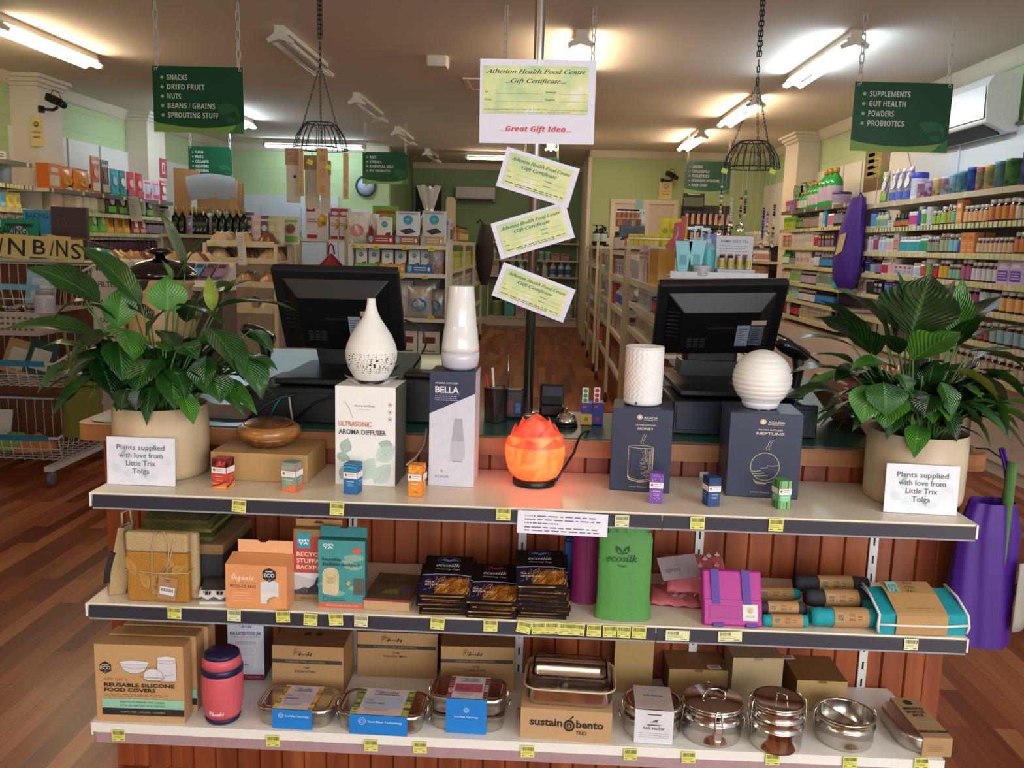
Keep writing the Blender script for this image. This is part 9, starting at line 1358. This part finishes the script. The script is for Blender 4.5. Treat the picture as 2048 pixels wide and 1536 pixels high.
t=thing('backpack','red and grey backpack hanging on the gondola end behind the till screen','backpack',(-1.98,8.255,.86));MR=mat('#8a1222',.6,bump=.3,scale=60);b=MB();b.grid(lambda u,v:((.19*math.cos(PI*.5*max(0,v-.3)/.7*.98)+.0)*math.cos(2*PI*u),(.09*math.cos(PI*.5*max(0,v-.3)/.7*.9))*math.sin(2*PI*u)-.0,.40*v),28,14,MR);b.build('pack_body',t);b=MB();b.grid(lambda u,v:(.15*(u-.5)*2*(1-.45*v*v),-.095-.03*math.sin(PI*u)*(1-.4*v),.02+.27*v),10,8,mat('#3c3c34',.8,bump=.4,scale=40));b.build('front_pocket',t,solid=.004);b=MB();b.tube([(-.03,0,.395),(-.02,0,.47),(0,0,.49),(.02,0,.47),(.03,0,.395)],.008,MR,6);b.build('top_handle',t)
cx,cy=-1.44,3.3;t=thing('water_crock','striped pale crock with a wide glossy black lid behind the tall-leaved lily','crock',(cx,cy,0));b=MB();b.lathe([(.16,0),(.16,.88),(.001,.88)],mat('#6a4a34',.6),24);b.build('stand',t);b=MB();b.lathe([(.10,.881),(.118,.9),(.12,1.12),(.105,1.15),(.118,1.165),(.105,1.185),(.12,1.20),(.118,1.222)],mat('#b8946a',.35,var=.1),40);b.build('crock_body',t)
GBL=mat('#0c0b0b',.08,coat=.8,var=0);b=MB();b.lathe([(.132,1.223),(.134,1.236),(.128,1.25),(.09,1.278),(.04,1.292),(.020,1.296),(.018,1.305)],GBL,48);b.build('lid',t);b=MB();b.lathe([(.018,1.305),(.030,1.312),(.046,1.318),(.046,1.324),(.025,1.334),(.001,1.337)],GBL,32);b.build('lid_knob',t)
p=at(218,610,Y=3.6);b=MB();b.box(-.06,.06,0,.004,-.16,.14,mat('#a89c90',.7));f=Face(b,.12,.30,0,-.16);[f.txt(q,.5,.78-.25*k,.08,mat('#3a3632'),wf=.7,bold=.02)for k,q in enumerate(('FILTER','WATER','SAFELY'))];tag(b.build('filter_poster',None,(p.x,3.6,p.z)),'grey poster about filtering water, half hidden by the tall-leaved lily','poster');b=MB();b.box(p.x-.05,p.x+.05,3.61,3.64,0,p.z+.1,mat('#8a7a68'));tag(b.build('poster_stand'),'narrow brown stand holding the grey poster','stand')
WW=mat('#b8b2ae',.35,var=.03);TS,TS2=mat('#1a6a88',.35),mat('#6a98b0',.35)
tr=thing('basket_trolley','white trolley of stacked wire baskets with teal strips at the frame edge','basket stand',(-3.05,4.95,0));b=MB();b.tube([(.40,.2,.12),(.40,.2,1.2)],.014,MPOST,8);b.build('post',tr);b=MB();b.tube([(-.40,.2,.12),(-.40,.2,1.2)],.014,MPOST,8);b.build('post',tr)
b=MB();b.box(.36,.41,-.36,.36,.085,.115,WW);b.build('foot_rail',tr,bevel=.004);b=MB();b.box(-.41,-.36,-.36,.36,.085,.115,WW);b.build('foot_rail',tr,bevel=.004)
for x,y in((.385,-.33),(.385,.33),(-.385,-.33)):b=MB();b.lathe([(.001,-.016),(.03,-.016),(.042,-.008),(.042,.008),(.03,.016),(.001,.016)],mat('#5a5658',.4),18,mx=Matrix.Translation((x,y,.0425))@Matrix.Rotation(PI/2,4,'Y'));b.build('caster',tr)
for i,(z,str_)in enumerate(((1.09,TS2),(.68,TS),(.27,TS))):
 x0,x1,y0,y1=-.42,.44,-.34,.18;H=.13;bk=.12
 b=MB();n=16
 for k in range(n+1):x=x0+(x1-x0)*k/n;b.tube([(x,y0,z),(x,y0+.03,z-H),(x,y1,z-H),(x,y1,z+bk)],.0028,WW,4)
 for k in range(1,9):y=y0+(y1-y0)*k/9;b.tube([(x0,y,z+bk*k/9),(x0+.02,y,z-H),(x1-.02,y,z-H),(x1,y,z+bk*k/9)],.0028,WW,4)
 b.tube([(x0,y0+.015,z-H/2),(x1,y0+.015,z-H/2)],.0028,WW,4);b.build('wire_basket',tr)
 b=MB();b.tube([(x0,y0,z),(x1,y0,z),(x1,y1,z+bk),(x0,y1,z+bk)],.009,WW,6,close=True);b.build('rim',tr)
 b=MB();b.box(x0+.01,x1-.05,y0-.014,y0-.010,z-.014,z+.016,str_);b.build('teal_strip',tr)
IT=[('brown framed picture card in the middle wire basket',(-3.05,4.95,.57),'card','#b08a58'),('dark green folded card in the middle wire basket',(-2.9,4.92,.57),'card','#1f3f3a'),('rust coloured box in the middle wire basket',(-3.2,4.85,.57),'box','#8a4a2a'),('pale blue book standing in the top wire basket',(-2.86,4.93,.98),'book','#8ab0b8'),('clear bag of dried fruit in the top wire basket',(-3.1,4.9,.97),'bag','#5a3a2c'),('mixed sweet bag in the lowest wire basket',(-2.85,4.8,.16),'bag','#b8783a'),('green and red sweet bag in the lowest wire basket',(-2.98,4.82,.16),'bag','#7a9a4a'),('white folder in the lowest wire basket',(-3.15,4.9,.16),'folder','#b8b4b0')]
for q,loc,kind,c in IT:
 if kind=='bag':put(sack_mesh(c,len(q),.2,.16,.09),'sweet_bag',q,'bag',loc,.2)
 else:b=MB();b.box(-.08,.08,0,.012,0,.2,mat(c,.6));b.box(-.05,.05,-.001,0,.03,.15,mat('#c0b8a8' if kind!='book' else '#b8ccd0',.6));tag(b.build({'card':'picture_card','box':'flat_box','book':'book','folder':'folder'}[kind],None,loc,rot=(-.3,.25 if kind=='card' else 0,.1)),q,kind)
p=at(75,590,Y=4.62);t=thing('woven_basket','pale woven plastic basket of dark chocolates hung under the top wire basket','basket',(-2.88,4.7,.83));b=MB();rrect(b,.42,.22,.04,[(.02,0),(0,.04),(0,.13)],mat('#a8988c',.6),cap1=False);rrect(b,.41,.21,.04,[(.02,.004),(0,.04),(0,.13)],mat('#8a7c70',.6),cap1=False);b.build('basket_body',t);b=MB()
for k in range(12):
 for j in range(3):b.box(-.19+.032*k,-.175+.032*k,-.1125,-.109,.03+.03*j,.042+.03*j,mat('#5a4c44'))
b.build('woven_holes',t)
for k in range(9):put(sack_mesh('#2a1a14',k+30,.07,.06,.03),'chocolate_bag','small dark chocolate packet in the pale woven basket','packet',(-3.04+.04*k,4.68+.03*(k%3),.94+.01*(k%2)),k,'chocolate packets in the woven basket')
p=at(108,600,Y=4.6);put(proto('jar','#8a8480','#c0b8b4','#a8a0a8',r=.05,h=.12),'ribbed_jar','white ribbed jar at the end of the pale woven basket','jar',(-2.61,4.55,.96));
t=thing('bargain_bin_table','low bin table of chocolate boxes behind the wire basket trolley','table',(-3.0,5.55,0));b=MB();b.box(-.75,.6,-.3,.35,1.19,1.22,MSHELF);b.build('table_top',t);b=MB();b.box(-.7,.55,-.25,.3,.0,1.19,mat('#6a3a2a',.6));b.build('carcass',t);b=MB();b.prism([(.2,1.02),(.6,1.16),(.61,1.2),(.2,1.06)],-.34,-.305,mat('#c8c4c0',.4));b.build('front_rail',t)
LY=mat('#c8ae6a',.6,var=.03)
for k,(ch,x0,x1,y0,y1,tl)in enumerate((('I',-14,14,468,512,8),('N',9,58,470,516,5),('B',60,98,473,514,3),('I',93,114,470,518,12),('N',108,140,473,519,3),('S',138,166,480,524,-2))):
 A,B=at(x0,y1,Y=4.7-.006*k),at(x1,y0,Y=4.7-.006*k);w,h=B.x-A.x,B.z-A.z;t=thing('letter_card',f'yellow card with the black letter {ch} on the basket banner'+({3:', after the B',0:', at the frame edge',1:', before the B',4:', before the S'}.get(k,'')),'letter card',((A.x+B.x)/2,4.7-.006*k,(A.z+B.z)/2),rot=(0,math.radians(tl),0));b=MB();b.box(-w/2,w/2,0,.001,-h/2,h/2,LY);b.build('card',t);b=MB();b.text(ch,0,-h*.36,h*.72,-.0006,mat('#2a2420'),wfit=w*(.12 if ch=='I' else .66),bold=.012,shear=.15 if ch=='I' else 0);b.build('letter',t)
b=MB();A,B=at(-14,468,Y=4.705),at(166,478,Y=4.705);b.tube([A,(A+B)/2-Vector((0,0,.01)),B],.002,mat('#8a7a60'),4);b.tube([B,B+Vector((.0,.35,-.05)),(-2.45,5.28,1.205)],.002,mat('#8a7a60'),4);tag(b.build('banner_string'),'string carrying the yellow letter cards','string')
TG=mat('#158a6a',.4);ZB=1.2205
def tb(px,Y,me,n,q,c,rz=0,z=ZB):put(me,n,q,c,(at(px,470,Y=Y).x,Y,z),rz)
tb(35,5.42,proto('pouch',TG,'#3a2a24','#b8c8c0',r=.24,h=.24,d=.06),'chocolate_pouch','emerald green baking chocolate pouch at the banner','pouch');tb(3,5.46,proto('pouch','#8a3020','#c05a30','#2a1814',r=.14,h=.16,d=.06),'chocolate_pouch','rust orange pouch at the frame edge','pouch');b=MB();f=Face(b,.2,.24,-.02);f.txt('BAKING',.5,.6,.2,mat('#10382c'),wf=.9,bold=.02);b.build('lettering',[o for o in COL.objects if o.get('label','').startswith('emerald green baking')][0],(0,-.035,0))
BB=MB();BB.box(-.09,.09,0,.05,0,.30,mat('#4a98b8',.5));f=Face(BB,.18,.30);f.txt('BAKING',.5,.82,.12,mat('#1c5878'),wf=.8,bold=.03);f.rect(.3,.6,.25,.55,mat('#4a3a3a'));f.rect(.62,.9,.2,.5,mat('#b8bcc0'));o=BB.build('x');tag(o,'light blue carton printed with a brown bottle, behind the letter B','box');o.name='baking_box';o.location=(at(76,470,Y=5.5).x,5.5,ZB)
tb(98,5.55,proto('jar','#3a2a24','#8a7a68','#a89a8a',r=.05,h=.16),'spread_jar','grey-brown spread jar with dark lid beside the light blue carton','jar');tb(108,5.6,proto('jar','#141210','#2a1c16','#a8a098',r=.05,h=.19),'spread_jar','black jar with white label beside the dark brown carton','jar')
BR2=MB();BR2.box(-.10,.10,0,.09,0,.32,mat('#3a1512',.5));f=Face(BR2,.2,.32);f.ring(.3,.7,.12,.08,.003,mat('#6a3a30'),14);f.lines(.15,.85,.4,3,.06,.03,mat('#6a3a30'),.2,'c');o=BR2.build('easter_box');tag(o,'tall dark brown chocolate carton behind the letters N and S','box');o.location=(at(139,470,Y=5.46).x,5.46,ZB);o.rotation_euler=(0,0,.3)
for px,Y,c,q in((178,5.7,'#1c9a78','emerald pouch lying beside the dark brown carton'),(198,5.75,'#168a68','second emerald pouch lying beside the dark brown carton')):put(sack_mesh(c,px,.2,.2,.07),'chocolate_pouch',q,'pouch',(at(px,470,Y=Y).x,Y-.02,ZB),.6)
t=thing('bar_display','slanted display of chocolate bars beside the dark crock lid','display stand',(-2.55,6.2,0));b=MB();b.box(-.32,.28,0,.3,0,1.0,mat('#5a4a44',.6));b.build('plinth',t);b=MB();b.prism([(0,1.0),(.3,1.0),(.3,1.2),(0,1.03)],-.32,.28,mat('#c0bab2',.5),axis='x');b.build('slanted_top',t)
for k,(c,q)in enumerate((('#7a4a78','violet'),('#8a5a8a','mauve'),('#1f8a5a','green'),('#17181c','black'),('#3a88b0','light blue'),('#6a4a6a','dull purple'),('#8a6a88','pale purple'))):b=MB();b.box(-.035,.035,-.09,.09,0,.014,mat(c,.4));b.box(-.025,.025,.02,.07,.014,.0146,mat('#1c1a1e'));tag(b.build('chocolate_bar',None,(-2.83+.083*k,6.36,1.135),rot=(math.radians(29),0,0)),q+' chocolate bar on the slanted display beside the dark crock lid','chocolate bar')
JM=J('#c0bcb4','#16090c','#3a1c28',.035,.12)
for k in range(12):put(JM,'jam_jar','small black-red jar with pale lid in the cluster behind the chocolate bars','jar',(-3.0+.085*(k%6),7.0+.09*(k//6),1.1615+.0),0,'small dark jars behind the chocolate bars')if 0 else None
t=thing('hessian_sack','olive green hessian bag hanging at the end of the wire basket trolley','bag',(-2.46,4.6,.30),.2);b=MB();cloth_tube(b,.22,.13,.40,mat('#6a6628',.95,bump=1,scale=200,var=.15),lambda v:(1-.25*v,1-.4*v),4,.07,9,44,16);b.build('bag_body',t);b=MB();b.tube([(-.05,0,.39),(-.07,0,.52),(-.1,.05,.60)],.008,mat('#7a6a2c',.9),6);b.build('handle',t)
